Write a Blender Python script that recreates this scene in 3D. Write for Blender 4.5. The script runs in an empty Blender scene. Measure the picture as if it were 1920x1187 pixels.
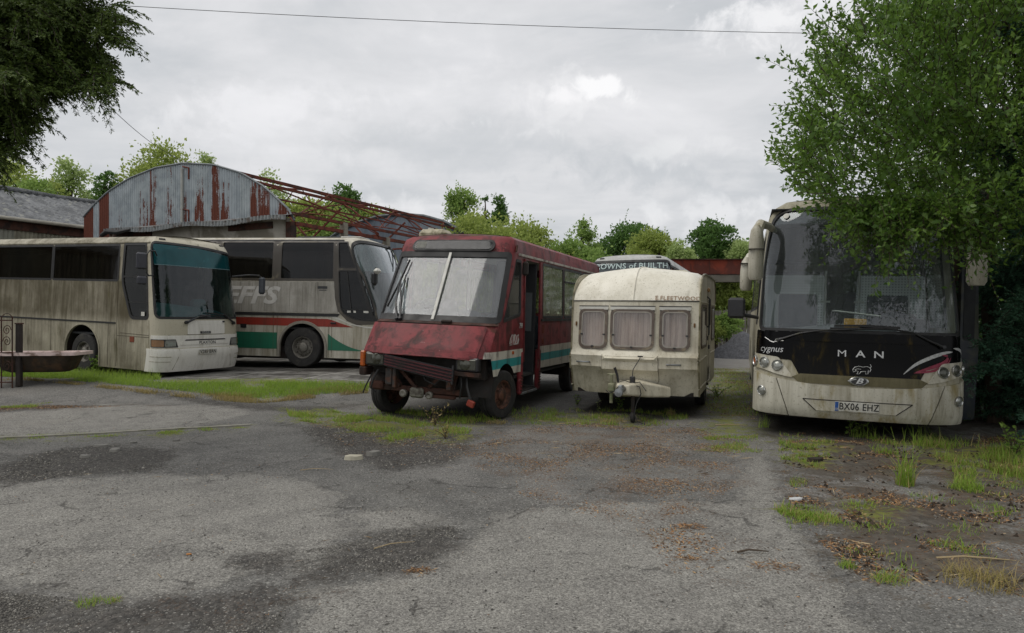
import bpy, bmesh, math, random
import numpy as np
from mathutils import Vector, Matrix, Euler, geometry
from math import sin, cos, pi, radians, sqrt, atan2, exp
random.seed(7)
RNG = np.random.default_rng(7)
SC = bpy.context.scene
COL = SC.collection
CAMZ = 1.63; F = 1280.0

def clamp(a, lo=0., hi=1.): return max(lo, min(hi, a))
def sstep(t):
    t = clamp(t); return t*t*(3-2*t)
def lerp(a, b, t): return a+(b-a)*t
def pw(pts):
    """piecewise linear function through (z, value) points"""
    xs = [p[0] for p in pts]; ys = [p[1] for p in pts]
    def f(z):
        if z <= xs[0]: return ys[0]
        for i in range(1, len(xs)):
            if z <= xs[i]: return ys[i-1]+(ys[i]-ys[i-1])*(z-xs[i-1])/(xs[i]-xs[i-1])
        return ys[-1]
    return f
def gz(x, y):
    """height of the yard"""
    a = .26*sstep((y-12.6)/2.2)*sstep(-x/4)
    a += .03*max(0, -x-9)*sstep((y-13)/3)
    return a
def gpt(px, py):
    """the place on the ground that the photograph shows at this pixel"""
    z = 0
    for _ in range(8):
        Y = F*(CAMZ-z)/max(py-593.5, 6); X = (px-960)/F*Y; z = gz(X, Y)
    return X, Y, z
def at(px, py, Y): return Vector(((px-960)/F*Y, Y, CAMZ-(py-593.5)/F*Y))
def hx(h):
    v = [int(h[i:i+2], 16)/255 for i in (0, 2, 4)]
    return tuple(a/12.92 if a <= .04045 else ((a+.055)/1.055)**2.4 for a in v)+(1,)

# ------------------------------------------------------------------ objects
def tag(o, label=None, cat=None, group=None, kind=None):
    for k, v in (('label', label), ('category', cat), ('group', group), ('kind', kind)):
        if v: o[k] = v
    return o
def thing(name, label, cat, loc=(0, 0, 0), rot=(0, 0, 0), group=None):
    o = bpy.data.objects.new(name, None); COL.objects.link(o)
    o.empty_display_size = .3; o.location = loc; o.rotation_euler = rot
    return tag(o, label, cat, group)
def link(name, me, mat, parent=None):
    o = bpy.data.objects.new(name, me); COL.objects.link(o)
    if mat is not None: me.materials.append(mat)
    if parent is not None: o.parent = parent
    return o
def copy_tree(o, parent=None):
    c = o.copy(); COL.objects.link(c)
    if parent is not None: c.parent = parent
    for ch in list(o.children): copy_tree(ch, c)
    return c

class MB:
    def __init__(self): self.v = []; self.f = []
    def add(self, vs, fs, M=None):
        b = len(self.v)
        if M is not None: vs = [M @ Vector(v) for v in vs]
        self.v += [tuple(v) for v in vs]; self.f += [tuple(i+b for i in f) for f in fs]
        return self
    def box(self, x0, y0, z0, x1, y1, z1, b=0., M=None):
        c = Vector(((x0+x1)/2, (y0+y1)/2, (z0+z1)/2)); h = Vector((abs(x1-x0)/2, abs(y1-y0)/2, abs(z1-z0)/2))
        if b <= 0:
            vs = [c+Vector((h.x*sx, h.y*sy, h.z*sz)) for sx in (-1, 1) for sy in (-1, 1) for sz in (-1, 1)]
            fs = [(0, 1, 3, 2), (4, 6, 7, 5), (0, 4, 5, 1), (2, 3, 7, 6), (0, 2, 6, 4), (1, 5, 7, 3)]
            return self.add(vs, fs, M)
        b = min(b, h.x*.9, h.y*.9, h.z*.9)
        vs = []; idx = {}
        for sx in (-1, 1):
            for sy in (-1, 1):
                for sz in (-1, 1):
                    for ax in range(3):
                        s = (sx, sy, sz)
                        p = [h[k]*s[k] if k == ax else (h[k]-b)*s[k] for k in range(3)]
                        idx[(sx, sy, sz, ax)] = len(vs); vs.append(c+Vector(p))
        fs = []
        for ax in range(3):
            o = [k for k in range(3) if k != ax]
            for s in (-1, 1):
                q = []
                for (a, d) in ((-1, -1), (1, -1), (1, 1), (-1, 1)):
                    k = [0, 0, 0]; k[ax] = s; k[o[0]] = a; k[o[1]] = d; q.append(idx[(*k, ax)])
                fs.append(q if (s > 0) == (ax != 1) else q[::-1])
            # edges parallel to ax
            for a in (-1, 1):
                for d in (-1, 1):
                    q = []
                    for (s, w) in ((-1, o[0]), (-1, o[1]), (1, o[1]), (1, o[0])):
                        k = [0, 0, 0]; k[ax] = s; k[o[0]] = a; k[o[1]] = d; q.append(idx[(*k, w)])
                    fs.append(q)
        for sx in (-1, 1):
            for sy in (-1, 1):
                for sz in (-1, 1): fs.append([idx[(sx, sy, sz, a)] for a in range(3)])
        return self.add(vs, fs, M)
    def tube(self, pts, r, n=8, caps=True, M=None):
        pts = [Vector(p) for p in pts]; m = len(pts)
        rs = r if isinstance(r, (list, tuple)) else [r]*m
        vs = []; fs = []; prev = None
        for i, p in enumerate(pts):
            t = (pts[min(i+1, m-1)]-pts[max(i-1, 0)])
            if t.length < 1e-9: t = Vector((0, 0, 1))
            t.normalize()
            if prev is None:
                a = Vector((0, 0, 1)) if abs(t.z) < .9 else Vector((1, 0, 0))
                u = t.cross(a).normalized()
            else:
                u = prev-t*prev.dot(t)
                u = u.normalized() if u.length > 1e-6 else t.orthogonal().normalized()
            prev = u; w = t.cross(u)
            for k in range(n):
                an = 2*pi*k/n; vs.append(p+(u*cos(an)+w*sin(an))*rs[i])
        for i in range(m-1):
            for k in range(n):
                k2 = (k+1) % n
                fs.append((i*n+k, i*n+k2, (i+1)*n+k2, (i+1)*n+k))
        if caps: fs.append(tuple(range(n))[::-1]); fs.append(tuple((m-1)*n+k for k in range(n)))
        return self.add(vs, fs, M)
    def lathe(self, prof, M=None, n=24, cap0=False, cap1=False):
        """profile of (radius, height) turned about local Z"""
        vs = []; fs = []; m = len(prof)
        for (r, h) in prof:
            for k in range(n):
                a = 2*pi*k/n; vs.append(Vector((r*cos(a), r*sin(a), h)))
        for i in range(m-1):
            for k in range(n):
                k2 = (k+1) % n; fs.append((i*n+k, i*n+k2, (i+1)*n+k2, (i+1)*n+k))
        if cap0: fs.append(tuple(range(n))[::-1])
        if cap1: fs.append(tuple((m-1)*n+k for k in range(n)))
        return self.add(vs, fs, M)
    def bar(self, a, b, w, h, M=None, up=(0, 0, 1)):
        """rectangular bar from a to b"""
        a = Vector(a); b = Vector(b); t = (b-a); L = t.length; t.normalize()
        u = Vector(up); s = t.cross(u)
        if s.length < 1e-4: s = t.orthogonal()
        s.normalize(); u = s.cross(t)
        R = Matrix((s, t, u)).transposed().to_4x4(); R.translation = a
        if M is not None: R = M @ R
        return self.box(-w/2, 0, -h/2, w/2, L, h/2, 0, R)
    def prism(self, poly, y0, y1, M=None):
        """polygon in x,z pushed along y"""
        n = len(poly)
        vs = [(p[0], y0, p[1]) for p in poly]+[(p[0], y1, p[1]) for p in poly]
        fs = [tuple(range(n)), tuple(range(n, 2*n))[::-1]]+[(i, i+n, (i+1) % n+n, (i+1) % n) for i in range(n)]
        return self.add(vs, fs, M)
    def build(self, name, mat, parent=None, smooth=35, recalc=False):
        me = bpy.data.meshes.new(name); me.from_pydata(self.v, [], self.f); me.update()
        if recalc:
            bm = bmesh.new(); bm.from_mesh(me); bmesh.ops.recalc_face_normals(bm, faces=bm.faces); bm.to_mesh(me); bm.free()
        if smooth and len(me.polygons):
            me.polygons.foreach_set('use_smooth', [True]*len(me.polygons))
            me.set_sharp_from_angle(angle=radians(smooth))
        return link(name, me, mat, parent)

def mesh_np(name, V, Fc, mat, parent=None, smooth=False):
    """mesh from numpy arrays; every face has the same number of corners"""
    me = bpy.data.meshes.new(name); n, k = Fc.shape
    me.vertices.add(len(V)); me.vertices.foreach_set('co', np.ascontiguousarray(V, dtype=np.float32).ravel())
    me.loops.add(n*k); me.loops.foreach_set('vertex_index', np.ascontiguousarray(Fc, dtype=np.int32).ravel())
    me.polygons.add(n); me.polygons.foreach_set('loop_start', np.arange(0, n*k, k, dtype=np.int32))
    me.polygons.foreach_set('loop_total', np.full(n, k, dtype=np.int32))
    if smooth: me.polygons.foreach_set('use_smooth', np.ones(n, dtype=bool))
    me.update(calc_edges=True)
    return link(name, me, mat, parent)

# ------------------------------------------------------------------ sheet panels on a surface S(u, v, off)
def inpoly(P, poly):
    x = P[:, 0]; y = P[:, 1]; r = np.zeros(len(P), bool); n = len(poly)
    for i in range(n):
        x0, y0 = poly[i]; x1, y1 = poly[(i+1) % n]
        if y0 == y1: continue
        c = ((y0 > y) != (y1 > y)) & (x < (x1-x0)*(y-y0)/(y1-y0)+x0)
        r ^= c
    return r
def dens(poly, d):
    o = []
    for i in range(len(poly)):
        a = poly[i]; b = poly[(i+1) % len(poly)]; L = math.hypot(b[0]-a[0], b[1]-a[1]); n = max(1, int(math.ceil(L/d)))
        for k in range(n): o.append((a[0]+(b[0]-a[0])*k/n, a[1]+(b[1]-a[1])*k/n))
    return o
def rrect(u0, v0, u1, v1, r=.05, n=4):
    rs = r if isinstance(r, (list, tuple)) else [r]*4      # bl, br, tr, tl
    o = []
    for (cu, cv, a0, rr) in ((u0, v0, pi, rs[0]), (u1, v0, 1.5*pi, rs[1]), (u1, v1, 0, rs[2]), (u0, v1, .5*pi, rs[3])):
        su = 1 if cu == u0 else -1; sv = 1 if cv == v0 else -1
        if rr <= 0: o.append((cu, cv)); continue
        for k in range(n+1):
            a = a0+.5*pi*k/n; o.append((cu+su*rr+rr*cos(a), cv+sv*rr+rr*sin(a)))
    return o
def rpoly(pts, r, n=4):
    """polygon with its corners rounded"""
    o = []; m = len(pts)
    for i in range(m):
        p = Vector(pts[i]); a = Vector(pts[i-1])-p; b = Vector(pts[(i+1) % m])-p
        rr = min(r[i] if isinstance(r, (list, tuple)) else r, a.length*.45, b.length*.45)
        if rr <= 1e-4: o.append(tuple(p)); continue
        A = p+a.normalized()*rr; B = p+b.normalized()*rr
        for k in range(n+1):
            t = k/n; q = A*(1-t)**2+p*2*t*(1-t)+B*t*t; o.append((q.x, q.y))
    return o
def area2(p): return sum(p[i][0]*p[(i+1) % len(p)][1]-p[(i+1) % len(p)][0]*p[i][1] for i in range(len(p)))
def offpoly(poly, d):
    s = 1 if area2(poly) > 0 else -1; n = len(poly); o = []
    for i in range(n):
        p = Vector(poly[i]); a = p-Vector(poly[i-1]); b = Vector(poly[(i+1) % n])-p
        if a.length < 1e-7: a = b
        if b.length < 1e-7: b = a
        a = a.normalized(); b = b.normalized()
        na = Vector((a.y, -a.x))*s; nb = Vector((b.y, -b.x))*s
        m = na+nb; m = m/max(m.length_squared/2, .35) if m.length > 1e-5 else na
        o.append(tuple(p+m*d))
    return o
def panel(mb, S, outer, holes=(), du=.15, off=0., skirt=None):
    loops = [dens(l, du) for l in [outer]+list(holes)]
    pts = []; ed = []
    for l in loops:
        b = len(pts); pts += l; ed += [(b+i, b+(i+1) % len(l)) for i in range(len(l))]
    A = np.array(pts); lo = A.min(0); hi = A.max(0)
    O = np.array(outer)
    us = np.arange(math.floor(lo[0]/du)*du, hi[0]+du, du); vs = np.arange(math.floor(lo[1]/du)*du, hi[1]+du, du)
    G = np.array([(u, v) for u in us for v in vs])
    k = inpoly(G, outer)
    for h in holes: k &= ~inpoly(G, h)
    G = G[k]
    if len(G):
        dmin = np.full(len(G), 9.)
        for p in A: dmin = np.minimum(dmin, np.hypot(G[:, 0]-p[0], G[:, 1]-p[1]))
        G = G[dmin > du*.35]
    allp = [Vector(p) for p in pts]+[Vector((g[0], g[1])) for g in G]
    r = geometry.delaunay_2d_cdt(allp, ed, [], 0, 1e-6)
    V2 = r[0]; T = [t for t in r[2] if len(t) == 3]
    C = np.array([((V2[a].x+V2[b].x+V2[c].x)/3, (V2[a].y+V2[b].y+V2[c].y)/3) for a, b, c in T])
    k = inpoly(C, outer)
    for h in holes: k &= ~inpoly(C, h)
    T = [t for t, q in zip(T, k) if q]
    used = {}; v3 = []; fs = []
    def vid(i):
        if i not in used: used[i] = len(v3); v3.append(Vector(S(V2[i].x, V2[i].y, off)))
        return used[i]
    for t in T: fs.append([vid(i) for i in t])
    # outward orientation
    for q, t in zip(fs, T):
        n = (v3[q[1]]-v3[q[0]]).cross(v3[q[2]]-v3[q[0]])
        c = sum((Vector(V2[i]) for i in t), Vector((0, 0)))/3
        d = Vector(S(c.x, c.y, off+.02))-Vector(S(c.x, c.y, off))
        if n.dot(d) < 0: q.reverse()
    if skirt is not None:
        cnt = {}
        for q in fs:
            for i in range(3):
                e = (q[i], q[(i+1) % 3]); cnt[tuple(sorted(e))] = None if tuple(sorted(e)) in cnt else e
        inv = {v: k for k, v in used.items()}; low = {}
        for e in [e for e in cnt.values() if e]:
            for i in e:
                if i not in low: low[i] = len(v3); v3.append(Vector(S(V2[inv[i]].x, V2[inv[i]].y, skirt)))
            fs.append([e[1], e[0], low[e[0]], low[e[1]]])
    mb.add(v3, fs)
    return mb
def ring(mb, S, poly, w, off=.008, skirt=-.02, du=.2): return panel(mb, S, offpoly(poly, w/2), [offpoly(poly, -w/2)], du, off, skirt)
def frame_at(S, u, v, off=0.):
    p = Vector(S(u, v, off)); n = (Vector(S(u, v, off+.02))-p).normalized()
    up = (Vector(S(u, v+.01, off))-p); up = (up-n*up.dot(n)).normalized(); r = up.cross(n)
    M = Matrix((r, up, n)).transposed().to_4x4(); M.translation = p
    return M
_txt = {}
def text(mb, S, string, u0, v0, h, off=.006, sx=1., shear=0., bold=0., spacing=1., align='CENTER', rot=0.):
    key = (string, shear, bold, spacing, align)
    if key not in _txt:
        cu = bpy.data.curves.new('lettering_curve', 'FONT'); cu.body = string; cu.align_x = align; cu.align_y = 'CENTER'
        cu.size = 1.; cu.shear = shear; cu.offset = bold; cu.space_character = spacing; cu.resolution_u = 3
        o = bpy.data.objects.new('lettering_curve', cu); COL.objects.link(o)
        dg = bpy.context.evaluated_depsgraph_get(); dg.update()
        me = bpy.data.meshes.new_from_object(o.evaluated_get(dg))
        _txt[key] = ([tuple(v.co) for v in me.vertices], [tuple(p.vertices) for p in me.polygons])
        bpy.data.objects.remove(o); bpy.data.curves.remove(cu); bpy.data.meshes.remove(me)
    vs, fs = _txt[key]; k = h/.69
    cr, sr = cos(rot), sin(rot)
    mb.add([S(u0+(x*cr-y*sr)*k*sx, v0+(x*sr+y*cr)*k, off) for x, y, z in vs], fs)
    return mb

class Body:
    """bus shell: S(s, v, off), s = arc length round the plan from the front's centre (viewer-right positive), v = height"""
    def __init__(self, hw, L, fd, n, rake, wlen, zg, R, tumble=lambda z: 0., m=None):
        self.hw, self.L, self.fd, self.rake, self.wlen, self.zg, self.R, self.tumble = hw, L, fd, rake, wlen, zg, R, tumble
        m = m or n
        P = [(0., 0.)]
        for i in range(1, 61):
            t = .5*pi*i/60; P.append((hw*sin(t)**(2/n), fd*(1-max(cos(t), 0)**(2/m))))
        P.append((hw, L))
        self.P = P; self.A = [0.]
        for i in range(1, len(P)): self.A.append(self.A[-1]+math.hypot(P[i][0]-P[i-1][0], P[i][1]-P[i-1][1]))
        self.sf = self.A[-2]; self.sL = self.A[-1]; self.vt = zg+R*pi/2
    def sy(self, y): return self.sf+(y-self.fd)
    def plan(self, a):
        import bisect
        i = min(max(bisect.bisect_right(self.A, a), 1), len(self.A)-1)
        t = (a-self.A[i-1])/max(self.A[i]-self.A[i-1], 1e-9)
        p, q = self.P[i-1], self.P[i]
        return p[0]+(q[0]-p[0])*t, p[1]+(q[1]-p[1])*t
    def raw(self, s, v):
        a = abs(s); sg = 1 if s >= 0 else -1
        x, y = self.plan(a)
        x0, y0 = self.plan(max(a-.02, 0)); x1, y1 = self.plan(a+.02 if a+.02 < self.sL else self.sL)
        if a < .02: x0 = -x1; y0 = y1
        tx, ty = x1-x0, y1-y0; l = math.hypot(tx, ty) or 1; nx, ny = ty/l, -tx/l
        if v <= self.zg: z = v; ins = 0
        else:
            an = min((v-self.zg)/self.R, pi/2); ins = self.R*(1-cos(an)); z = self.zg+self.R*sin(an)
        w = sstep(1-y/self.wlen)
        y += self.rake(z)*w
        x *= 1-self.tumble(z)/self.hw
        x -= nx*ins; y -= ny*ins
        return Vector((sg*x, y, z))
    def __call__(self, s, v, off=0.):
        p = self.raw(s, v)
        if off:
            e = .015
            a = self.raw(s+e, v)-self.raw(s-e, v); b = self.raw(s, v+e)-self.raw(s, v-e)
            n = a.cross(b)
            if n.length > 1e-9: p = p+n.normalized()*off
        return p
    def roof(self, crown=.05, n=8):
        mb = MB(); st = []
        ss = [self.sL*i/90 for i in range(91)]
        fr = [self.sf*i/30 for i in range(31)]+[self.sf+(self.sL-self.sf)*i/25 for i in range(1, 26)]
        vs = []; fs = []
        for s in fr:
            a = self.raw(-s, self.vt); b = self.raw(s, self.vt)
            for k in range(n+1):
                t = k/n; p = a.lerp(b, t); p.z += crown*(1-(2*t-1)**2)*sstep((s)/(self.sf)); vs.append(p)
        for i in range(len(fr)-1):
            for k in range(n):
                q = i*(n+1)+k; fs.append((q, q+1, q+n+2, q+n+1))
        return mb.add(vs, fs)
    def rear(self, zb, n=14):
        """flat rear wall with a rounded top"""
        o = []
        for i in range(n+1):
            v = zb+(self.vt-zb)*i/n; p = self.raw(-self.sL, v); o.append((p.x, p.z))
        o += [(-x, z) for x, z in o[::-1]]
        return MB().prism(o, self.L, self.L-.03)
# ------------------------------------------------------------------ node shorthand
class NB:
    def __init__(self, nt): self.nt = nt; nt.nodes.clear()
    def n(self, t, **p):
        d = self.nt.nodes.new(t)
        for k, v in p.items(): setattr(d, k, v)
        return d
    def put(self, sock, v):
        if v is None: return
        if isinstance(v, bpy.types.NodeSocket): self.nt.links.new(v, sock)
        else:
            if hasattr(sock.default_value, '__len__') and len(sock.default_value) == 3 and hasattr(v, '__len__'): v = v[:3]
            sock.default_value = v
    def obj(self): return self.n('ShaderNodeTexCoord').outputs['Object']
    def gen(self): return self.n('ShaderNodeTexCoord').outputs['Generated']
    def geo(self, o): return self.n('ShaderNodeNewGeometry').outputs[o]
    def attr(self, name, out='Color'): return self.n('ShaderNodeAttribute', attribute_name=name).outputs[out]
    def map(self, v, sc=(1, 1, 1), loc=(0, 0, 0), rot=(0, 0, 0)):
        d = self.n('ShaderNodeMapping'); self.put(d.inputs['Vector'], v); self.put(d.inputs['Scale'], sc)
        self.put(d.inputs['Location'], loc); self.put(d.inputs['Rotation'], rot); return d.outputs[0]
    def noise(self, v, sc=1., det=4., rough=.55, dist=0., out=0):
        d = self.n('ShaderNodeTexNoise'); self.put(d.inputs['Vector'], v); self.put(d.inputs['Scale'], sc)
        self.put(d.inputs['Detail'], det); self.put(d.inputs['Roughness'], rough); self.put(d.inputs['Distortion'], dist); return d.outputs[out]
    def voro(self, v, sc=1., feature='F1', out='Distance', rnd=1.):
        d = self.n('ShaderNodeTexVoronoi', feature=feature); self.put(d.inputs['Vector'], v); self.put(d.inputs['Scale'], sc)
        self.put(d.inputs['Randomness'], rnd); return d.outputs[out]
    def m(self, op, a, b=None, c=None, cl=False):
        d = self.n('ShaderNodeMath', operation=op, use_clamp=cl); self.put(d.inputs[0], a)
        if b is not None: self.put(d.inputs[1], b)
        if c is not None: self.put(d.inputs[2], c)
        return d.outputs[0]
    def vm(self, op, a, b=None, out=0):
        d = self.n('ShaderNodeVectorMath', operation=op); self.put(d.inputs[0], a)
        if b is not None: self.put(d.inputs[1], b)
        return d.outputs[out]
    def sep(self, v):
        d = self.n('ShaderNodeSeparateXYZ'); self.put(d.inputs[0], v); return d.outputs
    def comb(self, x, y, z):
        d = self.n('ShaderNodeCombineXYZ')
        for i, a in enumerate((x, y, z)): self.put(d.inputs[i], a)
        return d.outputs[0]
    def ss(self, v, a, b, lo=0., hi=1.):
        d = self.n('ShaderNodeMapRange', interpolation_type='SMOOTHSTEP'); self.put(d.inputs[0], v)
        for i, x in enumerate((a, b, lo, hi)): self.put(d.inputs[i+1], x)
        return d.outputs[0]
    def lin(self, v, a, b, lo=0., hi=1.):
        d = self.n('ShaderNodeMapRange'); self.put(d.inputs[0], v)
        for i, x in enumerate((a, b, lo, hi)): self.put(d.inputs[i+1], x)
        return d.outputs[0]
    def mix(self, f, a, b, bt='MIX'):
        d = self.n('ShaderNodeMix', data_type='RGBA', blend_type=bt); self.put(d.inputs[0], f); self.put(d.inputs[6], a); self.put(d.inputs[7], b)
        return d.outputs[2]
    def ramp(self, f, st):
        d = self.n('ShaderNodeValToRGB'); self.put(d.inputs[0], f); e = d.color_ramp.elements
        while len(e) < len(st): e.new(.5)
        for q, (p, c) in zip(e, st): q.position = p; q.color = c
        return d.outputs[0]
    def bump(self, h, dist=.01, st=1., nrm=None):
        d = self.n('ShaderNodeBump'); self.put(d.inputs['Height'], h); d.inputs['Distance'].default_value = dist; self.put(d.inputs['Strength'], st)
        if nrm is not None: self.put(d.inputs['Normal'], nrm)
        return d.outputs[0]
    def bsdf(self, col, rough=.5, metal=0., nrm=None, spec=.5, **kw):
        d = self.n('ShaderNodeBsdfPrincipled'); self.put(d.inputs['Base Color'], col); self.put(d.inputs['Roughness'], rough)
        self.put(d.inputs['Metallic'], metal); self.put(d.inputs['Specular IOR Level'], spec)
        if nrm is not None: self.put(d.inputs['Normal'], nrm)
        for k, v in kw.items(): self.put(d.inputs[k], v)
        return d.outputs[0]
    def out(self, s, sock='Surface', t='ShaderNodeOutputMaterial'):
        d = self.n(t); self.nt.links.new(s, d.inputs[sock])
    def mixs(self, f, a, b):
        d = self.n('ShaderNodeMixShader'); self.put(d.inputs[0], f); self.put(d.inputs[1], a); self.put(d.inputs[2], b); return d.outputs[0]

def new_mat(name):
    m = bpy.data.materials.new(name); m.use_nodes = True
    return m, NB(m.node_tree)
def plain(name, col, rough=.6, metal=0., var=.25, sc=6., bump=0., dirt=None, dirt_amt=.5, spec=.5):
    m, b = new_mat(name); o = b.obj()
    n = b.noise(o, sc, 6, .6)
    c = b.mix(b.m('MULTIPLY', b.ss(n, .35, .75), var), col, tuple(x*.45 for x in col[:3])+(1,))
    if dirt:
        n2 = b.noise(o, sc*.6, 8, .65, .4)
        c = b.mix(b.m('MULTIPLY', b.ss(n2, .62-.3*dirt_amt, .72-.2*dirt_amt), .9), c, dirt)
    r = b.lin(n, .3, .7, max(rough-.12, .03), min(rough+.12, 1))
    b.out(b.bsdf(c, r, metal, b.bump(b.noise(o, sc*6, 4), .004, bump) if bump else None, spec)); return m
def paint(name, base, grime, amt=.5, streak=.6, green=.0, gcol=None, rough=.35, rust=0., fade=None, low=0., front_clean=0., seed=0., spots=.4, spec=.5, band=None):
    """weathered vehicle paint: blotches, rain streaks, specks and algae of their own shape"""
    m, b = new_mat(name); o = b.map(b.obj(), loc=(seed*3.1, seed*1.7, 0))
    ob = b.obj()
    st = b.noise(b.map(o, (4.2, 4.2, .4)), 1., 6, .68, .5)
    st2 = b.noise(b.map(o, (22, 22, 1.3)), 1., 3, .6, .3)
    bl = b.noise(o, 1.1, 7, .62, .3)
    sp = b.noise(o, 38., 3, .6)
    v = b.m('ADD', b.m('MULTIPLY', st, streak), b.m('MULTIPLY', st2, streak*.28))
    v = b.m('ADD', v, b.m('MULTIPLY', bl, 1.28-streak*1.28))
    z = b.sep(ob)[2]
    if low: v = b.m('ADD', v, b.m('MULTIPLY', b.ss(z, 1.5, .2), low))
    if front_clean: v = b.m('SUBTRACT', v, b.m('MULTIPLY', b.ss(b.sep(ob)[1], .75, .25), front_clean))
    if band:
        v = b.m('ADD', v, b.m('MULTIPLY', b.m('MULTIPLY', b.ss(z, band[0]-.05, band[0]+.25), b.ss(z, band[1]+.03, band[1]-.05)), b.m('MULTIPLY', band[2], b.ss(b.sep(ob)[1], .6, 1.3))))
    t = .92-.62*amt
    mask = b.m('MULTIPLY', b.ss(v, t-.26, t+.32), .93)
    c = base
    if fade: c = b.mix(b.ss(b.noise(o, 2.3, 8, .6, .5), .4, .68), c, fade)
    c = b.mix(b.m('MULTIPLY', b.ss(sp, .58, .72), spots), c, grime)
    c = b.mix(mask, c, grime)
    dk = b.m('MULTIPLY', b.ss(st2, .56, .72), b.ss(bl, .45, .62))
    c = b.mix(b.m('MULTIPLY', dk, .65*amt), c, tuple(x*.4 for x in grime[:3])+(1,))
    if green:
        g = b.noise(b.map(o, (3, 3, .9)), 1.2, 8, .65, .4)
        c = b.mix(b.m('MULTIPLY', b.ss(g, .66-.28*green, .8-.2*green), .75), c, gcol or hx('4a4a22'))
    if rust:
        g = b.noise(b.map(o, (1.6, 1.6, 1.)), 2.1, 9, .7, .2)
        rc = b.mix(b.noise(o, 20, 4), hx('5a2a16'), hx('2e1810'))
        c = b.mix(b.ss(g, .72-.25*rust, .76-.22*rust), c, rc)
    r = b.m('ADD', b.m('MULTIPLY', mask, .35), b.lin(bl, .3, .7, rough-.08, rough+.12), cl=True)
    bp = b.bump(b.m('ADD', b.noise(o, 3., 3), b.m('MULTIPLY', sp, .06)), .012, .25)
    b.out(b.bsdf(c, r, 0., bp, spec)); return m
def glass(name, tint=(.8, .85, .85, 1), dust=.1, dustc=(.5, .5, .46, 1), refl=1., rough=.03, streaky=.5, wob=.0, seed=0.):
    m, b = new_mat(name); o = b.map(b.obj(), loc=(seed, seed*2, seed))
    lw = b.n('ShaderNodeLayerWeight'); lw.inputs['Blend'].default_value = .5
    f5 = b.m('POWER', lw.outputs['Facing'], 4.)
    fr = b.m('MULTIPLY', b.m('ADD', b.m('MULTIPLY', f5, .85), .05), refl, cl=True)
    tr = b.n('ShaderNodeBsdfTransparent'); tr.inputs[0].default_value = tint
    gl = b.n('ShaderNodeBsdfGlossy'); gl.inputs['Color'].default_value = (.95, .97, 1, 1); gl.inputs['Roughness'].default_value = rough
    if wob: b.put(gl.inputs['Normal'], b.bump(b.noise(o, 1.6, 2), .05, wob))
    pane = b.mixs(fr, tr.outputs[0], gl.outputs[0])
    d = b.n('ShaderNodeBsdfDiffuse')
    st = b.noise(b.map(o, (9, 9, .5)), 1., 5, .6); bl = b.noise(o, 2.2, 7, .65, .3); fine = b.noise(o, 60, 2)
    b.put(d.inputs[0], b.mix(b.ss(bl, .35, .7), dustc, tuple(x*.6 for x in dustc[:3])+(1,)))
    v = b.m('ADD', b.m('MULTIPLY', st, streaky), b.m('MULTIPLY', bl, 1-streaky))
    v = b.m('ADD', b.ss(v, .3, .72, .35, 1.6), b.m('MULTIPLY', b.ss(fine, .5, .75), .12))
    b.out(b.mixs(b.m('MULTIPLY', v, dust, cl=True), pane, d.outputs[0])); return m
def leafmat(name, c1, c2, c3=None, trans=.35, rough=.5, spec=.3, tw=1.):
    m, b = new_mat(name)
    r = b.geo('Random Per Island'); p = b.geo('Position')
    n = b.noise(p, .9, 3, .6)
    c = b.mix(r, c1, c2)
    c = b.mix(b.ss(n, .4, .65, 0, .55), c, c3 or c2)
    s = b.bsdf(c, rough, 0, None, spec)
    t = b.n('ShaderNodeBsdfTranslucent'); b.put(t.inputs[0], b.mix(.5, c, tuple(min(1, x*1.25) for x in c2[:3])+(1,)))
    b.out(b.mixs(trans, s, t.outputs[0])); return m

K = dict(white='b9b5a6')
M = {}
M['black_rubber'] = plain('black_rubber', (.016, .016, .016, 1), .6, 0, .3, 5, .2)
M['black_plastic'] = plain('black_plastic', (.02, .02, .022, 1), .45, 0, .3, 8, .1, hx('4b4a3c'), .25)
M['tyre'] = plain('tyre_rubber', (.022, .021, .02, 1), .8, 0, .3, 9, .5, hx('3d3a34'), .2)
M['under'] = plain('underbody', (.018, .016, .014, 1), .8, 0, .4, 5, .4, hx('2c2119'), .6)
M['rim_grey'] = plain('rim_grey', hx('77746c'), .6, .2, .5, 12, .2, hx('3a352c'), .45)
M['rim_rust'] = plain('rim_rust', hx('6a4636'), .75, .1, .6, 14, .4, hx('3a2a22'), .6)
M['chrome'] = plain('chrome', hx('b9bab8'), .25, .85, .4, 10, 0, hx('6d675a'), .35)
M['steel'] = plain('grey_steel', hx('8b8f90'), .45, .6, .4, 10, .1, hx('6b5a48'), .3)
M['rust'] = plain('rusty_steel', hx('6b3120'), .85, 0, .5, 5, .4, hx('3d2119'), .5)
M['rust_dark'] = plain('dark_rusty_steel', hx('4a2c20'), .85, 0, .6, 6, .4, hx('231812'), .6)
M['girder'] = plain('girder_rust', hx('7c3018'), .8, 0, .45, 1.2, .3, hx('4e2014'), .55)
M['lens'] = None
M['lamp_glass'] = plain('lamp_glass', hx('9ea09a'), .12, .35, .5, 14, 0, hx('5d5848'), .4)
M['lamp_dark'] = plain('dull_lamp_glass', hx('55564e'), .15, .3, .5, 14, 0, hx('3b382c'), .4)
M['amber'] = plain('amber_lens', hx('b0561c'), .25, 0, .4, 14, 0, hx('5d3a1a'), .3)
M['red_lens'] = plain('red_lens', hx('8c2c1c'), .3, 0, .4, 14)
M['plate'] = plain('plate_white', hx('c4c3ba'), .4, 0, .3, 9, 0, hx('8d8672'), .35)
M['plate_ink'] = plain('plate_black', (.012, .012, .012, 1), .5, 0, 0, 5)
M['plate_blue'] = plain('plate_blue', hx('2c5596'), .4, 0, .2, 9)
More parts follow.
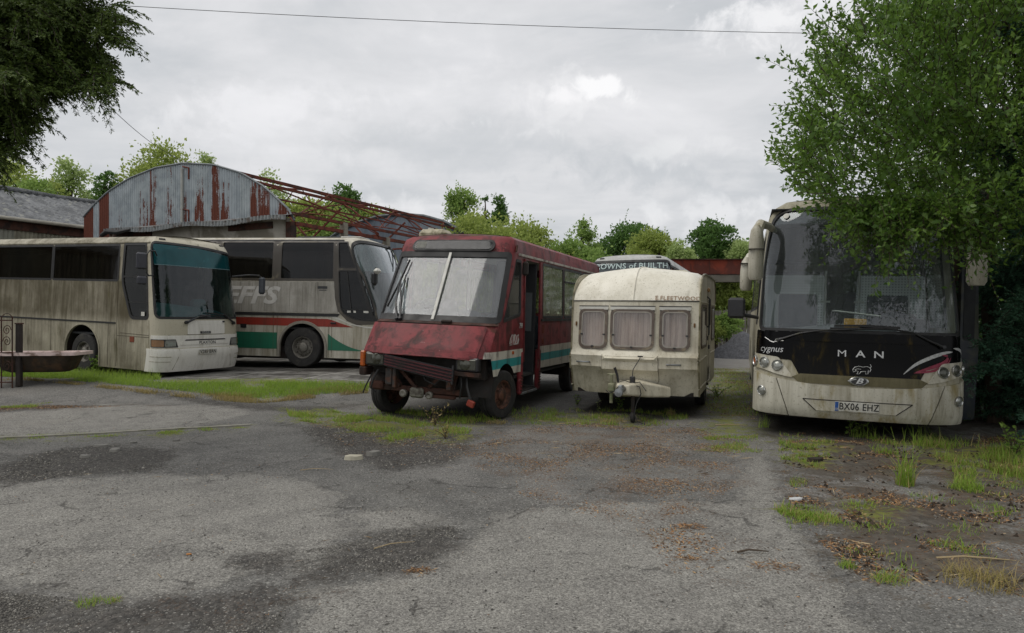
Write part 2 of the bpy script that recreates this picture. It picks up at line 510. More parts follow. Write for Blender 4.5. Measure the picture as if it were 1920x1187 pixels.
M['seat_grey'] = plain('seat_grey', hx('4a4e56'), .9, 0, .3, 9)
M['seat_blue'] = plain('seat_blue', hx('3d4250'), .9, 0, .35, 9)
M['dash_grey'] = plain('dash_grey', hx('5b5e60'), .6, 0, .3, 6)
M['dash_teal'] = plain('dash_teal', hx('5f7c80'), .6, 0, .3, 6)
M['dark_int'] = plain('dark_interior', hx('26282a'), .8, 0, .3, 5)
M['floor_int'] = plain('interior_floor', hx('3a3a38'), .8, 0, .3, 5)
M['off_white'] = plain('off_white', hx('c9c8c0'), .5, 0, .3, 9)
M['letter_white'] = plain('lettering_white', hx('cfd0cc'), .5, 0, .5, 16)
M['letter_silver'] = plain('lettering_silver', hx('c2c3c2'), .35, .4, .4, 16)
M['letter_dark'] = plain('lettering_dark', hx('2c2e30'), .5, 0, .3, 16)
M['bark'] = plain('bark', hx('4a3f33'), .9, 0, .5, 8, .6, hx('3a4030'), .3)
M['bark_dark'] = plain('dark_bark', hx('332a22'), .9, 0, .5, 8, .6)

# ------------------------------------------------------------------ world, sun, camera
def make_world():
    w = bpy.data.worlds.new('World'); SC.world = w; w.use_nodes = True
    b = NB(w.node_tree)
    sky = b.n('ShaderNodeTexSky', sky_type='NISHITA'); sky.sun_disc = False
    sky.sun_elevation = SUN_EL; sky.sun_rotation = SUN_ROT; sky.dust_density = 2.; sky.air_density = 1.
    d = b.gen(); x, y, z = b.sep(d)
    zz = b.m('MAXIMUM', b.m('ADD', z, .09), .03)
    P = b.comb(b.m('DIVIDE', x, zz), b.m('DIVIDE', y, zz), b.m('MULTIPLY', z, 1.5))
    n1 = b.noise(b.map(P, (.42, .8, 1), (3.3, 1.4, 0)), 1., 6, .56, .35)
    n2 = b.noise(b.map(P, (1.1, 2.2, 1), (7.7, 2.4, 0)), 1., 5, .6, .3)
    n3 = b.noise(b.map(d, (3.2, 3.2, 7.5), (1.3, .4, 2.2)), 1., 7, .56, .5)
    v = b.m('ADD', b.m('MULTIPLY', n1, .34), b.m('ADD', b.m('MULTIPLY', n2, .16), b.m('MULTIPLY', n3, .5)))
    wn = b.noise(d, 24., 6, .6, .3)
    wv = b.m('MULTIPLY', b.m('SUBTRACT', wn, .5), .42)
    col = b.ramp(v, [(.34, (4.5, 4.75, 5.0, 1)), (.44, (5.5, 5.65, 5.85, 1)), (.51, (6.4, 6.45, 6.6, 1)), (.58, (7.1, 7.1, 7.25, 1)), (.68, (8.4, 8.35, 8.4, 1))])
    def blob(px, py, rx, ry, soft=.5, wob=1.):
        """cloud centred in a fixed compass direction; rx, ry in the photograph's pixels"""
        az = b.m('DIVIDE', x, b.m('MAXIMUM', y, .05)); el = b.m('DIVIDE', z, b.m('MAXIMUM', y, .05))
        a = b.m('DIVIDE', b.m('SUBTRACT', az, (px-960)/F), rx/F); e = b.m('DIVIDE', b.m('SUBTRACT', el, (593.5-py)/F), ry/F)
        r = b.m('SQRT', b.m('ADD', b.m('MULTIPLY', a, a), b.m('MULTIPLY', e, e)))
        r = b.m('ADD', r, b.m('MULTIPLY', wv, 9.*wob))
        r = b.m('ADD', r, b.m('MULTIPLY', b.m('LESS_THAN', y, .05), 9.))
        return b.ss(r, 1., 1.-soft)
    for (px, py, rx, ry, so, k, c, wb) in (
        (1230, 325, 260, 60, 1., .6, (4.7, 4.95, 5.2, 1), .8), (850, 270, 420, 70, 1., .4, (5.2, 5.4, 5.6, 1), 1.),
        (490, 205, 300, 70, 1., .5, (8.2, 8.15, 8.3, 1), 1.), (1440, 45, 170, 70, 1., .7, (8.8, 8.75, 8.8, 1), 1.),
        (1330, 400, 190, 40, 1., .6, (7.9, 7.9, 8.0, 1), 1.), (1290, 285, 130, 34, 1., .5, (8.2, 8.2, 8.2, 1), 1.),
        (640, 395, 320, 50, 1., .5, (7.8, 7.8, 7.9, 1), 1.), (880, 90, 500, 80, 1., .3, (5.8, 5.9, 6.1, 1), 1.),
        (120, 260, 220, 70, 1., .3, (5.5, 5.65, 5.8, 1), 1.), (1060, 190, 150, 60, 1., .5, (8.2, 8.15, 8.2, 1), 1.),
        (1130, 170, 62, 30, .7, .9, (8.9, 8.85, 8.9, 1), .75), (1050, 180, 48, 22, .7, .85, (8.6, 8.5, 8.6, 1), .75)):
        col = b.mix(b.m('MULTIPLY', blob(px, py, rx, ry, so, wb), k), col, c)
    col = b.mix(.96, sky.outputs[0], col)
    bg = b.n('ShaderNodeBackground'); b.put(bg.inputs[0], col); bg.inputs[1].default_value = SKY_STR
    b.out(bg.outputs[0], 'Surface', 'ShaderNodeOutputWorld')
SUN_EL = radians(58); SUN_ROT = radians(258); SKY_STR = .0855
make_world()
SC.world.cycles.sampling_method = 'MANUAL'; SC.world.cycles.sample_map_resolution = 512
sl = bpy.data.lights.new('sun', 'SUN'); sl.energy = 1.15; sl.angle = radians(40); sl.color = (1, .95, .88)
so = bpy.data.objects.new('sun', sl); COL.objects.link(so)
_d = Vector((sin(SUN_ROT)*cos(SUN_EL), cos(SUN_ROT)*cos(SUN_EL), sin(SUN_EL)))
so.rotation_euler = (-_d).to_track_quat('-Z', 'Y').to_euler(); so.location = (-6, -8, 14)
cd = bpy.data.cameras.new('camera'); cd.sensor_width = 36; cd.lens = 24; cd.clip_end = 2000; cd.clip_start = .05
co = bpy.data.objects.new('camera', cd); COL.objects.link(co)
co.location = (0, 0, CAMZ); co.rotation_euler = (pi/2, 0, 0); SC.camera = co
vs = SC.view_settings; vs.view_transform = 'Standard'; vs.look = 'None'; vs.exposure = .42; vs.gamma = 1; vs.use_curve_mapping = False
SC.cycles.max_bounces = 8; SC.cycles.transparent_max_bounces = 24; SC.cycles.diffuse_bounces = 3; SC.cycles.glossy_bounces = 4
# ------------------------------------------------------------------ ground
from mathutils import noise as mnoise
def wpoly(px): return [gpt(a, b)[:2] for a, b in px]
def soft(X, Y, poly, w):
    """1 inside, 0 outside, blended over w metres"""
    P = np.stack([X, Y], 1); ins = inpoly(P, poly); d = np.full(len(P), 1e9)
    for i in range(len(poly)):
        a = np.array(poly[i]); b = np.array(poly[(i+1) % len(poly)]); ab = b-a
        t = np.clip(((P-a)@ab)/max(ab@ab, 1e-9), 0, 1); d = np.minimum(d, np.hypot(*(P-(a+t[:, None]*ab)).T))
    s = np.where(ins, d, -d)
    return np.clip(.5+s/(2*w), 0, 1)
def spaced(a, b, d): return list(np.arange(a, b, d))
def make_ground():
    xs = [-900, -400, -200, -100, -60, -40, -30, -24]+spaced(-20, -8, .16)+spaced(-8, 8, .075)+spaced(8, 14, .2)+[15, 18, 22, 30, 50, 90, 200, 450, 900]
    ys = [-60, -20, -6, -2, 0, 1]+spaced(1.8, 9, .05)+spaced(9, 16, .085)+spaced(16, 30, .25)+[31, 33, 36, 40, 46, 55, 70, 90, 130, 200, 350, 600, 1100]
    X, Y = np.meshgrid(np.array(xs, float), np.array(ys, float)); X = X.ravel(); Y = Y.ravel()
    near = (Y > 1.5) & (Y < 30) & (np.abs(X) < 21)
    Z = np.zeros(len(X))
    verge = wpoly([(1440, 790), (1462, 880), (1500, 960), (1560, 1050), (1600, 1085), (1700, 1115), (1920, 1135), (2100, 1100), (2100, 780), (1840, 770), (1640, 790)])
    vg = soft(X, Y, verge, .7)
    for i in np.nonzero(near)[0]:
        x, y = X[i], Y[i]
        Z[i] = gz(x, y)+.012*mnoise.noise((x*.8, y*.8, 0))+.005*mnoise.noise((x*3, y*3, 4))
        if vg[i] > 0: Z[i] += vg[i]*(.03*mnoise.fractal((x*2.4, y*2.4, 9), 1., 2., 4)+.012)
    far = ~near
    Z[far] = [gz(x, y) if abs(x) < 60 and y < 60 else 0 for x, y in zip(X[far], Y[far])]
    light = [[(-60, 908), (100, 896), (300, 888), (480, 885), (590, 905), (640, 930), (628, 965), (650, 1000), (642, 1052), (590, 1072), (540, 1082), (520, 1060), (470, 1090), (380, 1112), (250, 1128), (120, 1112), (0, 1098), (-60, 1098)],
             [(-40, 778), (200, 756), (330, 745), (440, 752), (470, 778), (350, 802), (120, 814), (-40, 826)],
             [(648, 965), (700, 950), (790, 955), (826, 980), (800, 1003), (690, 1000)],
             [(530, 1200), (560, 1110), (700, 1085), (860, 1030), (940, 960), (1130, 940), (1420, 940), (1500, 985), (1545, 1060), (1600, 1110), (1640, 1200)],
             [(1395, 870), (1430, 835), (1452, 870), (1490, 960), (1440, 990), (1370, 955)],
             [(1745, 870), (1800, 868), (1790, 900), (1720, 892)], [(1600, 965), (1740, 960), (1760, 1000), (1640, 1005)]]
    gravel = [[(-60, 1103), (100, 1118), (250, 1134), (390, 1116), (480, 1092), (540, 1100), (552, 1130), (528, 1150), (510, 1200), (-60, 1200)],
              [(410, 1045), (480, 1038), (560, 1030), (560, 1050), (520, 1090), (470, 1085)],
              [(645, 1020), (720, 1000), (850, 985), (860, 1030), (780, 1065), (660, 1075), (640, 1090), (540, 1098)],
              [(60, 850), (200, 832), (340, 842), (300, 880), (120, 895), (0, 912), (-30, 880)],
              [(560, 800), (700, 790), (900, 815), (850, 870), (720, 885), (640, 850)],
              [(-40, 725), (60, 728), (330, 745), (200, 760), (60, 770), (-40, 772)],
              [(250, 720), (600, 738), (700, 745), (600, 775), (480, 770), (400, 745)]]
    brown = [[(840, 850), (1000, 800), (1240, 790), (1400, 830), (1400, 900), (1300, 960), (1180, 990), (1000, 940)],
             [(-40, 722), (120, 728), (340, 742), (150, 765), (-40, 775)], [(430, 1110), (560, 1095), (540, 1140), (500, 1190), (380, 1187)],
             [(1330, 690), (1400, 680), (1415, 790), (1330, 780)],
             [(1460, 800), (1920, 820), (2100, 960), (2100, 1120), (1800, 1130), (1620, 1080), (1500, 970)],
             [(560, 790), (900, 790), (960, 830), (850, 860), (680, 850)], [(1200, 1000), (1330, 1000), (1440, 1070), (1260, 1080)]]
    moss = [[(-80, 690), (60, 702), (300, 712), (520, 708), (695, 718), (690, 722), (480, 727), (270, 717), (60, 706), (-80, 700)],
            [(530, 765), (620, 768), (760, 790), (900, 790), (880, 830), (740, 830), (620, 800), (540, 790)],
            [(1340, 690), (1410, 690), (1425, 830), (1330, 850), (1310, 780)], [(1455, 825), (1560, 830), (1545, 880), (1465, 870)],
            [(1470, 955), (1540, 960), (1570, 985), (1500, 990)], [(1475, 835), (1600, 840), (1570, 872), (1490, 875)], [(1590, 940), (1680, 945), (1650, 985), (1600, 980)], [(1640, 820), (1920, 840), (2000, 930), (1760, 880)],
            [(960, 770), (1200, 775), (1200, 800), (960, 795)], [(-40, 818), (300, 808), (460, 797), (460, 803), (300, 816), (-40, 828)]]
    slab = [wpoly([(330, 712), (420, 690), (690, 690), (700, 716), (520, 708)])+[], ]
    slab[0] = [(-9.5, 16.2), (-7.2, 15.2), (-2.6, 14.4), (-1.5, 16), (-1.5, 21), (-14, 23)]
    road = [[(3.0, 20), (14, 20), (30, 24), (30, 30), (8, 30), (2, 27)]]
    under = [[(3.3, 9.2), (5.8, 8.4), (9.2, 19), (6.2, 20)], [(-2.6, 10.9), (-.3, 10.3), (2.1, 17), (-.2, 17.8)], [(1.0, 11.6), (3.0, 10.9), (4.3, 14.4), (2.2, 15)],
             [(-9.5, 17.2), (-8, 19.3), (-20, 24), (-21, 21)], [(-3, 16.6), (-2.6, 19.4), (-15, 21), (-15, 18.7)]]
    def comb(L, w, px=True):
        r = np.zeros(len(X))
        for p in L: r = np.maximum(r, soft(X, Y, wpoly(p) if px else p, w))
        return r
    nx, ny = len(xs), len(ys)
    i = np.arange(ny-1)[:, None]*nx+np.arange(nx-1)[None, :]; i = i.ravel()
    o = mesh_np('ground', np.stack([X, Y, Z], 1), np.stack([i, i+1, i+nx+1, i+nx], 1), M['ground'], None, True)
    def put(name, ch):
        a = o.data.attributes.new(name, 'FLOAT_COLOR', 'POINT')
        a.data.foreach_set('color', np.stack(ch, 1).astype(np.float32).ravel())
    put('zone', [comb(light, .38), comb(gravel, .42), comb(brown, .6), comb(moss, .4)])
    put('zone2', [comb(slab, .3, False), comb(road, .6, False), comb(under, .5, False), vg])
    tag(o, kind='structure')

def ground_mat():
    m, b = new_mat('ground'); P = b.geo('Position')
    P = b.map(P, (1, 1, 0))
    def attr4(name):
        d = b.n('ShaderNodeAttribute', attribute_name=name); s = b.n('ShaderNodeSeparateColor'); b.put(s.inputs[0], d.outputs['Color'])
        return s.outputs[0], s.outputs[1], s.outputs[2], d.outputs['Alpha']
    L, G, B, A = attr4('zone'); S, R, U, V = attr4('zone2')
    e1 = b.noise(P, 2.2, 8, .66, .3); e2 = b.noise(P, 11., 6, .65); big = b.noise(P, .5, 5, .55); e3 = b.noise(b.map(P, loc=(9, 4, 0)), 1.1, 8, .68, .4)
    spk = b.noise(P, 34., 5, .7); spk2 = b.noise(b.map(P, loc=(5, 2, 0)), 75., 3, .65)
    en = b.m('ADD', b.m('MULTIPLY', e1, .55), b.m('MULTIPLY', e2, .45))
    en2 = b.m('ADD', b.m('MULTIPLY', e1, .4), b.m('ADD', b.m('MULTIPLY', e2, .3), b.m('MULTIPLY', spk, .3)))
    def edge(z, soft=.07, k=.9, t=.5):
        v = b.m('ADD', z, b.m('MULTIPLY', b.m('SUBTRACT', en2, .5), k*2.2)); return b.ss(v, t-soft, t+soft)
    stone = b.voro(P, 95., out='Color'); sd = b.sep(stone)[0]; dist = b.voro(P, 95.)
    stone2 = b.sep(b.voro(P, 42., out='Color'))[1]; dist2 = b.voro(P, 42.)
    # tarmac, middling grey; old crust is paler, loose chippings darker
    mid = b.mix(b.ss(big, .35, .65), hx('6c6b67'), hx('777571'))
    mid = b.mix(b.ss(b.m('ADD', b.m('MULTIPLY', e3, .6), b.m('MULTIPLY', spk, .4)), .42, .6), mid, hx('5c5b58'))
    pale = b.mix(b.ss(e1, .38, .66), hx('84827c'), hx('787671'))
    pale = b.mix(b.ss(b.m('ADD', b.m('MULTIPLY', e3, .5), b.m('MULTIPLY', spk, .5)), .52, .62), pale, hx('64625e'))
    dark = b.mix(b.ss(e2, .4, .65), hx('413f3c'), hx('504d49'))
    c = b.mix(edge(L, .06, 1.0), mid, pale)
    gm = edge(G, .2, 1.1); c = b.mix(gm, c, dark)
    # aggregate
    k = b.lin(sd, 0, 1, .62, 1.38); k2 = b.lin(stone2, 0, 1, .5, 1.6)
    kk = b.n('ShaderNodeMix'); b.put(kk.inputs[0], b.m('MULTIPLY', gm, .8)); b.put(kk.inputs[2], k); b.put(kk.inputs[3], k2)
    c = b.mix(1., c, b.comb(kk.outputs[0], kk.outputs[0], kk.outputs[0]), 'MULTIPLY')
    c = b.mix(b.m('MULTIPLY', b.ss(sd, .955, .97), .55), c, hx('a5a39c'))
    c = b.mix(b.m('MULTIPLY', b.ss(spk2, .58, .64), .85), c, hx('3a3834'))
    c = b.mix(b.m('MULTIPLY', b.ss(b.noise(b.map(P, loc=(6, 1, 0)), 48., 4, .7), .61, .66), .6), c, hx('42403b'))
    pits = b.noise(b.map(P, loc=(2, 8, 0)), 17., 4, .6)
    c = b.mix(b.m('MULTIPLY', b.ss(pits, .63, .67), .75), c, hx('35332f'))
    # cracks
    wp = b.vm('ADD', P, b.vm('MULTIPLY', b.noise(P, 1.6, 5, .6, out=1), (.9, .9, 0)))
    cr = b.voro(wp, .55, 'DISTANCE_TO_EDGE'); cr2 = b.voro(b.map(wp, loc=(3, 3, 0)), 1.9, 'DISTANCE_TO_EDGE')
    ck = b.m('MULTIPLY', b.ss(cr, .011, .003), b.ss(e3, .46, .58)); ck2 = b.m('MULTIPLY', b.ss(cr2, .02, .005), b.ss(big, .54, .64))
    ck = b.m('MAXIMUM', ck, b.m('MULTIPLY', ck2, .8))
    c = b.mix(b.m('MULTIPLY', ck, .6), c, hx('2c2a27'))
    # dusty pale scatter and brown stains
    c = b.mix(b.m('MULTIPLY', b.ss(b.noise(b.map(P, loc=(1, 7, 0)), .35, 7, .6), .55, .7), .3), c, hx('7a756b'))
    # soil of the right-hand verge
    soil = b.mix(b.ss(e2, .38, .66), hx('4a453e'), hx('5f5a52')); soil = b.mix(b.ss(spk, .55, .68), soil, hx('332c25'))
    soil = b.mix(b.m('MULTIPLY', b.ss(e1, .58, .68), .7), soil, hx('6d6b66'))
    vm_ = edge(V, .12, 1.25); c = b.mix(b.m('MULTIPLY', vm_, b.ss(e3, .42, .52)), c, soil)
    # concrete slabs and the road behind
    sp = b.sep(b.map(P, rot=(0, 0, radians(12))))
    jx = b.m('ABSOLUTE', b.m('SUBTRACT', b.m('FRACT', b.m('DIVIDE', sp[0], 1.9)), .5)); jy = b.m('ABSOLUTE', b.m('SUBTRACT', b.m('FRACT', b.m('DIVIDE', sp[1], 1.5)), .5))
    joint = b.m('MAXIMUM', b.ss(jx, .477, .487), b.ss(jy, .474, .484))
    sc = b.mix(b.ss(e1, .4, .62), hx('85837e'), hx('5d5b56')); sc = b.mix(b.m('MULTIPLY', b.ss(e3, .47, .58), .85), sc, hx('3a3733')); sc = b.mix(b.m('MULTIPLY', joint, .7), sc, hx('a09e98'))
    c = b.mix(edge(S, .06, .4), c, sc)
    c = b.mix(edge(R, .1, .5), c, b.mix(e1, hx('8a8781'), hx('6e6c68')))
    # brown needles and leaf litter
    li = b.m('ADD', b.m('MULTIPLY', spk, .55), b.m('MULTIPLY', e1, .45))
    lm = b.m('MULTIPLY', b.ss(b.m('ADD', li, b.m('MULTIPLY', B, .085)), .575, .66), b.ss(B, .02, .35))
    lc = b.mix(b.noise(P, 60., 3), hx('6e553f'), hx('463629'))
    c = b.mix(b.m('MULTIPLY', lm, .62), c, lc)
    # moss
    mo = b.m('ADD', b.m('MULTIPLY', e2, .5), b.m('MULTIPLY', e1, .5))
    mm = b.m('MULTIPLY', b.ss(b.m('ADD', mo, b.m('MULTIPLY', A, .13)), .56, .66), b.ss(A, .05, .5))
    mc = b.mix(spk, hx('7a8034'), hx('565c24'))
    c = b.mix(b.m('MULTIPLY', mm, .85), c, mc)
    # ground colour darkened in footprints under the vehicles
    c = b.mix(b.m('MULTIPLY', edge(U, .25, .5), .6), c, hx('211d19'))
    h = b.m('ADD', b.m('MULTIPLY', dist, -.35), b.m('ADD', b.m('MULTIPLY', e2, .5), b.m('MULTIPLY', b.m('MULTIPLY', dist2, gm), -1.3)))
    h = b.m('SUBTRACT', h, b.m('MULTIPLY', ck, .8)); h = b.m('ADD', h, b.m('MULTIPLY', edge(L, .09, 1.), .5)); h = b.m('ADD', h, b.m('MULTIPLY', spk, .5))
    b.out(b.bsdf(c, b.lin(e2, .3, .7, .78, .95), 0, b.bump(h, .012, .8), .3)); return m
M['ground'] = ground_mat()
make_ground()
# ------------------------------------------------------------------ shared vehicle pieces
def wheel(root, x, y, z, r, w, side, rim=None, holes=10, steer=0., rimr=.56):
    """tyre with a rim child; side = -1 / +1 tells which way the outer face looks"""
    R = Matrix.Translation((x, y, z)) @ Matrix.Rotation(steer, 4, 'Z') @ Matrix.Rotation(side*pi/2, 4, 'Y')
    mb = MB(); h = w/2; ri = r*rimr
    mb.lathe([(ri, -h*.8), (ri*1.03, -h), (r*.8, -h*1.04), (r*.93, -h), (r*.985, -h*.8), (r, -h*.62), (r, -h*.3), (r*.975, -h*.26), (r*.975, -h*.2), (r, -h*.16),
              (r, h*.16), (r*.975, h*.2), (r*.975, h*.26), (r, h*.3), (r, h*.62), (r*.985, h*.8), (r*.93, h), (r*.8, h*1.04), (r*.68, h*1.0), (ri*1.03, h), (ri, h*.8)], R, 40)
    t = mb.build('wheel', M['tyre'], root)
    d = MB(); k = ri
    d.lathe([(k*1.0, -h*.8), (k*1.0, h*.8), (k*.97, h*.92), (k*.91, h*.9), (k*.87, h*.45), (k*.80, h*.30), (k*.62, h*.5), (k*.5, h*.55), (k*.46, h*.55),
             (k*.42, h*.85), (k*.3, h*1.0), (k*.12, h*1.02), (0.0001, h*1.02)], R, 40)
    for i in range(holes):
        a = 2*pi*i/holes; d.lathe([(k*.035, h*.4), (k*.035, h*.72), (.0001, h*.72)], R @ Matrix.Translation((k*.55*cos(a), k*.55*sin(a), 0)), 6)
    ro = d.build('rim', rim or M['rim_grey'], t)
    if holes:
        q = MB()
        for i in range(holes):
            a = 2*pi*(i+.5)/holes
            q.lathe([(k*.062, h*.41), (k*.062, h*.425), (.0001, h*.425)], R @ Matrix.Translation((k*.715*cos(a), k*.715*sin(a), 0)), 12)
        q.build('vent_hole', M['under'], t)
    return t
def seat(root, x, y, z, w=.46, mat=None, face=1, name='seat', h=.72):
    """bus seat facing -y; head rest and bolsters shaped"""
    mb = MB()
    mb.box(x-w/2, y-.22, z, x+w/2, y+.24, z+.14, .05)
    T = Matrix.Translation((x, y+.22, z+.1)) @ Matrix.Rotation(radians(-12), 4, 'X')
    mb.prism(rpoly([(-w/2, 0), (w/2, 0), (w/2*1.02, h*.55), (w/2*.7, h*.74), (w*.27, h*.98), (-w*.27, h*.98), (-w/2*.7, h*.74), (-w/2*1.02, h*.55)], .06), -.06, .06, T)
    mb.box(x-w*.3, y-.1, z-.3, x+w*.3, y+.15, z, .03)
    return mb.build(name, mat or M['seat_grey'], root, 40)
def steering(root, c, r, tilt, mat=None):
    T = Matrix.Translation(c) @ Matrix.Rotation(radians(tilt), 4, 'X'); mb = MB()
    mb.tube([(r*cos(2*pi*i/28), r*sin(2*pi*i/28), 0) for i in range(29)], .016, 8, False, T)
    for a in (.3, pi-.3, 1.5*pi): mb.tube([(0, 0, -.02), (r*cos(a), r*sin(a), 0)], .012, 6, True, T)
    mb.lathe([(.06, 0), (.05, .03), (.001, .03)], T @ Matrix.Translation((0, 0, -.03)), 12); mb.tube([(0, 0, -.02), (0, 0, -.5)], .035, 8, True, T)
    return mb.build('steering_wheel', mat or M['black_plastic'], root)
def lamp(root, S, u, v, r, mat=None, name='headlight', off=.004, ringmat=None):
    T = frame_at(S, u, v, off); mb = MB()
    mb.lathe([(r*1.22, -.005), (r*1.22, .012), (r*1.1, .02), (r*.98, .012), (r*.95, -.0)], T, 24)
    o = mb.build(name, ringmat or M['chrome'], root)
    q = MB(); q.lathe([(r*.97, .002), (r*.8, .012), (r*.5, .020), (r*.2, .023), (.0005, .024)], T, 24); q.build('lens', mat or M['lamp_glass'], o)
    return o
def patch(root, name, S, poly, mat, off=.008, skirt=None, du=.1, smooth=30):
    return panel(MB(), S, poly, [], du, off, skirt).build(name, mat, root, smooth)
def letters(root, name, S, items, mat, parent=None):
    mb = MB()
    for it in items: text(mb, S, *it[0], **it[1])
    return mb.build(name, mat, root, 0)
def plate(root, S, u, v, s, w=.52, h=.112, off=.03, blue=False):
    T = frame_at(S, u, v, off)
    mb = MB().box(-w/2, -h/2, -.008, w/2, h/2, .004, .003, T); p = mb.build('number_plate', M['plate'], root)
    Sf = lambda a, c, o=0.: T @ Vector((a, c, o))
    q = MB(); text(q, Sf, s, .025 if blue else 0, 0, h*.70, off=.0065, sx=.80*w/.52, spacing=1.06, bold=.012)
    q.build('registration', M['plate_ink'], p, 0)
    if blue:
        MB().box(-w/2+.003, -h/2+.003, .0, -w/2+.045, h/2-.003, .0055, 0, T).build('band', M['plate_blue'], p)
        q = MB(); text(q, Sf, 'GB', -w/2+.024, -h*.28, h*.2, off=.0075, sx=.8); q.build('country_code', M['off_white'], p, 0)
    return p
def spath(S, pts, off): return [S(p[0], p[1], p[2] if len(p) > 2 else off) for p in pts]
def wiper(root, S, pts, blade, r=.011, parent=None, name='wiper'):
    mb = MB(); P = spath(S, pts, .05); mb.tube(P, [r*1.6]+[r]*(len(P)-1), 8)
    mb.lathe([(r*2.2, -.05), (r*2.2, .015), (.001, .02)], frame_at(S, pts[0][0], pts[0][1], .05), 10)
    w = mb.build(name, M['black_plastic'], root)
    q = MB(); B = spath(S, blade, .028)
    for i in range(len(B)-1): q.bar(B[i], B[i+1], .012, .03)
    q.build('blade', M['black_rubber'], w); return w
def arc_hole(s, z, r, n=18, zb=-1.): return [(s+r*cos(pi*i/n), z+r*sin(pi*i/n)) for i in range(n+1)]+[(s-r, zb), (s+r, zb)]
def arch_lip(root, S, s, z, r, mat, w=.07, off=.03, name='wheel_arch', zb=.3):
    o = [(s+(r+w)*cos(pi*i/24), z+(r+w)*sin(pi*i/24)) for i in range(25)]; i_ = [(s+r*cos(pi*i/24), z+r*sin(pi*i/24)) for i in range(25)]
    poly = [(s+r+w, zb)]+o+[(s-r-w, zb), (s-r, zb)]+i_[::-1]+[(s+r, zb)]
    return panel(MB(), S, poly, [], .12, off, -.05).build(name, mat, root)
def well(root, hw, sg, y, z, r, depth=.7):
    """dark wheel housing"""
    mb = MB(); vs = []; fs = []; n = 16
    for i in range(n+1):
        a = pi*i/n
        for d in (0.02, depth): vs.append((sg*(hw-d), y+(r+.02)*cos(a), z+(r+.02)*sin(a)))
    for i in range(n): fs.append((2*i, 2*i+1, 2*i+3, 2*i+2))
    fs.append(tuple(2*i+1 for i in range(n+1)))
    return mb.add(vs, fs).build('wheel_housing', M['under'], root, 40)

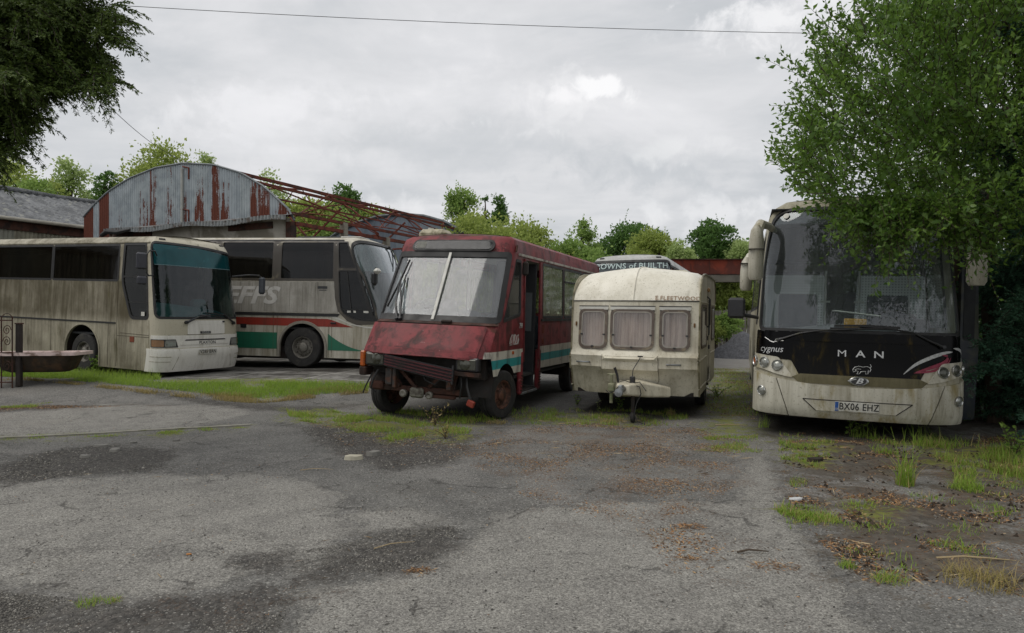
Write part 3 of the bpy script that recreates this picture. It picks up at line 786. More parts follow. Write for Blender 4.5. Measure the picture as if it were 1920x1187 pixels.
# ------------------------------------------------------------------ the big coach on the right
def coach_right():
    root = thing('coach', 'tall cream coach with black front and full width windscreen under the overhanging tree', 'coach',
                 (4.49, 8.89, 0), (0, radians(1.6), radians(-18.7)), 'abandoned coaches in the yard')
    rk = pw([(.25, .10), (.36, .02), (.60, .0), (.80, .015), (.95, .05), (1.4, .09), (3.1, .46), (3.4, .5)])
    B = Body(1.25, 11.5, .46, 2.7, rk, 2.0, 2.98, .30, lambda z: .0 if z < 1.2 else .12*((z-1.2)/1.8)**1.3)
    cream = paint('coach_cream', hx('b6b19f'), hx('625c40'), .42, .62, .55, hx('6b6228'), .4, seed=1.)
    cream2 = paint('bumper_cream', hx('cbc8ba'), hx('5f573a'), .40, .75, .5, hx('7a6a2a'), .4, seed=2., spots=.6)
    blackp = paint('front_black', hx('050506'), hx('17160f'), .20, .75, .35, hx('5b4c1a'), .25, seed=3., spots=.15, spec=.12)
    sf, sL, sy = B.sf, B.sL, B.sy
    ws = rpoly([(-sf+.16, 1.42), (sf-.16, 1.42), (sf-.09, 2.4), (sf-.26, 3.13), (-sf+.26, 3.13), (-sf+.09, 2.4)], [.10, .10, .3, .3, .3, .3], 7)
    sidewin = [rrect(sy(1.0), 1.5, sy(2.1), 2.85, .08), rrect(sy(2.3), 1.75, sL-.3, 2.85, .08)]
    sideL = [[(-u, v) for u, v in p] for p in sidewin]
    holes = [ws]+sidewin+sideL+[arc_hole(s*sy(2.7), .5, .58) for s in (1, -1)]+[arc_hole(s*sy(8.6), .5, .58) for s in (1, -1)]
    panel(MB(), B, [(-sL, .30), (sL, .30), (sL, B.vt), (-sL, B.vt)], holes, .16).build('body', cream, root)
    B.roof().build('roof', cream, root); B.rear(.3).build('rear_panel', cream, root)
    # windscreen and its rubber
    scr = panel(MB(), B, ws, [], .12, -.012).build('windscreen', glass('coach_screen', (.84, .92, .92, 1), .10, (.38, .43, .44, 1), 1.5, .035, .35, .05, 1.), root)
    ring(MB(), B, ws, .05, .006, -.03).build('rubber_seal', M['black_rubber'], scr)
    panel(MB(), B, rpoly([(-sf+.22, 2.92), (sf-.22, 2.92), (sf-.36, 3.09), (-sf+.36, 3.09)], .04), [], .12, -.02).build('sun_strip', glass('coach_strip', (.12, .12, .15, 1), .1, (.3, .28, .3, 1), 1.2, .04, .4), scr)
    for L_ in (sidewin, sideL):
        for p in L_:
            g = panel(MB(), B, p, [], .25, -.012).build('side_window', glass('coach_side_glass', (.1, .11, .11, 1), .2, (.25, .25, .2, 1), 1.), root)
            ring(MB(), B, p, .05, .004, -.02).build('rubber_seal', M['black_rubber'], g)
    # black front panel between bumper and glass
    bp = rpoly([(-sf+.02, 1.04), (-.82, 1.02), (-.70, .80), (.70, .80), (.82, 1.02), (sf-.02, 1.04), (sf-.06, 1.41), (-sf+.06, 1.41)], [.02, .03, .05, .05, .03, .02, .04, .04])
    patch(root, 'front_panel', B, bp, blackp, .006, -.02, .1)
    patch(root, 'scuttle_panel', B, rpoly([(-.80, 1.285), (.80, 1.285), (.92, 1.40), (-.92, 1.40)], .03), blackp, .022, 0., .1)
    # bumper in three pieces, lamps in cream housings
    top = lambda s: .70+.16*abs(s/sf)**2.2
    def bmp(a, c, sa=0., sc=0.):
        n = 10; up = [(a+sa+(c+sc-a-sa)*i/n, top(a+sa+(c+sc-a-sa)*i/n)) for i in range(n+1)]
        return [(a, .29), (c, .29)]+up[::-1]
    bum = patch(root, 'bumper', B, bmp(-.82, .82, -.17, .17), cream2, .035, -.06, .08)
    for a, c, sa, sc in ((-sf-.05, -.835, 0, -.17), (.835, sf+.05, .17, 0)):
        p = bmp(a, c, sa, sc); patch(root, 'bumper_corner', B, p, cream2, .034, -.06, .08)
    panel(MB(), B, rpoly([(-.66, .52), (.62, .52), (.44, .38), (-.50, .38)][::-1], .015), [], .1, .042).build('plate_recess', cream2, bum)
    q = MB(); S2 = lambda u, v, o=0.: B(u, v, o)
    for a, c in (((-.66, .525), (.62, .525)), ((-.66, .525), (-.5, .38)), ((.62, .525), (.44, .38))):
        q.tube([B(lerp(a[0], c[0], t/8), lerp(a[1], c[1], t/8), .043) for t in range(9)], .006, 6)
    q.build('recess_edge', M['under'], bum)
    patch(root, 'grille_strip', B, [(-.72, .725), (.72, .725), (.80, .80), (.70, .845), (-.70, .845), (-.80, .80)], paint('strip_gold', hx('6f6849'), hx('3f3a22'), .5, .6, .5, hx('5b5322'), .4, seed=4.), .016, -.02, .1)
    for sg in (-1, 1):
        hp = [(sg*u, v) for u, v in ((.79, .79), (.86, .795), (1.0, .82), (1.2, .875), (sf+.04, .90), (sf+.04, 1.08), (1.25, 1.075), (.98, 1.05))]
        hl = patch(root, 'lamp_housing', B, rpoly(hp, .03), cream2, .022, -.05, .08)
        for i, (u, mt) in enumerate(((1.36, 'amber'), (1.17, 'lamp_glass'), (.99, 'lamp_glass'))):
            lamp(root, B, sg*u, .965-.03*(i == 2)+.012*(i == 0), .062, M[mt] if sg < 0 else M['lamp_dark'], off=.024)
        lamp(root, B, sg*1.19, .585, .055, M['lamp_glass'], 'fog_lamp', .038)
    plate(root, B, -.02, .455, 'BX06 EHZ', .52, .125, .05, True)
    # lettering and emblems
    letters(root, 'maker_letters', B, [(('M', -.2, 1.135, .085), dict(off=.012, sx=1.25)), (('A', .02, 1.135, .085), dict(off=.012, sx=1.35, bold=.012)), (('N', .235, 1.135, .085), dict(off=.012, sx=1.35, bold=.012))], M['letter_silver'])
    letters(root, 'model_script', B, [(('cygnus', -1.09, 1.155, .085), dict(off=.012, shear=.25, bold=.004))], M['letter_silver'])
    q = MB(); q.tube(spath(B, [(-1.18, 1.31), (-1.10, 1.262), (-1.045, 1.245), (-1.02, 1.29), (-.93, 1.315)], .012), .006, 5)
    q.tube(spath(B, [(-1.06, 1.25), (-1.0, 1.262), (-.92, 1.275)], .012), .005, 5); q.build('bird_emblem', M['letter_silver'], root)
    # outline of a prowling lion
    lion = [(-.10, .95), (-.075, .985), (-.03, 1.0), (.02, .99), (.065, 1.0), (.10, .99), (.115, .96), (.10, .93), (.085, .95), (.08, .905), (.05, .9), (.055, .935), (.0, .93), (-.02, .9), (-.05, .895), (-.035, .93), (-.06, .94), (-.09, .92), (-.10, .95)]
    q = MB(); q.tube(spath(B, [(u+.03, v-.02) for u, v in lion], .010), .0045, 5); q.tube(spath(B, [(.135, .955), (.15, .985), (.135, 1.01)], .010), .0045, 5)
    q.tube(spath(B, [(-.045, .93), (-.01, .945), (.03, .94)], .010), .004, 5); q.build('lion_emblem', M['letter_silver'], root)
    q = MB(); q.lathe([(.115, 0), (.115, .012), (.10, .018), (.095, .010), (.001, .010)], frame_at(B, 0, .785, .018) @ Matrix.Diagonal((1, .52, 1, 1)), 28)
    bd = q.build('badge', M['chrome'], root)
    T = frame_at(B, 0, .785, .018); q = MB(); q.lathe([(.092, .0115), (.001, .0118)], T @ Matrix.Diagonal((1, .52, 1, 1)), 28); q.build('badge_field', M['black_plastic'], bd)
    q = MB(); text(q, lambda a, c, o=0.: T @ Vector((a, c, o)), 'B', .0, 0, .066, off=.0145, sx=1.5, shear=.35, bold=.02); q.bar(T @ Vector((-.13, .0, .013)), T @ Vector((-.03, .028, .013)), .006, .012); q.build('badge_letter', M['letter_silver'], bd, 0)
    # swoosh: brush strokes in grey and crimson
    def stroke(c, w0, name, mat, off):
        mb = MB(); n = 24; up = []; lo = []
        for i in range(n+1):
            t = i/n; k = t*(len(c)-1); j = min(int(k), len(c)-2); f = k-j
            def cr(d):
                p0, p1, p2, p3 = c[max(j-1, 0)][d], c[j][d], c[j+1][d], c[min(j+2, len(c)-1)][d]
                return .5*(2*p1+(p2-p0)*f+(2*p0-5*p1+4*p2-p3)*f*f+(3*p1-p0-3*p2+p3)*f**3)
            x, y = cr(0), cr(1); w = w0*sin(pi*min(max(t, .02), .98))**.7
            up.append((x-w*.3, y+w)); lo.append((x+w*.3, y-w))
        panel(mb, B, up+lo[::-1], [], .06, off).build(name, mat, root)
    sg_ = plain('stroke_grey', hx('b5b6b4'), .5, 0, .7, 26); sr_ = plain('stroke_crimson', hx('842039'), .5, 0, .5, 20)
    stroke([(.52, .90), (.66, 1.03), (.85, 1.13), (1.02, 1.19), (1.12, 1.205)], .022, 'swoosh', sg_, .014)
    stroke([(.66, .93), (.85, 1.0), (1.0, 1.06), (1.06, 1.14), (.98, 1.16)], .026, 'swoosh', sr_, .0165)
    stroke([(.64, .92), (.86, .955), (1.03, 1.03), (1.10, 1.13)], .016, 'swoosh', sr_, .0145)
    stroke([(1.14, 1.25), (1.28, 1.22), (1.34, 1.13), (1.24, 1.0)], .026, 'swoosh', sg_, .012)
    # wipers
    wiper(root, B, [(-.98, 1.28), (-.72, 1.38), (-.45, 1.425), (.1, 1.46), (.28, 1.465)], [(-.35, 1.455), (0, 1.47), (.45, 1.475)])
    wiper(root, B, [(.98, 1.26), (.80, 1.34), (.62, 1.43), (.30, 1.475), (.0, 1.49)], [(-.30, 1.495), (.1, 1.505), (.48, 1.49)])
    # hanging mirrors
    def ear(x, y, z0, z1, w, name='mirror'):
        prof = [(0.02, z0), (w*.75, z0-.0), (w, z0+.05), (w*1.02, z0+.25), (w*.98, z1-.2), (w*.8, z1-.07), (w*.35, z1), (.001, z1+.01)]
        mb = MB(); mb.lathe([(r, h) for r, h in prof], Matrix.Translation((x, y, 0)) @ Matrix.Diagonal((.95, 1.25, 1, 1)), 20, True)
        s = 1 if x > 0 else -1
        mb.tube([(x, y+.02, z1-.1), (x-s*.05, y+.12, z1+.03), (x-s*.16, y+.35, z1+.03), (x-s*.25, y+.55, z1-.02)], [w*.75, w*.65, w*.5, w*.4], 10)
        o = mb.build(name, cream2, root)
        MB().bar((x-w*.98, y, z0+.42), (x+w*.98, y, z0+.42), .30, .008).build('mirror_seam', M['under'], o); return o
    ear(-1.30, .18, 2.10, 2.86, .105); ear(1.34, .22, 2.06, 2.82, .115)
    ear(-1.42, 1.5, 2.0, 2.52, .095)
    mb = MB(); mb.box(-1.66, .45, 1.56, -1.42, .53, 1.86, .035); mb.tube([(-1.5, .5, 1.62), (-1.36, .55, 1.60), (-1.24, .62, 1.58)], [.03, .028, .025], 8); mb.build('kerb_mirror', M['black_plastic'], root)
    # open door leaf at the right, dark
    dT = Matrix.Translation((1.27, .62, 0)) @ Matrix.Rotation(radians(24), 4, 'Z')
    Sd = lambda u, v, o=0.: dT @ Vector((u, -o, v))
    dl = MB().prism(rpoly([(0, .3), (.24, .3), (.27, 1.3), (.22, 2.7), (0, 2.75)], .04), -.02, .03, dT).build('door', plain('door_dark', hx('23282f'), .35, 0, .5, 4, 0, hx('3c3e34'), .4), root)
    MB().prism(rrect(.04, 1.35, .20, 2.6, .04), -.026, -.021, dT).build('door_window', M['dark_int'], dl)
    # badges of age: sticker on the screen
    MB().lathe([(.045, .0), (.04, .006), (.001, .006)], frame_at(B, -1.02, 3.03, .002), 16).build('sticker', M['off_white'], root)
    # cabin
    fl = MB().box(-1.17, .5, .95, 1.17, 11.3, 1.0); fl.box(-1.17, 11.2, 1.0, 1.17, 11.3, 2.9); fl.box(-1.1, .6, 3.12, 1.1, 11.3, 3.14); fl.build('cabin_floor', M['dark_int'], root)
    Sd = lambda u, v, o=0.: Vector((u, v, o))
    db = MB(); n = 16
    vs = []; fs = []
    for i in range(n+1):
        t = -1+2*i/n; y0 = .20+.30*abs(t)**3
        for (yy, zz) in ((y0, 1.34), (y0+.05, 1.42), (y0+.35, 1.48+.05*cos(t*3)), (y0+.55, 1.42), (y0+.6, 1.0)): vs.append((t*1.10, yy, zz))
    for i in range(n):
        for k in range(4): fs.append((i*5+k, i*5+5+k, i*5+6+k, i*5+k+1))
    db.add(vs, fs).build('dashboard', M['dash_grey'], root, 40)
    db = MB(); db.box(.35, .65, 1.30, .95, .95, 1.62, .06); db.build('instrument_binnacle', M['dark_int'], root)
    steering(root, (.62, 1.05, 1.62), .23, 28)
    for sx in (-.62, .66): seat(root, sx, 1.75, 1.35, .56, M['seat_grey'], h=.92)
    perf = MB()
    m_, b_ = new_mat('perforated_white'); o_ = b_.obj(); xs_ = b_.sep(o_)
    fx = b_.m('ABSOLUTE', b_.m('SUBTRACT', b_.m('FRACT', b_.m('MULTIPLY', xs_[0], 24.)), .5)); fz = b_.m('ABSOLUTE', b_.m('SUBTRACT', b_.m('FRACT', b_.m('MULTIPLY', xs_[2], 24.)), .5))
    hole = b_.m('MULTIPLY', b_.m('LESS_THAN', fx, .23), b_.m('LESS_THAN', fz, .23))
    b_.out(b_.bsdf(b_.mix(hole, hx('e2e4e2'), hx('a2a6a6')), .6)); 
    for sx in (-.68, .72):
        g = MB().prism(rpoly([(sx-.53, 1.3), (sx+.50, 1.3), (sx+.44, 2.28), (sx-.48, 2.28)], .03), 2.02, 2.04).build('luggage_screen', m_, root)
        q = MB(); e = sx+.46*(1 if sx < 0 else -1); q.tube([(e, 2.0, 2.35), (e, 2.0, 1.2)], .018, 8); q.bar((e-.07, 1.98, 1.86), (e+.07, 1.98, 1.86), .02, .03); q.build('grab_rail', M['off_white'], g)
    MB().box(-.14, .42, 1.44, .14, .45, 1.60, .01).build('yellow_notice', plain('notice_yellow', hx('c48f1c'), .6, 0, .4, 14), root)
    mb = MB(); mb.box(-.42, .55, 1.66, .16, .95, 1.68, .01, Matrix.Rotation(radians(6), 4, 'Y')); mb.build('white_tray', M['off_white'], root)
    MB().box(-.85, 2.1, 2.5, .85, 2.13, 3.05).build('ceiling_locker', M['dark_int'], root)
    for k in range(7):
        for sx in (-.85, -.4, .4, .85): seat(root, sx, 3.2+k*1.05, 1.2, .42, M['seat_blue'], h=.8)
    for sg in (-1, 1):
        for y in (2.7, 8.6):
            wheel(root, sg*1.09, y, .5+sg*.028, .5, .29, sg); well(root, 1.25, sg, y, .5, .58)
    u = MB().box(-1.1, .35, .22, 1.1, 11.3, .5); u.build('chassis', M['under'], root)
coach_right()
# ------------------------------------------------------------------ cream coach with the teal windscreen (left edge)
def coach_teal():
    root = thing('coach', 'grimy cream coach with teal tinted windscreen and a bathtub beside its front wheel', 'coach',
                 (-7.296, 16.21, .24), (radians(2.0), 0, radians(65.5)), 'abandoned coaches in the yard')
    root.scale = (.92, .92, .92)
    rk = pw([(.12, .10), (.30, .04), (.62, -.03), (.70, .0), (1.3, .03), (1.45, .05), (3.25, .36), (3.5, .42)])
    B = Body(1.25, 11.8, .40, 3.4, rk, 1.3, 3.22, .27, lambda z: 0. if z < 1.3 else .07*((z-1.3)/2)**1.3)
    sf, sL, sy = B.sf, B.sL, B.sy
    body = paint('grimy_cream', hx('b4ae9a'), hx('3e361d'), .49, .62, .42, hx('4f4a2a'), .45, low=.06, front_clean=.5, seed=11., band=(1.3, 2.36, .17))
    front = paint('front_cream', hx('dcdad2'), hx('8d8672'), .18, .85, .1, None, .4, seed=12., spots=.4)
    ws = rpoly([(-sf+.14, 1.47), (sf-.14, 1.47), (sf-.12, 3.1), (sf-.16, 3.2), (0, 3.31), (-sf+.16, 3.33), (-sf+.12, 3.1)], [.16, .16, .1, .12, 1., .1, .1], 6)
    drv = [(.08, 3.28), (.72, 3.28), (1.10, 3.28), (1.13, 2.35), (.78, 1.52), (.70, 1.44), (.10, 1.44)]
    def L(pts): return [(-sy(y)-.0, z) for y, z in pts]
    drv_off = lambda q: [(-(sf+.02+y), z) for y, z in q]
    dw = rpoly(drv_off(drv), [.1, .02, .03, .2, .1, .12, .1], 5)
    wins = [rrect(sy(1.72), 2.36, sy(4.32), 3.26, .04), rrect(sy(4.38), 2.36, sy(7.6), 3.26, .04), rrect(sy(7.66), 2.36, sL-.3, 3.26, .04)]
    winL = [[(-u, v) for u, v in p] for p in wins]
    arc = [arc_hole(s*sy(y), .52, .68) for s in (1, -1) for y in (3.02, 9.0)]
    panel(MB(), B, [(-sL, .16), (sL, .16), (sL, B.vt), (-sL, B.vt)], [ws, dw]+wins+winL+arc, .17).build('body', body, root)
    B.roof(.06).build('roof', paint('roof_cream', hx('b9b4a2'), hx('5c5439'), .4, .5, .25, hx('565230'), .5, seed=13.), root); B.rear(.2).build('rear_panel', body, root)
    scr = panel(MB(), B, ws, [], .12, -.012).build('windscreen', glass('teal_screen', (.26, .42, .41, 1), .02, (.25, .33, .32, 1), 1.1, .02, .6, .25, 2.), root)
    ring(MB(), B, ws, .06, .006, -.03).build('rubber_seal', M['black_rubber'], scr)
    band = rpoly([(-sf+.18, 2.78), (sf-.2, 2.78), (sf-.2, 3.12), (0, 3.27), (-sf+.18, 3.29)], .02)
    panel(MB(), B, band, [], .12, -.008).build('sun_strip', plain('teal_film', hx('114a4f'), .06, .35, .5, 2.2, 0, hx('3f7f84'), .25), scr)  # lighter teal mottle is a reflection painted into the film
    panel(MB(), B, [(-sf+.2, 2.77), (sf-.2, 2.77), (sf-.2, 2.785), (-sf+.2, 2.785)], [], .12, -.007).build('strip_edge', M['dash_teal'], scr)
    dark = glass('dark_side_glass', (.05, .05, .045, 1), .045, (.14, .12, .08, 1), .35, .06, .75, .05, 4.)
    for p in winL+wins:
        g = panel(MB(), B, p, [], .3, -.012).build('side_window', dark, root); ring(MB(), B, p, .055, .003, -.02).build('rubber_seal', M['black_rubber'], g)
    g = panel(MB(), B, dw, [], .2, -.012).build('cab_window', glass('cab_glass', (.16, .18, .17, 1), .05, (.2, .2, .16, 1), .45, .04, .6, .05, 5.), root)
    ring(MB(), B, dw, .07, .008, -.02).build('rubber_seal', M['black_rubber'], g)
    q = MB(); q.bar(B(-(sf+.12), 2.46, .004), B(-(sf+1.1), 2.46, .004), .02, .05); q.bar(B(-(sf+.12), 1.83, .004), B(-(sf+.86), 1.83, .004), .02, .025); q.build('window_bar', M['black_rubber'], g)
    MB().box(-1.262, .78, 1.50, -1.254, .66, 1.60).build('sticker', M['off_white'], g)
    # rub strip, gutter, panel seams on the near flank
    for sg in (-1, 1):
        patch(root, 'rub_strip', B, [(sg*sy(1.72), 1.27), (sg*(sL-.05), 1.27), (sg*(sL-.05), 1.31), (sg*sy(1.72), 1.31)], M['black_rubber'], .014, -.01, .4)
        patch(root, 'gutter', B, [(sg*sy(.35), 3.31), (sg*(sL-.05), 3.31), (sg*(sL-.05), 3.34), (sg*sy(.35), 3.34)], body, .02, -.01, .3)
    q = MB()
    def seam(a, c, n=6, r=.006): q.tube([B(lerp(a[0], c[0], i/n), lerp(a[1], c[1], i/n), .001) for i in range(n+1)], r, 4)
    y1 = -sy(1.68)
    for a, c in (((y1, .2), (y1, 3.5)), ((y1+.02, .98), (-sf-.08, .98)), ((-sf-.08, .2), (-sf-.08, 1.40)), ((-sy(2.0), .2), (-sy(2.0), 1.27)), ((y1+.15, 1.05), (-sf-.1, 1.03)), ((-sy(4.3), .2), (-sy(4.3), 1.27)), ((-sy(5.6), .2), (-sy(5.6), 1.27)),
                 ((-sf-.08, 1.05), (sf+.08, 1.05)), ((-.52, 1.05), (-.52, 1.40)), ((.62, 1.05), (.62, 1.40)), ((-.52, 1.30), (.62, 1.30))): seam(a, c)
    q.build('panel_seam', plain('seam_dark', hx('3f3927'), .8), root)
    MB().box(-1.262, 1.18, .84, -1.250, 1.02, .98, .003).build('side_marker', plain('marker_rust', hx('7a3b22'), .6, 0, .4, 20), root)
    # wheel-arch lip
    for sg in (-1, 1):
        for y in (3.02, 9.0):
            arch_lip(root, B, sg*sy(y), .52, .68, body, .045, .014, zb=.2)
            wheel(root, sg*1.06, y, .49, .49, .29, sg); well(root, 1.25, sg, y, .52, .68)
    # front: bumper, lamps, grille slot
    n = 12; bt = lambda s: .70
    bump_ = [(-sf-.15, .15), (sf+.15, .15), (sf+.15, .71), (-sf-.15, .71)]
    bm = patch(root, 'bumper', B, bump_, front, .03, -.05, .12)
    q = MB()
    for sg in (-1, 1):
        q.tube([B(sg*.78, .69, .032), B(sg*.80, .5, .032), B(sg*.9, .2, .032)], .006, 4); q.tube([B(sg*(.98+.1*k), .52, .032) for k in range(6)], .005, 4); q.tube([B(sg*(.98+.1*k), .40, .032) for k in range(6)], .005, 4)
    q.build('bumper_crease', plain('crease', hx('7d7359'), .8), bm)
    patch(root, 'nose_panel', B, rpoly([(-sf-.02, .73), (sf+.02, .73), (sf+.02, 1.04), (-sf-.02, 1.04)], .02), front, .006, -.01, .12)
    patch(root, 'nose_panel', B, rpoly([(-.53, 1.06), (.63, 1.06), (.63, 1.41), (-.53, 1.41)], .03), front, .008, -.01, .12)
    patch(root, 'grille_slot', B, rpoly([(-.62, .905), (.66, .905), (.62, .935), (-.58, .935)], .008), M['black_plastic'], .014, 0)
    patch(root, 'grille_surround', B, rpoly([(-.76, .80), (.76, .80), (.68, .895), (-.70, .895)], .02), front, .02, 0)
    for sg in (-1, 1):
        hb = patch(root, 'headlight', B, rpoly([(sg*u, v) for u, v in ((.80, .745), (1.48, .745), (1.48, .945), (.86, .945))], .02), M['black_plastic'], .014, -.02, .1)
        panel(MB(), B, rrect(*sorted((sg*.86, sg*1.12))[:1], .765, sorted((sg*.86, sg*1.12))[1], .925, .02), [], .08, .022, .01).build('lens', M['lamp_glass'], hb)
        panel(MB(), B, rrect(sorted((sg*1.14, sg*1.44))[0], .765, sorted((sg*1.14, sg*1.44))[1], .925, .02), [], .08, .022, .01).build('lens', plain('dull_amber', hx('8d6b4a'), .25, 0, .5, 20), hb)
    letters(root, 'maker_letters', B, [(('PLAXTON', .05, .845, .075), dict(off=.026, sx=1.05, bold=.01))], M['letter_dark'])
    bd = patch(root, 'badge', B, rrect(-.16, 1.075, .16, 1.135, .01), M['letter_dark'], .016, 0)
    letters(bd, 'badge_letters', B, [(('DENNIS', 0, 1.105, .042), dict(off=.019, sx=1.1, bold=.01))], M['letter_silver'])
    plate(root, B, .02, .615, 'V285 BAN', .56, .125, .05)
    MB().box(-.55, .04, 1.36, -.50, .0, 1.40, .004).build('bonnet_catch', M['black_plastic'], root)
    MB().box(.56, .04, 1.36, .61, .0, 1.40, .004).build('bonnet_catch', M['black_plastic'], root)
    # roof-edge marker lamps
    for u in (-1.0, 1.0): patch(root, 'roof_marker', B, rrect(u-.09, 3.42, u+.09, 3.46, .012), M['dark_int'], .012, -.01)
    wiper(root, B, [(-.58, 1.36), (-.2, 1.50), (.15, 1.53)], [(-.15, 1.535), (.2, 1.54), (.5, 1.50)], .02)
    wiper(root, B, [(.95, 1.33), (.75, 1.46), (.6, 1.56)], [(.75, 1.5), (.35, 1.58), (.0, 1.60)], .02)
    # mirror arms
    mb = MB(); mb.tube([(-1.24, .30, 2.98), (-1.34, .24, 3.08), (-1.50, .22, 3.08), (-1.56, .22, 3.0), (-1.56, .26, 2.75), (-1.55, .24, 2.55), (-1.50, .23, 2.48), (-1.34, .28, 2.50), (-1.26, .34, 2.44)], .018, 8)
    ar = mb.build('mirror_arm', M['black_plastic'], root)
    MB().box(-1.84, .17, 2.62, -1.58, .27, 3.02, .04, Matrix.Translation((0, 0, 0))).build('mirror', plain('mirror_shell', hx('3c3d44'), .5, 0, .3, 8), ar)
    MB().box(-1.80, .19, 2.26, -1.55, .28, 2.46, .035).build('mirror', plain('mirror_shell_small', hx('3c3d44'), .5, 0, .3, 8), ar)
    mb = MB(); mb.tube([(1.2, .42, 2.60), (1.5, .12, 2.66), (1.72, -.05, 2.66), (1.80, -.08, 2.58)], .022, 8); ar = mb.build('mirror_arm', M['black_plastic'], root)
    mb = MB(); mb.box(1.72, -.16, 2.14, 1.90, .0, 2.62, .05); mb.build('mirror', plain('mirror_shell_far', hx('42464c'), .5, 0, .3, 8), ar)
    # cabin
    fl = MB().box(-1.17, .6, .95, 1.17, 11.5, 1.0); fl.box(-1.17, 11.4, 1., 1.17, 11.5, 3.2); fl.box(-1.1, .9, 3.38, 1.1, 11.5, 3.40); fl.build('cabin_floor', M['dark_int'], root)
    db = MB(); n = 14; vs = []; fs = []
    for i in range(n+1):
        t = -1+2*i/n; y0 = .14+.34*abs(t)**3
        for (yy, zz) in ((y0, 1.30), (y0+.04, 1.56), (y0+.3, 1.74-.12*t), (y0+.6, 1.66), (y0+.62, 1.)): vs.append((t*1.08, yy, zz))
    for i in range(n):
        for k in range(4): fs.append((i*5+k, i*5+5+k, i*5+6+k, i*5+k+1))
    db.add(vs, fs).build('dashboard', M['dash_teal'], root, 40)
    MB().box(.1, .5, 1.55, .5, .8, 1.95, .08).build('instrument_binnacle', M['dash_teal'], root)
    steering(root, (-.60, .95, 1.92), .24, 30)
    MB().tube([(.62, .6, 1.6), (.64, .62, 1.82), (.72, .7, 1.86), (.80, .7, 1.55)], .02, 8).build('grab_handle', M['black_plastic'], root)
    q = MB(); q.tube([(.32, .55, 2.9), (.46, .62, 2.3), (.58, .7, 1.7)], .022, 8); q.build('wiper_upper', M['black_plastic'], root)
    seat(root, -.62, 1.55, 1.3, .5, M['seat_blue'], h=.8); seat(root, .62, 2.0, 1.3, .5, M['seat_blue'], h=.8)
    for k in range(8):
        for sx in (-.85, -.4, .4, .85): seat(root, sx, 3.0+k*1.0, 1.35, .42, M['seat_blue'], h=.8)
    MB().box(-1.1, .4, .18, 1.1, 11.5, .5).build('chassis', M['under'], root)
coach_teal()

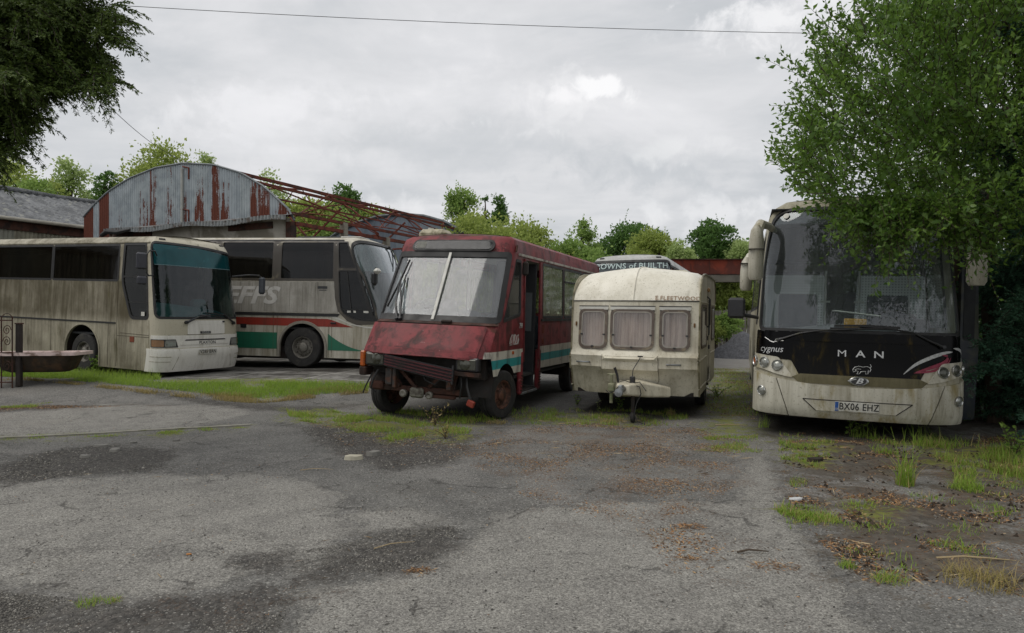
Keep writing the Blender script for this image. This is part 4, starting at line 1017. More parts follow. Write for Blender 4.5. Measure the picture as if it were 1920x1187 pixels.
# ------------------------------------------------------------------ white coach with red and green stripes
def coach_striped():
    root = thing('coach', 'white coach with faded red and green side stripes behind the teal windscreen', 'coach',
                 (-2.714, 18.87, .231), (radians(1.1), 0, radians(80)), 'abandoned coaches in the yard')
    root.scale = (1.06, 1.06, 1.06)
    rk = pw([(.2, .10), (.5, .0), (1.2, .05), (1.5, .12), (3.0, .75), (3.3, .9)])
    B = Body(1.25, 7.3, .62, 2.8, rk, 2.0, 3.02, .25, lambda z: 0. if z < 1.3 else .08*((z-1.3)/1.8)**1.3)
    sf, sL, sy = B.sf, B.sL, B.sy
    body = paint('white_flank', hx('c6c2b5'), hx('6d6449'), .42, .8, .15, hx('67623f'), .4, low=.04, seed=21.)
    upper = paint('flank_streaked', hx('b3b0a8'), hx('5c584d'), .52, .6, .0, None, .4, seed=22.)
    dk = plain('dark_trim', hx('47423b'), .4, 0, .3, 4, 0, hx('6b6453'), .2)
    Y = lambda y: -(sy(y))
    ws = rpoly([(-sf+.0, 1.2), (sf-.0, 1.2), (sf-.1, 3.0), (sf-.3, 3.16), (-sf+.25, 3.16), (-sf-.16, 3.04), (-sf-.12, 2.5)], [.2, .2, .1, .2, .3, .2, .6], 7)
    up1 = rpoly([(Y(1.48), 2.50), (Y(.80), 2.50), (Y(.97), 3.13), (Y(1.48), 3.13)], .03)
    lo1 = rpoly([(Y(1.50), 1.74), (Y(1.46), 1.40), (Y(1.1), 1.22), (Y(.55), 1.20), (Y(.52), 1.7), (Y(.62), 2.30), (Y(.72), 2.42), (Y(1.50), 2.42)], [.2, .3, .3, .06, .05, .05, .05, .04], 6)
    wn = [rrect(Y(3.12), 2.22, Y(1.70), 3.13, .03), rrect(Y(4.75), 2.22, Y(3.36), 3.13, .03)]+[rrect(Y(a+1.4), 2.22, Y(a), 3.13, .03) for a in (4.95,)]
    wr = [[(-u, v) for u, v in p] for p in wn+[up1]]
    arc = [arc_hole(s*sy(y), .5, .60) for s in (1, -1) for y in (2.5, 5.7)]
    panel(MB(), B, [(-sL, .26), (sL, .26), (sL, B.vt), (-sL, B.vt)], [ws, up1, lo1]+wn+wr+arc, .17).build('body', body, root)
    B.roof(.05).build('roof', paint('roof_grey', hx('aaa69a'), hx('57523f'), .5, .5, .2, hx('5c5a34'), .5, seed=23.), root); B.rear(.3).build('rear_panel', body, root)
    # streaked upper flank, dark window band, trim
    patch(root, 'upper_flank', B, rpoly([(-sL+.05, 1.38), (Y(1.55), 1.38), (Y(1.60), 1.7), (Y(1.66), 2.0), (Y(1.66), 2.14), (-sL+.05, 2.14)], .02), upper, .006, 0, .3)
    for sg, W_, lo in ((-1, wn+[up1], lo1), (1, wr, None)):
        o = [(Y(.46), 1.12), (Y(.54), 2.3), (Y(.92), 3.16), (-sL+.05, 3.16), (-sL+.05, 2.16), (Y(1.66), 2.16), (Y(1.64), 1.75), (Y(1.56), 1.42), (Y(1.3), 1.18), (Y(1.05), 1.09)]
        o = [(-sg*u, v) for u, v in o]
        panel(MB(), B, o, W_+([lo] if lo else []), .2, .008, -.004).build('window_surround', dk, root)
    patch(root, 'rub_strip', B, [(-sL+.05, 1.285), (Y(1.56), 1.285), (Y(1.5), 1.36), (-sL+.05, 1.36)], M['black_rubber'], .016, -.01, .3)
    for sg in (-1, 1):
        patch(root, 'gutter', B, [(sg*sy(1.2), 3.17), (sg*(sL-.05), 3.17), (sg*(sL-.05), 3.205), (sg*sy(1.2), 3.205)], M['black_rubber'], .02, -.01, .3)
    dark = glass('dark_coach_glass', (.06, .06, .055, 1), .035, (.16, .14, .11, 1), .6, .025, .7, .04, 24.)
    for p in wn+wr:
        panel(MB(), B, p, [], .3, -.012).build('side_window', dark, root)
    for p, nm in ((up1, 'door_window'), (lo1, 'door_window')):
        g = panel(MB(), B, p, [], .2, -.012).build(nm, dark, root); ring(MB(), B, p, .03, .011, -.02).build('rubber_seal', M['black_rubber'], g)
    q = MB(); q.bar(B(Y(1.18), 1.4, .0), B(Y(1.18), 2.4, .0), .02, .02, up=(0, 1, 0)); q.bar(B(Y(1.47), 1.47, .0), B(Y(.55), 1.47, .0), .02, .02); q.build('window_bar', M['black_rubber'], root)
    q = MB()
    for a, c in ((1.30, 1.20), (1.12, 1.05), (.84, .70)): panel(q, B, rrect(Y(a), 1.39, Y(c), 1.44, .01), [], .1, .002)
    q.build('stickers', M['off_white'], root)
    scr = panel(MB(), B, ws, [], .12, -.012).build('windscreen', glass('pale_screen', (.5, .58, .58, 1), .16, (.36, .42, .42, 1), 2.2, .03, .7, .1, 25.), root)
    ring(MB(), B, ws, .09, .010, -.03).build('rubber_seal', M['black_rubber'], scr)
    panel(MB(), B, rpoly([(-sf-.05, 2.42), (sf-.1, 2.42), (sf-.14, 3.05), (-sf+.2, 3.09), (-sf-.08, 3.0)], .04), [], .12, -.022).build('sun_blind', glass('blind_glass', (.45, .5, .5, 1), .5, (.42, .48, .48, 1), 2.2, .05, .8, .1, 26.), scr)
    # stripes (painted vinyl)
    red = paint('stripe_red', hx('8c2a1c'), hx('4c2a1c'), .3, .7, 0, None, .4, seed=27.); gre = paint('stripe_green', hx('1c6a50'), hx('2b4a3c'), .3, .7, 0, None, .4, seed=28.)
    aA = [(Y(2.5)+.67*cos(pi*i/24), .5+.67*sin(pi*i/24)) for i in range(25)]
    def cut(poly, mat, nm):
        panel(MB(), B, poly, [arc_hole(Y(2.5), .5, .67), arc_hole(Y(5.7), .5, .67)], .15, .004).build(nm, mat, root)
    cut([(-sL+.05, 1.055), (Y(1.75), 1.03), (Y(1.15), 1.03), (Y(1.5), 1.13), (Y(1.72), 1.20), (Y(1.85), 1.225), (-sL+.05, 1.24)], red, 'red_stripe')
    n = 12; sw = [(Y(lerp(1.82, .78, i/n)), .46+.40*(1-i/n)**1.9) for i in range(n+1)]
    cut([(Y(1.82), .45), (Y(.78), .45)]+sw[::-1], gre, 'green_stripe')
    cut([(Y(5.03), .45), (Y(3.17), .45), (Y(3.17), .86), (Y(5.03), .86)], gre, 'green_stripe')
    cut([(-sL+.05, .45), (Y(6.37), .45), (Y(6.37), .86), (-sL+.05, .86)], gre, 'green_stripe')
    cut([(Y(1.80), 1.285), (Y(1.5), 1.20), (Y(1.2), 1.09), (Y(.8), 1.02), (Y(.5), 1.01), (Y(.5), 1.05), (Y(.85), 1.06), (Y(1.25), 1.13), (Y(1.55), 1.26), (Y(1.62), 1.30)], M['off_white'], 'white_stripe')
    letters(root, 'ghost_letters', B, [(('JEFFS', Y(4.06), 1.77, .41), dict(off=.010, sx=1.3, shear=.28, bold=.03))], plain('ghost_letter', hx('bfbdb8'), .55, 0, .35, 5, 0, hx('8d8a80'), .1))
    q = patch(root, 'maker_plate', B, rrect(Y(2.12), 1.97, Y(1.86), 2.035, .01), M['letter_dark'], .009)
    patch(root, 'maker_line', B, rrect(Y(2.08), 1.925, Y(1.88), 1.945, .005), M['letter_dark'], .009)
    patch(root, 'side_marker', B, rrect(Y(4.18), .96, Y(4.02), 1.06, .01), M['black_plastic'], .012, -.01)
    MB().tube([B(Y(1.74), 1.125, .02), B(Y(1.60), 1.125, .03)], .02, 8).build('door_handle', M['dark_int'], root)
    q = MB()
    for yv, a, c in ((1.72, .28, 1.28), (3.28, .28, 1.28), (3.18, .28, 1.28), (1.80, .28, 1.1), (4.75, .28, 1.28)):
        q.tube([B(Y(yv), lerp(a, c, i/5), .002) for i in range(6)], .005, 4)
    for k in range(9): q.tube([B(Y(4.9-k*.34), lerp(1.4, 2.12, i/3), .006) for i in range(4)], .0028, 4)
    q.build('panel_seam', plain('seam_dark2', hx('57503f'), .8), root)
    grey = plain('arch_grey', hx('8a857a'), .6, .1, .3, 8, 0, hx('57503f'), .3)
    for sg in (-1, 1):
        for y in (2.5, 5.7):
            arch_lip(root, B, sg*sy(y), .5, .60, grey, .06, .02, zb=.26)
            wheel(root, sg*1.10, y, .5, .5, .29, sg); well(root, 1.25, sg, y, .5, .62)
    # roof hatch and the thin panel lying on the roof
    hp = MB().box(-.45, 1.9, 3.30, .25, 3.1, 3.36, .02); hp.build('roof_hatch', M['dark_int'], root)
    MB().box(-.55, 1.3, 3.31, .1, 1.85, 3.345, .015).build('roof_vent', M['off_white'], root)
    # mirror bracket wrapped in plastic, wipers
    mb = MB(); mb.box(-1.46, .52, 2.06, -1.28, .64, 2.38, .05); mb.tube([(-1.36, .56, 2.3), (-1.40, .5, 2.46), (-1.25, .6, 2.5)], .02, 8); o = mb.build('mirror', M['black_plastic'], root)
    mb = MB(); mb.box(-1.47, .44, 2.34, -1.25, .60, 2.48, .06); mb.build('plastic_wrap', M['off_white'], o)
    wiper(root, B, [(.2, 3.12), (.15, 2.8), (.1, 2.6)], [(.5, 3.08), (.25, 2.78), (-.1, 2.5)], .016)
    fl = MB().box(-1.17, .7, .95, 1.17, 7.1, 1.0); fl.box(-1.17, 7.0, 1., 1.17, 7.1, 3.); fl.box(-1.1, 1.3, 3.1, 1.1, 7.1, 3.12); fl.build('cabin_floor', M['dark_int'], root)
    steering(root, (-.58, 1.15, 1.85), .23, 30)
    for k in range(5):
        for sx in (-.85, -.4, .4, .85): seat(root, sx, 1.8+k*1.05, 1.3, .42, M['seat_blue'], h=.8)
    MB().box(-1.1, .5, .2, 1.1, 7.1, .5).build('chassis', M['under'], root)
coach_striped()

# ------------------------------------------------------------------ coach standing far behind the caravan
def coach_behind():
    root = thing('coach', 'silver coach behind the caravan with white lettering across its windscreen', 'coach',
                 (3.2, 19.3, 0), (0, 0, radians(-20)), 'abandoned coaches in the yard')
    rk = pw([(.2, .08), (.5, .0), (1.2, .05), (3.2, .55), (3.45, .62)])
    B = Body(1.25, 11.5, .5, 3., rk, 2.6, 3.12, .30, lambda z: 0. if z < 1.3 else .10*((z-1.3)/2)**1.3)
    sf, sL, sy = B.sf, B.sL, B.sy
    body = paint('silver_white', hx('b4b5b2'), hx('6b695c'), .35, .7, .1, None, .35, seed=31.)
    ws = rpoly([(-sf+.1, 1.3), (sf-.1, 1.3), (sf-.04, 2.6), (sf-.12, 3.24), (-sf+.12, 3.24), (-sf+.04, 2.6)], [.15, .15, .3, .25, .25, .3], 6)
    wins = [rpoly([(sy(.3), 2.0), (sy(1.3), 2.0), (sy(1.3), 3.1), (sy(.42), 3.1)], .06)]+[rrect(sy(a), 1.9, sy(a+1.6), 3.1, .05) for a in (1.4, 3.1, 4.8, 6.5, 8.2)]
    winL = [[(-u, v) for u, v in p] for p in wins]
    arc = [arc_hole(s*sy(y), .5, .6) for s in (1, -1) for y in (2.7, 8.6)]
    panel(MB(), B, [(-sL, .28), (sL, .28), (sL, B.vt), (-sL, B.vt)], [ws]+wins+winL+arc, .2).build('body', body, root)
    B.roof(.05).build('roof', body, root); B.rear(.3).build('rear_panel', body, root)
    scr = panel(MB(), B, ws, [], .15, -.012).build('windscreen', glass('far_screen', (.34, .42, .44, 1), .2, (.26, .33, .35, 1), 1.6, .05, .3, .05, 32.), root)
    ring(MB(), B, ws, .08, .006, -.03).build('rubber_seal', M['black_rubber'], scr)
    letters(root, 'screen_lettering', B, [(('BROWNS of BUILTH', .0, 3.085, .15), dict(off=.012, sx=1.19, bold=.02, spacing=1.06))], plain('letter_pale', hx('b9cbc9'), .5, 0, .3, 16))
    for p in wins+winL:
        g = panel(MB(), B, p, [], .3, -.012).build('side_window', glass('far_side_glass', (.15, .16, .16, 1), .12, (.25, .25, .22, 1), 1.) if p is wins[0] else bpy.data.materials['far_side_glass'], root)
        ring(MB(), B, p, .06, .004, -.02).build('rubber_seal', M['black_rubber'], g)
    for u in (-.95, .95): patch(root, 'roof_marker', B, rrect(u-.09, 3.36, u+.09, 3.40, .012), M['dark_int'], .012, -.01)
    patch(root, 'bumper', B, [(-sf, .28), (sf, .28), (sf, .8), (-sf, .8)], body, .03, -.04)
    for sg in (-1, 1):
        lamp(root, B, sg*1.0, .95, .09)
        for y in (2.7, 8.6): wheel(root, sg*1.09, y, .5, .5, .29, sg); well(root, 1.25, sg, y, .5, .6)
    fl = MB().box(-1.17, .7, .95, 1.17, 11.3, 1.0); fl.box(-1.17, 11.2, 1., 1.17, 11.3, 3.); fl.build('cabin_floor', M['dark_int'], root)
    q = MB(); q.box(-.42, .9, 2.55, -.36, .95, 2.75); q.box(-.30, .9, 2.55, -.24, .95, 2.75); q.build('mirror_fitting', M['dark_int'], root)
    seat(root, .62, 1.75, 1.35, .5, M['seat_blue'], h=.85); seat(root, -.62, 2.2, 1.35, .5, M['seat_blue'], h=.85)
    MB().box(-1.1, .4, .22, 1.1, 11.3, .5).build('chassis', M['under'], root)
coach_behind()
# ------------------------------------------------------------------ derelict red minibus
def minibus():
    root = thing('minibus', 'derelict red minibus with missing bumper, split windscreen and open side door', 'minibus', (-1.46, 10.45, 0), (0, radians(2.2), radians(-20.2)))
    rk = pw([(.60, .07), (1.0, .0), (1.06, .0), (1.50, .30), (1.54, .38), (1.58, .43), (2.68, 1.02), (2.74, 1.03), (2.86, 1.10), (3.05, 1.16)])
    B = Body(1.09, 7.3, .30, 3.6, rk, 1.75, 2.86, .14, lambda z: 0. if z < 1.5 else .04*((z-1.5)/1.3), m=2.6)
    sf, sL, sy = B.sf, B.sL, B.sy
    def redmat(name, stripes, seed):
        m, b = new_mat(name); ob = b.obj(); o = b.map(ob, loc=(seed*3, seed, 0)); x, y, z = b.sep(ob)
        bl = b.noise(o, 1.5, 8, .64, .5); b2 = b.noise(o, 4.2, 7, .66, .4); st = b.noise(b.map(o, (6, 6, .5)), 1., 6, .65, .4); sp = b.noise(o, 45, 3)
        c = b.mix(b.ss(bl, .36, .62), hx('692226'), hx('85393c'))
        c = b.mix(b.m('MULTIPLY', b.ss(b2, .5, .62), .8), c, hx('46171a'))
        if stripes:
            n = b.m('MULTIPLY', b.m('SUBTRACT', b2, .5), .012); zz = b.m('ADD', z, n)
            sd = b.m('MULTIPLY', b.ss(b.m('ABSOLUTE', x), 1.0, 1.01), b.ss(b.m('ADD', y, b.m('MULTIPLY', zz, .12)), .23, .235))
            w = b.m('MULTIPLY', b.ss(zz, 1.13, 1.125), sd); t = b.m('MULTIPLY', b.m('MULTIPLY', b.ss(zz, 1.0, .995), b.ss(zz, .855, .86)), sd)
            c = b.mix(w, c, hx('c3bfb2')); c = b.mix(t, c, hx('2f8f8f'))
        gr = b.m('ADD', b.m('MULTIPLY', st, .6), b.m('MULTIPLY', bl, .4))
        c = b.mix(b.m('MULTIPLY', b.ss(gr, .47, .64), .78), c, hx('2f1f1c'))
        c = b.mix(b.m('MULTIPLY', b.ss(sp, .6, .72), .5), c, hx('2b1c19'))
        rn = b.noise(b.map(o, (1.3, 1.3, .8)), 2.4, 9, .7, .3); c = b.mix(b.m('MULTIPLY', b.ss(rn, .60, .66), .85), c, b.mix(sp, hx('5a2e1c'), hx('33201a')))
        pl = b.noise(b.map(o, loc=(4, 2, 7)), 6., 8, .7, .6); c = b.mix(b.m('MULTIPLY', b.ss(pl, .67, .70), .6), c, hx('b58e8c'))
        b.out(b.bsdf(c, b.lin(bl, .3, .7, .38, .7), 0, b.bump(b.m('ADD', b2, b.m('MULTIPLY', sp, .2)), .008, .3), .3)); return m
    red = redmat('minibus_red', True, 1.); red2 = redmat('bonnet_red', False, 2.)
    roofm = paint('roof_red', hx('6e2a30'), hx('4a4440'), .5, .4, .3, hx('5d6040'), .6, .5, hx('8a6a68'), seed=40.)
    ws = rpoly([(-sf+.13, 1.60), (sf-.13, 1.60), (sf-.17, 2.67), (-sf+.17, 2.67)], .05)
    cabR = rpoly([(sy(.34), 1.60), (sy(1.48), 1.70), (sy(1.46), 2.60), (sy(.52), 2.60)], [.03, .08, .08, .05]); cabL = [(-u, v) for u, v in cabR]
    door = rrect(sy(1.70), .1, sy(2.56), 2.64, .03)
    wy = [(2.76, 4.12), (4.2, 5.62), (5.7, 7.0)]
    wR = [rrect(sy(a), 1.66, sy(c), 2.64, .04) for a, c in wy]; wL = [[(-u, v) for u, v in rrect(sy(a), 1.66, sy(c), 2.64, .04)] for a, c in [(1.7, 2.7)]+wy]
    ar = [arc_hole(s*sy(y), .42, r) for s in (1, -1) for y, r in ((.88, .50), (5.2, .48))]
    ro = [(-sL, .68), (-sf-.02, .75), (-sf+.05, 1.03), (sf-.05, 1.03), (sf+.02, .75), (sL, .68), (sL, B.vt), (-sL, B.vt)]
    panel(MB(), B, ro, [ws, cabR, cabL, door]+wR+wL+ar, .14).build('body', red, root)
    B.roof(.05).build('roof', roofm, root)
    # rear wall with a window
    rw = rrect(-.85, 1.7, .85, 2.6, .08)
    panel(MB(), lambda u, v, o=0.: Vector((u, 7.3+o, v)), [(-1.09, .68), (1.09, .68), (1.06, 2.9), (.9, 3.0), (-.9, 3.0), (-1.06, 2.9)], [rw], .3).build('rear_panel', red2, root)
    gm = glass('saloon_glass', (.72, .76, .62, 1), .42, (.36, .37, .26, 1), 1.1, .05, .6, 0, 41.)
    panel(MB(), lambda u, v, o=0.: Vector((u, 7.29+o, v)), rw, [], .3).build('rear_window', gm, root)
    for p in wR+wL:
        g = panel(MB(), B, p, [], .3, -.01).build('side_window', gm, root); ring(MB(), B, p, .05, .004, -.02).build('rubber_seal', M['black_rubber'], g)
    for p in wR[1:]:
        u0 = min(q[0] for q in p); u1 = max(q[0] for q in p); MB().bar(B(u0, 2.38, .004), B(u1, 2.38, .004), .025, .03).build('window_bar', M['black_rubber'], root)
    for p in (cabR, cabL):
        g = panel(MB(), B, p, [], .2, -.01).build('cab_window', glass('cab_window_glass', (.55, .58, .56, 1), .1, (.3, .3, .27, 1), .8), root) ; ring(MB(), B, p, .05, .006, -.02).build('rubber_seal', M['black_rubber'], g)
    scr = panel(MB(), B, ws, [], .12, -.01).build('windscreen', glass('milky_screen', (.86, .9, .9, 1), .23, (.55, .57, .58, 1), 1.5, .06, .15, .05, 42.), root)
    ring(MB(), B, ws, .10, .012, -.03).build('rubber_seal', M['black_rubber'], scr)
    q = MB()
    for i in range(8): q.bar(B(0, 1.57+i*.14, .02), B(0, 1.57+(i+1)*.14, .02), .045, .02)
    q.build('centre_divider', M['off_white'], scr)
    # bonnet skin stands proud, scuttle below the glass
    bon = rpoly([(-sf+.14, 1.04), (sf-.30, 1.02), (sf-.26, 1.495), (-sf+.14, 1.495)], .03)
    bo = patch(root, 'bonnet', B, bon, red2, .022, -.01, .1)
    lip = MB()
    for a, c in (((-sf+.14, 1.04), (.50, 1.03)), ((.50, 1.03), (sf-.30, 1.0))): lip.tube([B(lerp(a[0], c[0], i/6), lerp(a[1], c[1], i/6), .02) for i in range(7)], .012, 6)
    lip.build('bonnet_lip', redmat('lip_red', False, 5.), bo)
    patch(bo, 'bent_edge', B, [(-sf+.15, 1.05), (sf-.31, 1.03), (sf-.31, 1.12), (-sf+.15, 1.13)], redmat('edge_red', False, 6.), .026, 0, .1)
    patch(root, 'scuttle', B, [(-sf+.08, 1.515), (sf-.1, 1.515), (sf-.1, 1.55), (-sf+.08, 1.55)], M['rust_dark'], .01, 0, .1)
    q = MB(); q.box(-.09, -.02, -.01, .09, .03, .04, .01, frame_at(B, .28, 1.53, .02)); q.build('bonnet_latch', M['under'], root)
    # roof dome: blind box, vents, gutters
    db = patch(root, 'destination_box', B, rrect(-.78, 2.725, .78, 2.905, .08), M['black_rubber'], .03, -.02, .1)
    panel(MB(), B, rrect(-.74, 2.745, .74, 2.885, .065), [], .1, .034).build('destination_glass', glass('blind_box_glass', (.2, .2, .2, 1), .2, (.09, .09, .085, 1), .7, .12, .9, 0, 43.), db)
    panel(MB(), B, rrect(-.70, 2.755, -.50, 2.875, .03), [], .1, .037).build('blind_remnant', plain('blind_grey', hx('6d6d66'), .7, 0, .5, 20), db)
    for sg in (-1, 1):
        for k in range(4): MB().bar(B(sg*(sf-.02+k*.028), 2.74, .012), B(sg*(sf-.02+k*.028), 2.85, .012), .012, .012).build('air_vent', M['rust_dark'], root)
        patch(root, 'gutter', B, [(sg*sy(1.0), 2.685), (sg*(sL-.02), 2.685), (sg*(sL-.02), 2.725), (sg*sy(1.0), 2.725)], plain('gutter_pale', hx('a9a39a'), .6, 0, .5, 7, 0, hx('5b4a40'), .4), .022, 0, .3)
        patch(root, 'waist_rail', B, [(sg*sy(2.66), 1.585), (sg*(sL-.02), 1.585), (sg*(sL-.02), 1.63), (sg*sy(2.66), 1.63)], M['black_rubber'], .02, 0, .3)
    # doorway: leaves folded back, dark frame, red posts running down to the step
    P = lambda y, z, o=0.: B(sy(y), z, o)
    x = 1.075
    q = MB(); q.box(x-.55, 1.74, .42, x-.02, 1.80, 2.62, .01); q.build('door_leaf', plain('door_leaf_black', hx('18191b'), .4, 0, .3, 6), root)
    q = MB(); q.box(x-.38, 2.44, .42, x-.04, 2.49, 2.62, .01); lf = q.build('door_leaf', M['dark_int'], root)
    MB().box(x-.32, 2.432, 1.4, x-.10, 2.437, 2.1).build('leaf_glass', M['dash_grey'], lf)  # opaque grey pane, its colour stands in for a pale reflection
    q = MB(); q.box(x-1.0, 1.75, .36, x, 2.52, .40, .01); q.box(x-1.0, 2.0, .40, x-.35, 2.5, .68, .02); st = q.build('door_step', M['under'], root)
    MB().box(x-.03, 1.7, .33, x+.015, 2.56, .37, .005).build('step_edge', M['steel'], st)
    for y0, y1, nm in ((1.60, 1.70, 'door_post'), (2.56, 2.68, 'door_post')):
        o = MB().box(x-.06, y0, .34, x+.035, y1, 1.08, .03).build(nm, redmat('post_red' if y0 < 2 else 'post_red_rear', False, 7.+y0), root)
        q = MB()
        for k in range(6): q.bar((x+.036, y0+.01, .42+k*.05), (x+.036, y1-.01, .42+k*.05), .018, .018)
        q.build('ribs', M['rust_dark'], o)
    for y in (1.70, 2.56): MB().bar(P(y, .9, .01), P(y, 2.66, .01), .035, .03).build('door_edge', redmat('edge_post%d' % (y > 2), False, 9.+y), root)
    MB().box(x+.01, 1.50, 2.36, x+.10, 1.62, 2.6, .03).build('mirror_bracket', M['under'], root)
    q = MB(); q.box(x+.008, 2.76, 1.16, x+.025, 2.84, 1.27, .004); q.box(x+.008, 2.74, 1.36, x+.02, 2.86, 1.52, .004); q.build('lock_plate', M['rust'], root)
    # lettering and peeled sticker
    letters(root, 'fleet_number', B, [(('799', sy(1.50), 1.515, .085), dict(off=.012, bold=.02))], M['letter_white'])
    jag = [(sy(.93), 1.20), (sy(1.40), 1.215), (sy(1.44), 1.29), (sy(1.38), 1.33), (sy(1.41), 1.38), (sy(1.28), 1.36), (sy(1.2), 1.385), (sy(1.08), 1.375), (sy(1.0), 1.39), (sy(.93), 1.31)]
    k = patch(root, 'peeled_sticker', B, jag, plain('sticker_white', hx('bcb7b2'), .6, 0, .6, 14, 0, hx('7a4a4a'), .45), .012)
    q = MB(); q.tube([B(sy(1.03)+.06*cos(a*.3), 1.29+.06*sin(a*.3), .014) for a in range(22)], .005, 4); q.bar(B(sy(1.17), 1.23, .014), B(sy(1.22), 1.36, .014), .02, .004); q.bar(B(sy(1.28), 1.23, .014), B(sy(1.33), 1.34, .014), .02, .004); q.build('sticker_marks', plain('sticker_red', hx('8a5050'), .6), k)
    MB().lathe([(.03, 0), (.028, .02), (.001, .024)], frame_at(B, sy(1.18), 1.08, .0), 10).build('side_repeater', M['amber'], root)
    # exposed front: lamps, bent grille, crossmembers
    dk = M['under']
    MB().box(-.98, .30, .70, .98, .42, 1.0).build('radiator_panel', dk, root)
    for sg in (-1, 1):
        h = MB().box(sg*.60, .03, .83, sg*.97, .16, 1.04, .02).build('headlight', M['black_plastic'], root)
        MB().box(sg*.635, .02, .86, sg*.935, .035, 1.015, .01).build('lens', M['lamp_dark'], h)
        q = MB(); q.lathe([(.085, .0), (.07, .01), (.001, .018)], Matrix.Translation((sg*.76, .018, .94)) @ Matrix.Rotation(pi/2, 4, 'X'), 20); q.build('bulb_bowl', M['lamp_dark'], h)
    MB().box(-1.09, .06, .80, -1.0, .22, 1.05, .02).build('indicator', M['amber'], root)
    MB().box(-1.10, .06, .66, -.97, .3, .80, .02).build('corner_piece', M['rust_dark'], root)
    g = MB()
    for k in range(4): g.bar((-.58, -.02, 1.0-k*.042), (.60, -.05, .845-k*.05), .05, .022)
    gr = g.build('grille', plain('grille_red', hx('4a1a1e'), .6, 0, .5, 8, 0, hx('231615'), .5), root)
    q = MB()
    for k in range(5): q.bar((-.58, -.01, 1.018-k*.042), (.60, -.04, .865-k*.05), .03, .012)
    q.bar((.595, -.05, .64), (.605, -.05, .92), .03, .03); q.build('grille_slats', M['black_plastic'], gr)
    MB().bar((.58, .05, .80), (1.0, .05, .79), .08, .06).build('lamp_bracket', M['rust_dark'], root)
    q = MB(); q.box(-.80, .18, .44, .62, .26, .53, .01); q.build('crossmember', M['rust_dark'], root)
    q = MB(); q.bar((-.62, .2, .82), (-.40, .16, .52), .07, .06); q.bar((-.44, .2, .80), (-.12, .18, .52), .05, .05); q.bar((.40, .22, .84), (.10, .18, .54), .05, .05); q.bar((.56, .22, .85), (.50, .2, .5), .06, .05); q.build('brace', M['rust_dark'], root)
    bg_ = plain('bracket_grey', hx('3c3a39'), .7, .2, .5, 12, 0, hx('5a3a2a'), .5)
    for bx in ((-.64, .10, .54, -.52, .20, .80), (-.50, .08, .50, -.44, .2, .80), (.42, .10, .52, .50, .2, .78)): MB().box(*bx, .01).build('bracket', bg_, root)
    for sg in (-1, 1): MB().box(sg*.50, .2, .44, sg*.40, 6.8, .58, .01).build('chassis_rail', dk, root)
    MB().box(-.22, .12, .36, .02, .2, .52, .03).build('fluid_box', plain('fluid_box', hx('77756a'), .5, 0, .5, 12, 0, hx('3a322a'), .6), root)
    for cx in (-.32, .13): MB().lathe([(.06, 0), (.06, .05), (.04, .06), (.001, .05)], Matrix.Translation((cx, .16, .42)) @ Matrix.Rotation(pi/2, 4, 'X'), 14).build('spot_lamp', M['rim_grey'], root)
    MB().tube([(-.85, .88, .42), (-.3, .75, .38), (.3, .75, .38), (.85, .88, .42)], .05, 10).build('axle', M['rust_dark'], root)
    MB().box(-.38, .45, .42, .36, 1.6, .98, .06).build('engine', dk, root)
    q = MB(); q.tube([(-.78, .12, .76), (-.82, .05, .62), (-.86, .06, .48), (-.80, .1, .40)], .016, 6); q.tube([(.74, .14, .78), (.80, .05, .60), (.86, .04, .44), (.84, .02, .36)], .018, 6)
    q.tube([(-.9, .15, .7), (-.98, .1, .5), (-1.02, .08, .38)], .012, 6); q.tube([(.0, .1, .8), (.1, .05, .66), (.25, .06, .60), (.35, .1, .7)], .012, 6); q.tube([(.66, .12, .8), (.70, .06, .6), (.66, .1, .42)], .012, 6); q.build('hanging_hoses', M['black_rubber'], root)
    MB().box(.76, .0, .32, .88, .06, .42, .012, Matrix.Rotation(radians(20), 4, 'Y') @ Matrix.Translation((-.12, 0, .27))).build('tow_hook', plain('hook_red', hx('84301f'), .6, 0, .4, 20), root)
    MB().box(-.95, .12, .44, -.70, .24, .58, .03).build('bumper_stub', M['rust_dark'], root); MB().box(.05, .14, .38, .55, .22, .43, .01).build('bumper_stub', M['rust_dark'], root)
    for sg, y, rm in ((-1, .88, 'rim_rust'), (1, .88, 'rim_rust'), (-1, 5.2, 'rim_rust'), (1, 5.2, 'rim_rust')):
        wheel(root, sg*(.94 if y > 2 else .97), y, .39+sg*.036, .39, .23, sg, M[rm], 6, rimr=.6, steer=radians(-13) if y < 2 else 0); well(root, 1.09, sg, y, .42, .50, .6)
    # wipers parked upright on the left
    wiper(root, B, [(-.62, 1.545), (-.74, 1.80), (-.80, 2.1), (-.80, 2.25)], [(-.92, 1.75), (-.86, 2.0), (-.80, 2.3), (-.76, 2.55)], .015)
    wiper(root, B, [(-.56, 1.545), (-.60, 1.7), (-.72, 2.0), (-.78, 2.15)], [(-.60, 1.62), (-.66, 1.9), (-.74, 2.28)], .013)
    # cab
    MB().box(-1.02, .8, .62, 1.02, 7.2, .66).build('cabin_floor', M['floor_int'], root)
    q = MB(); q.box(-1.0, .62, 1.1, .98, .95, 1.58, .06); q.box(-.85, .7, 1.5, -.2, 1.05, 1.74, .08); q.build('dashboard', M['dash_grey'], root)
    steering(root, (-.52, 1.22, 1.80), .23, 32)
    seat(root, -.52, 1.75, 1.1, .48, M['seat_grey'], h=.75); seat(root, .0, 1.7, 1.05, .44, M['seat_grey'], h=.6)
    MB().box(-1.0, 2.2, .66, -.15, 2.23, 1.75).build('partition', M['dash_grey'], root)
    for k in range(5):
        for sx in (-.80, -.38, .38, .80):
            if sx > 0 and k < 1: continue
            seat(root, sx, 3.0+k*.82, .95, .40, M['seat_blue'], h=.62)
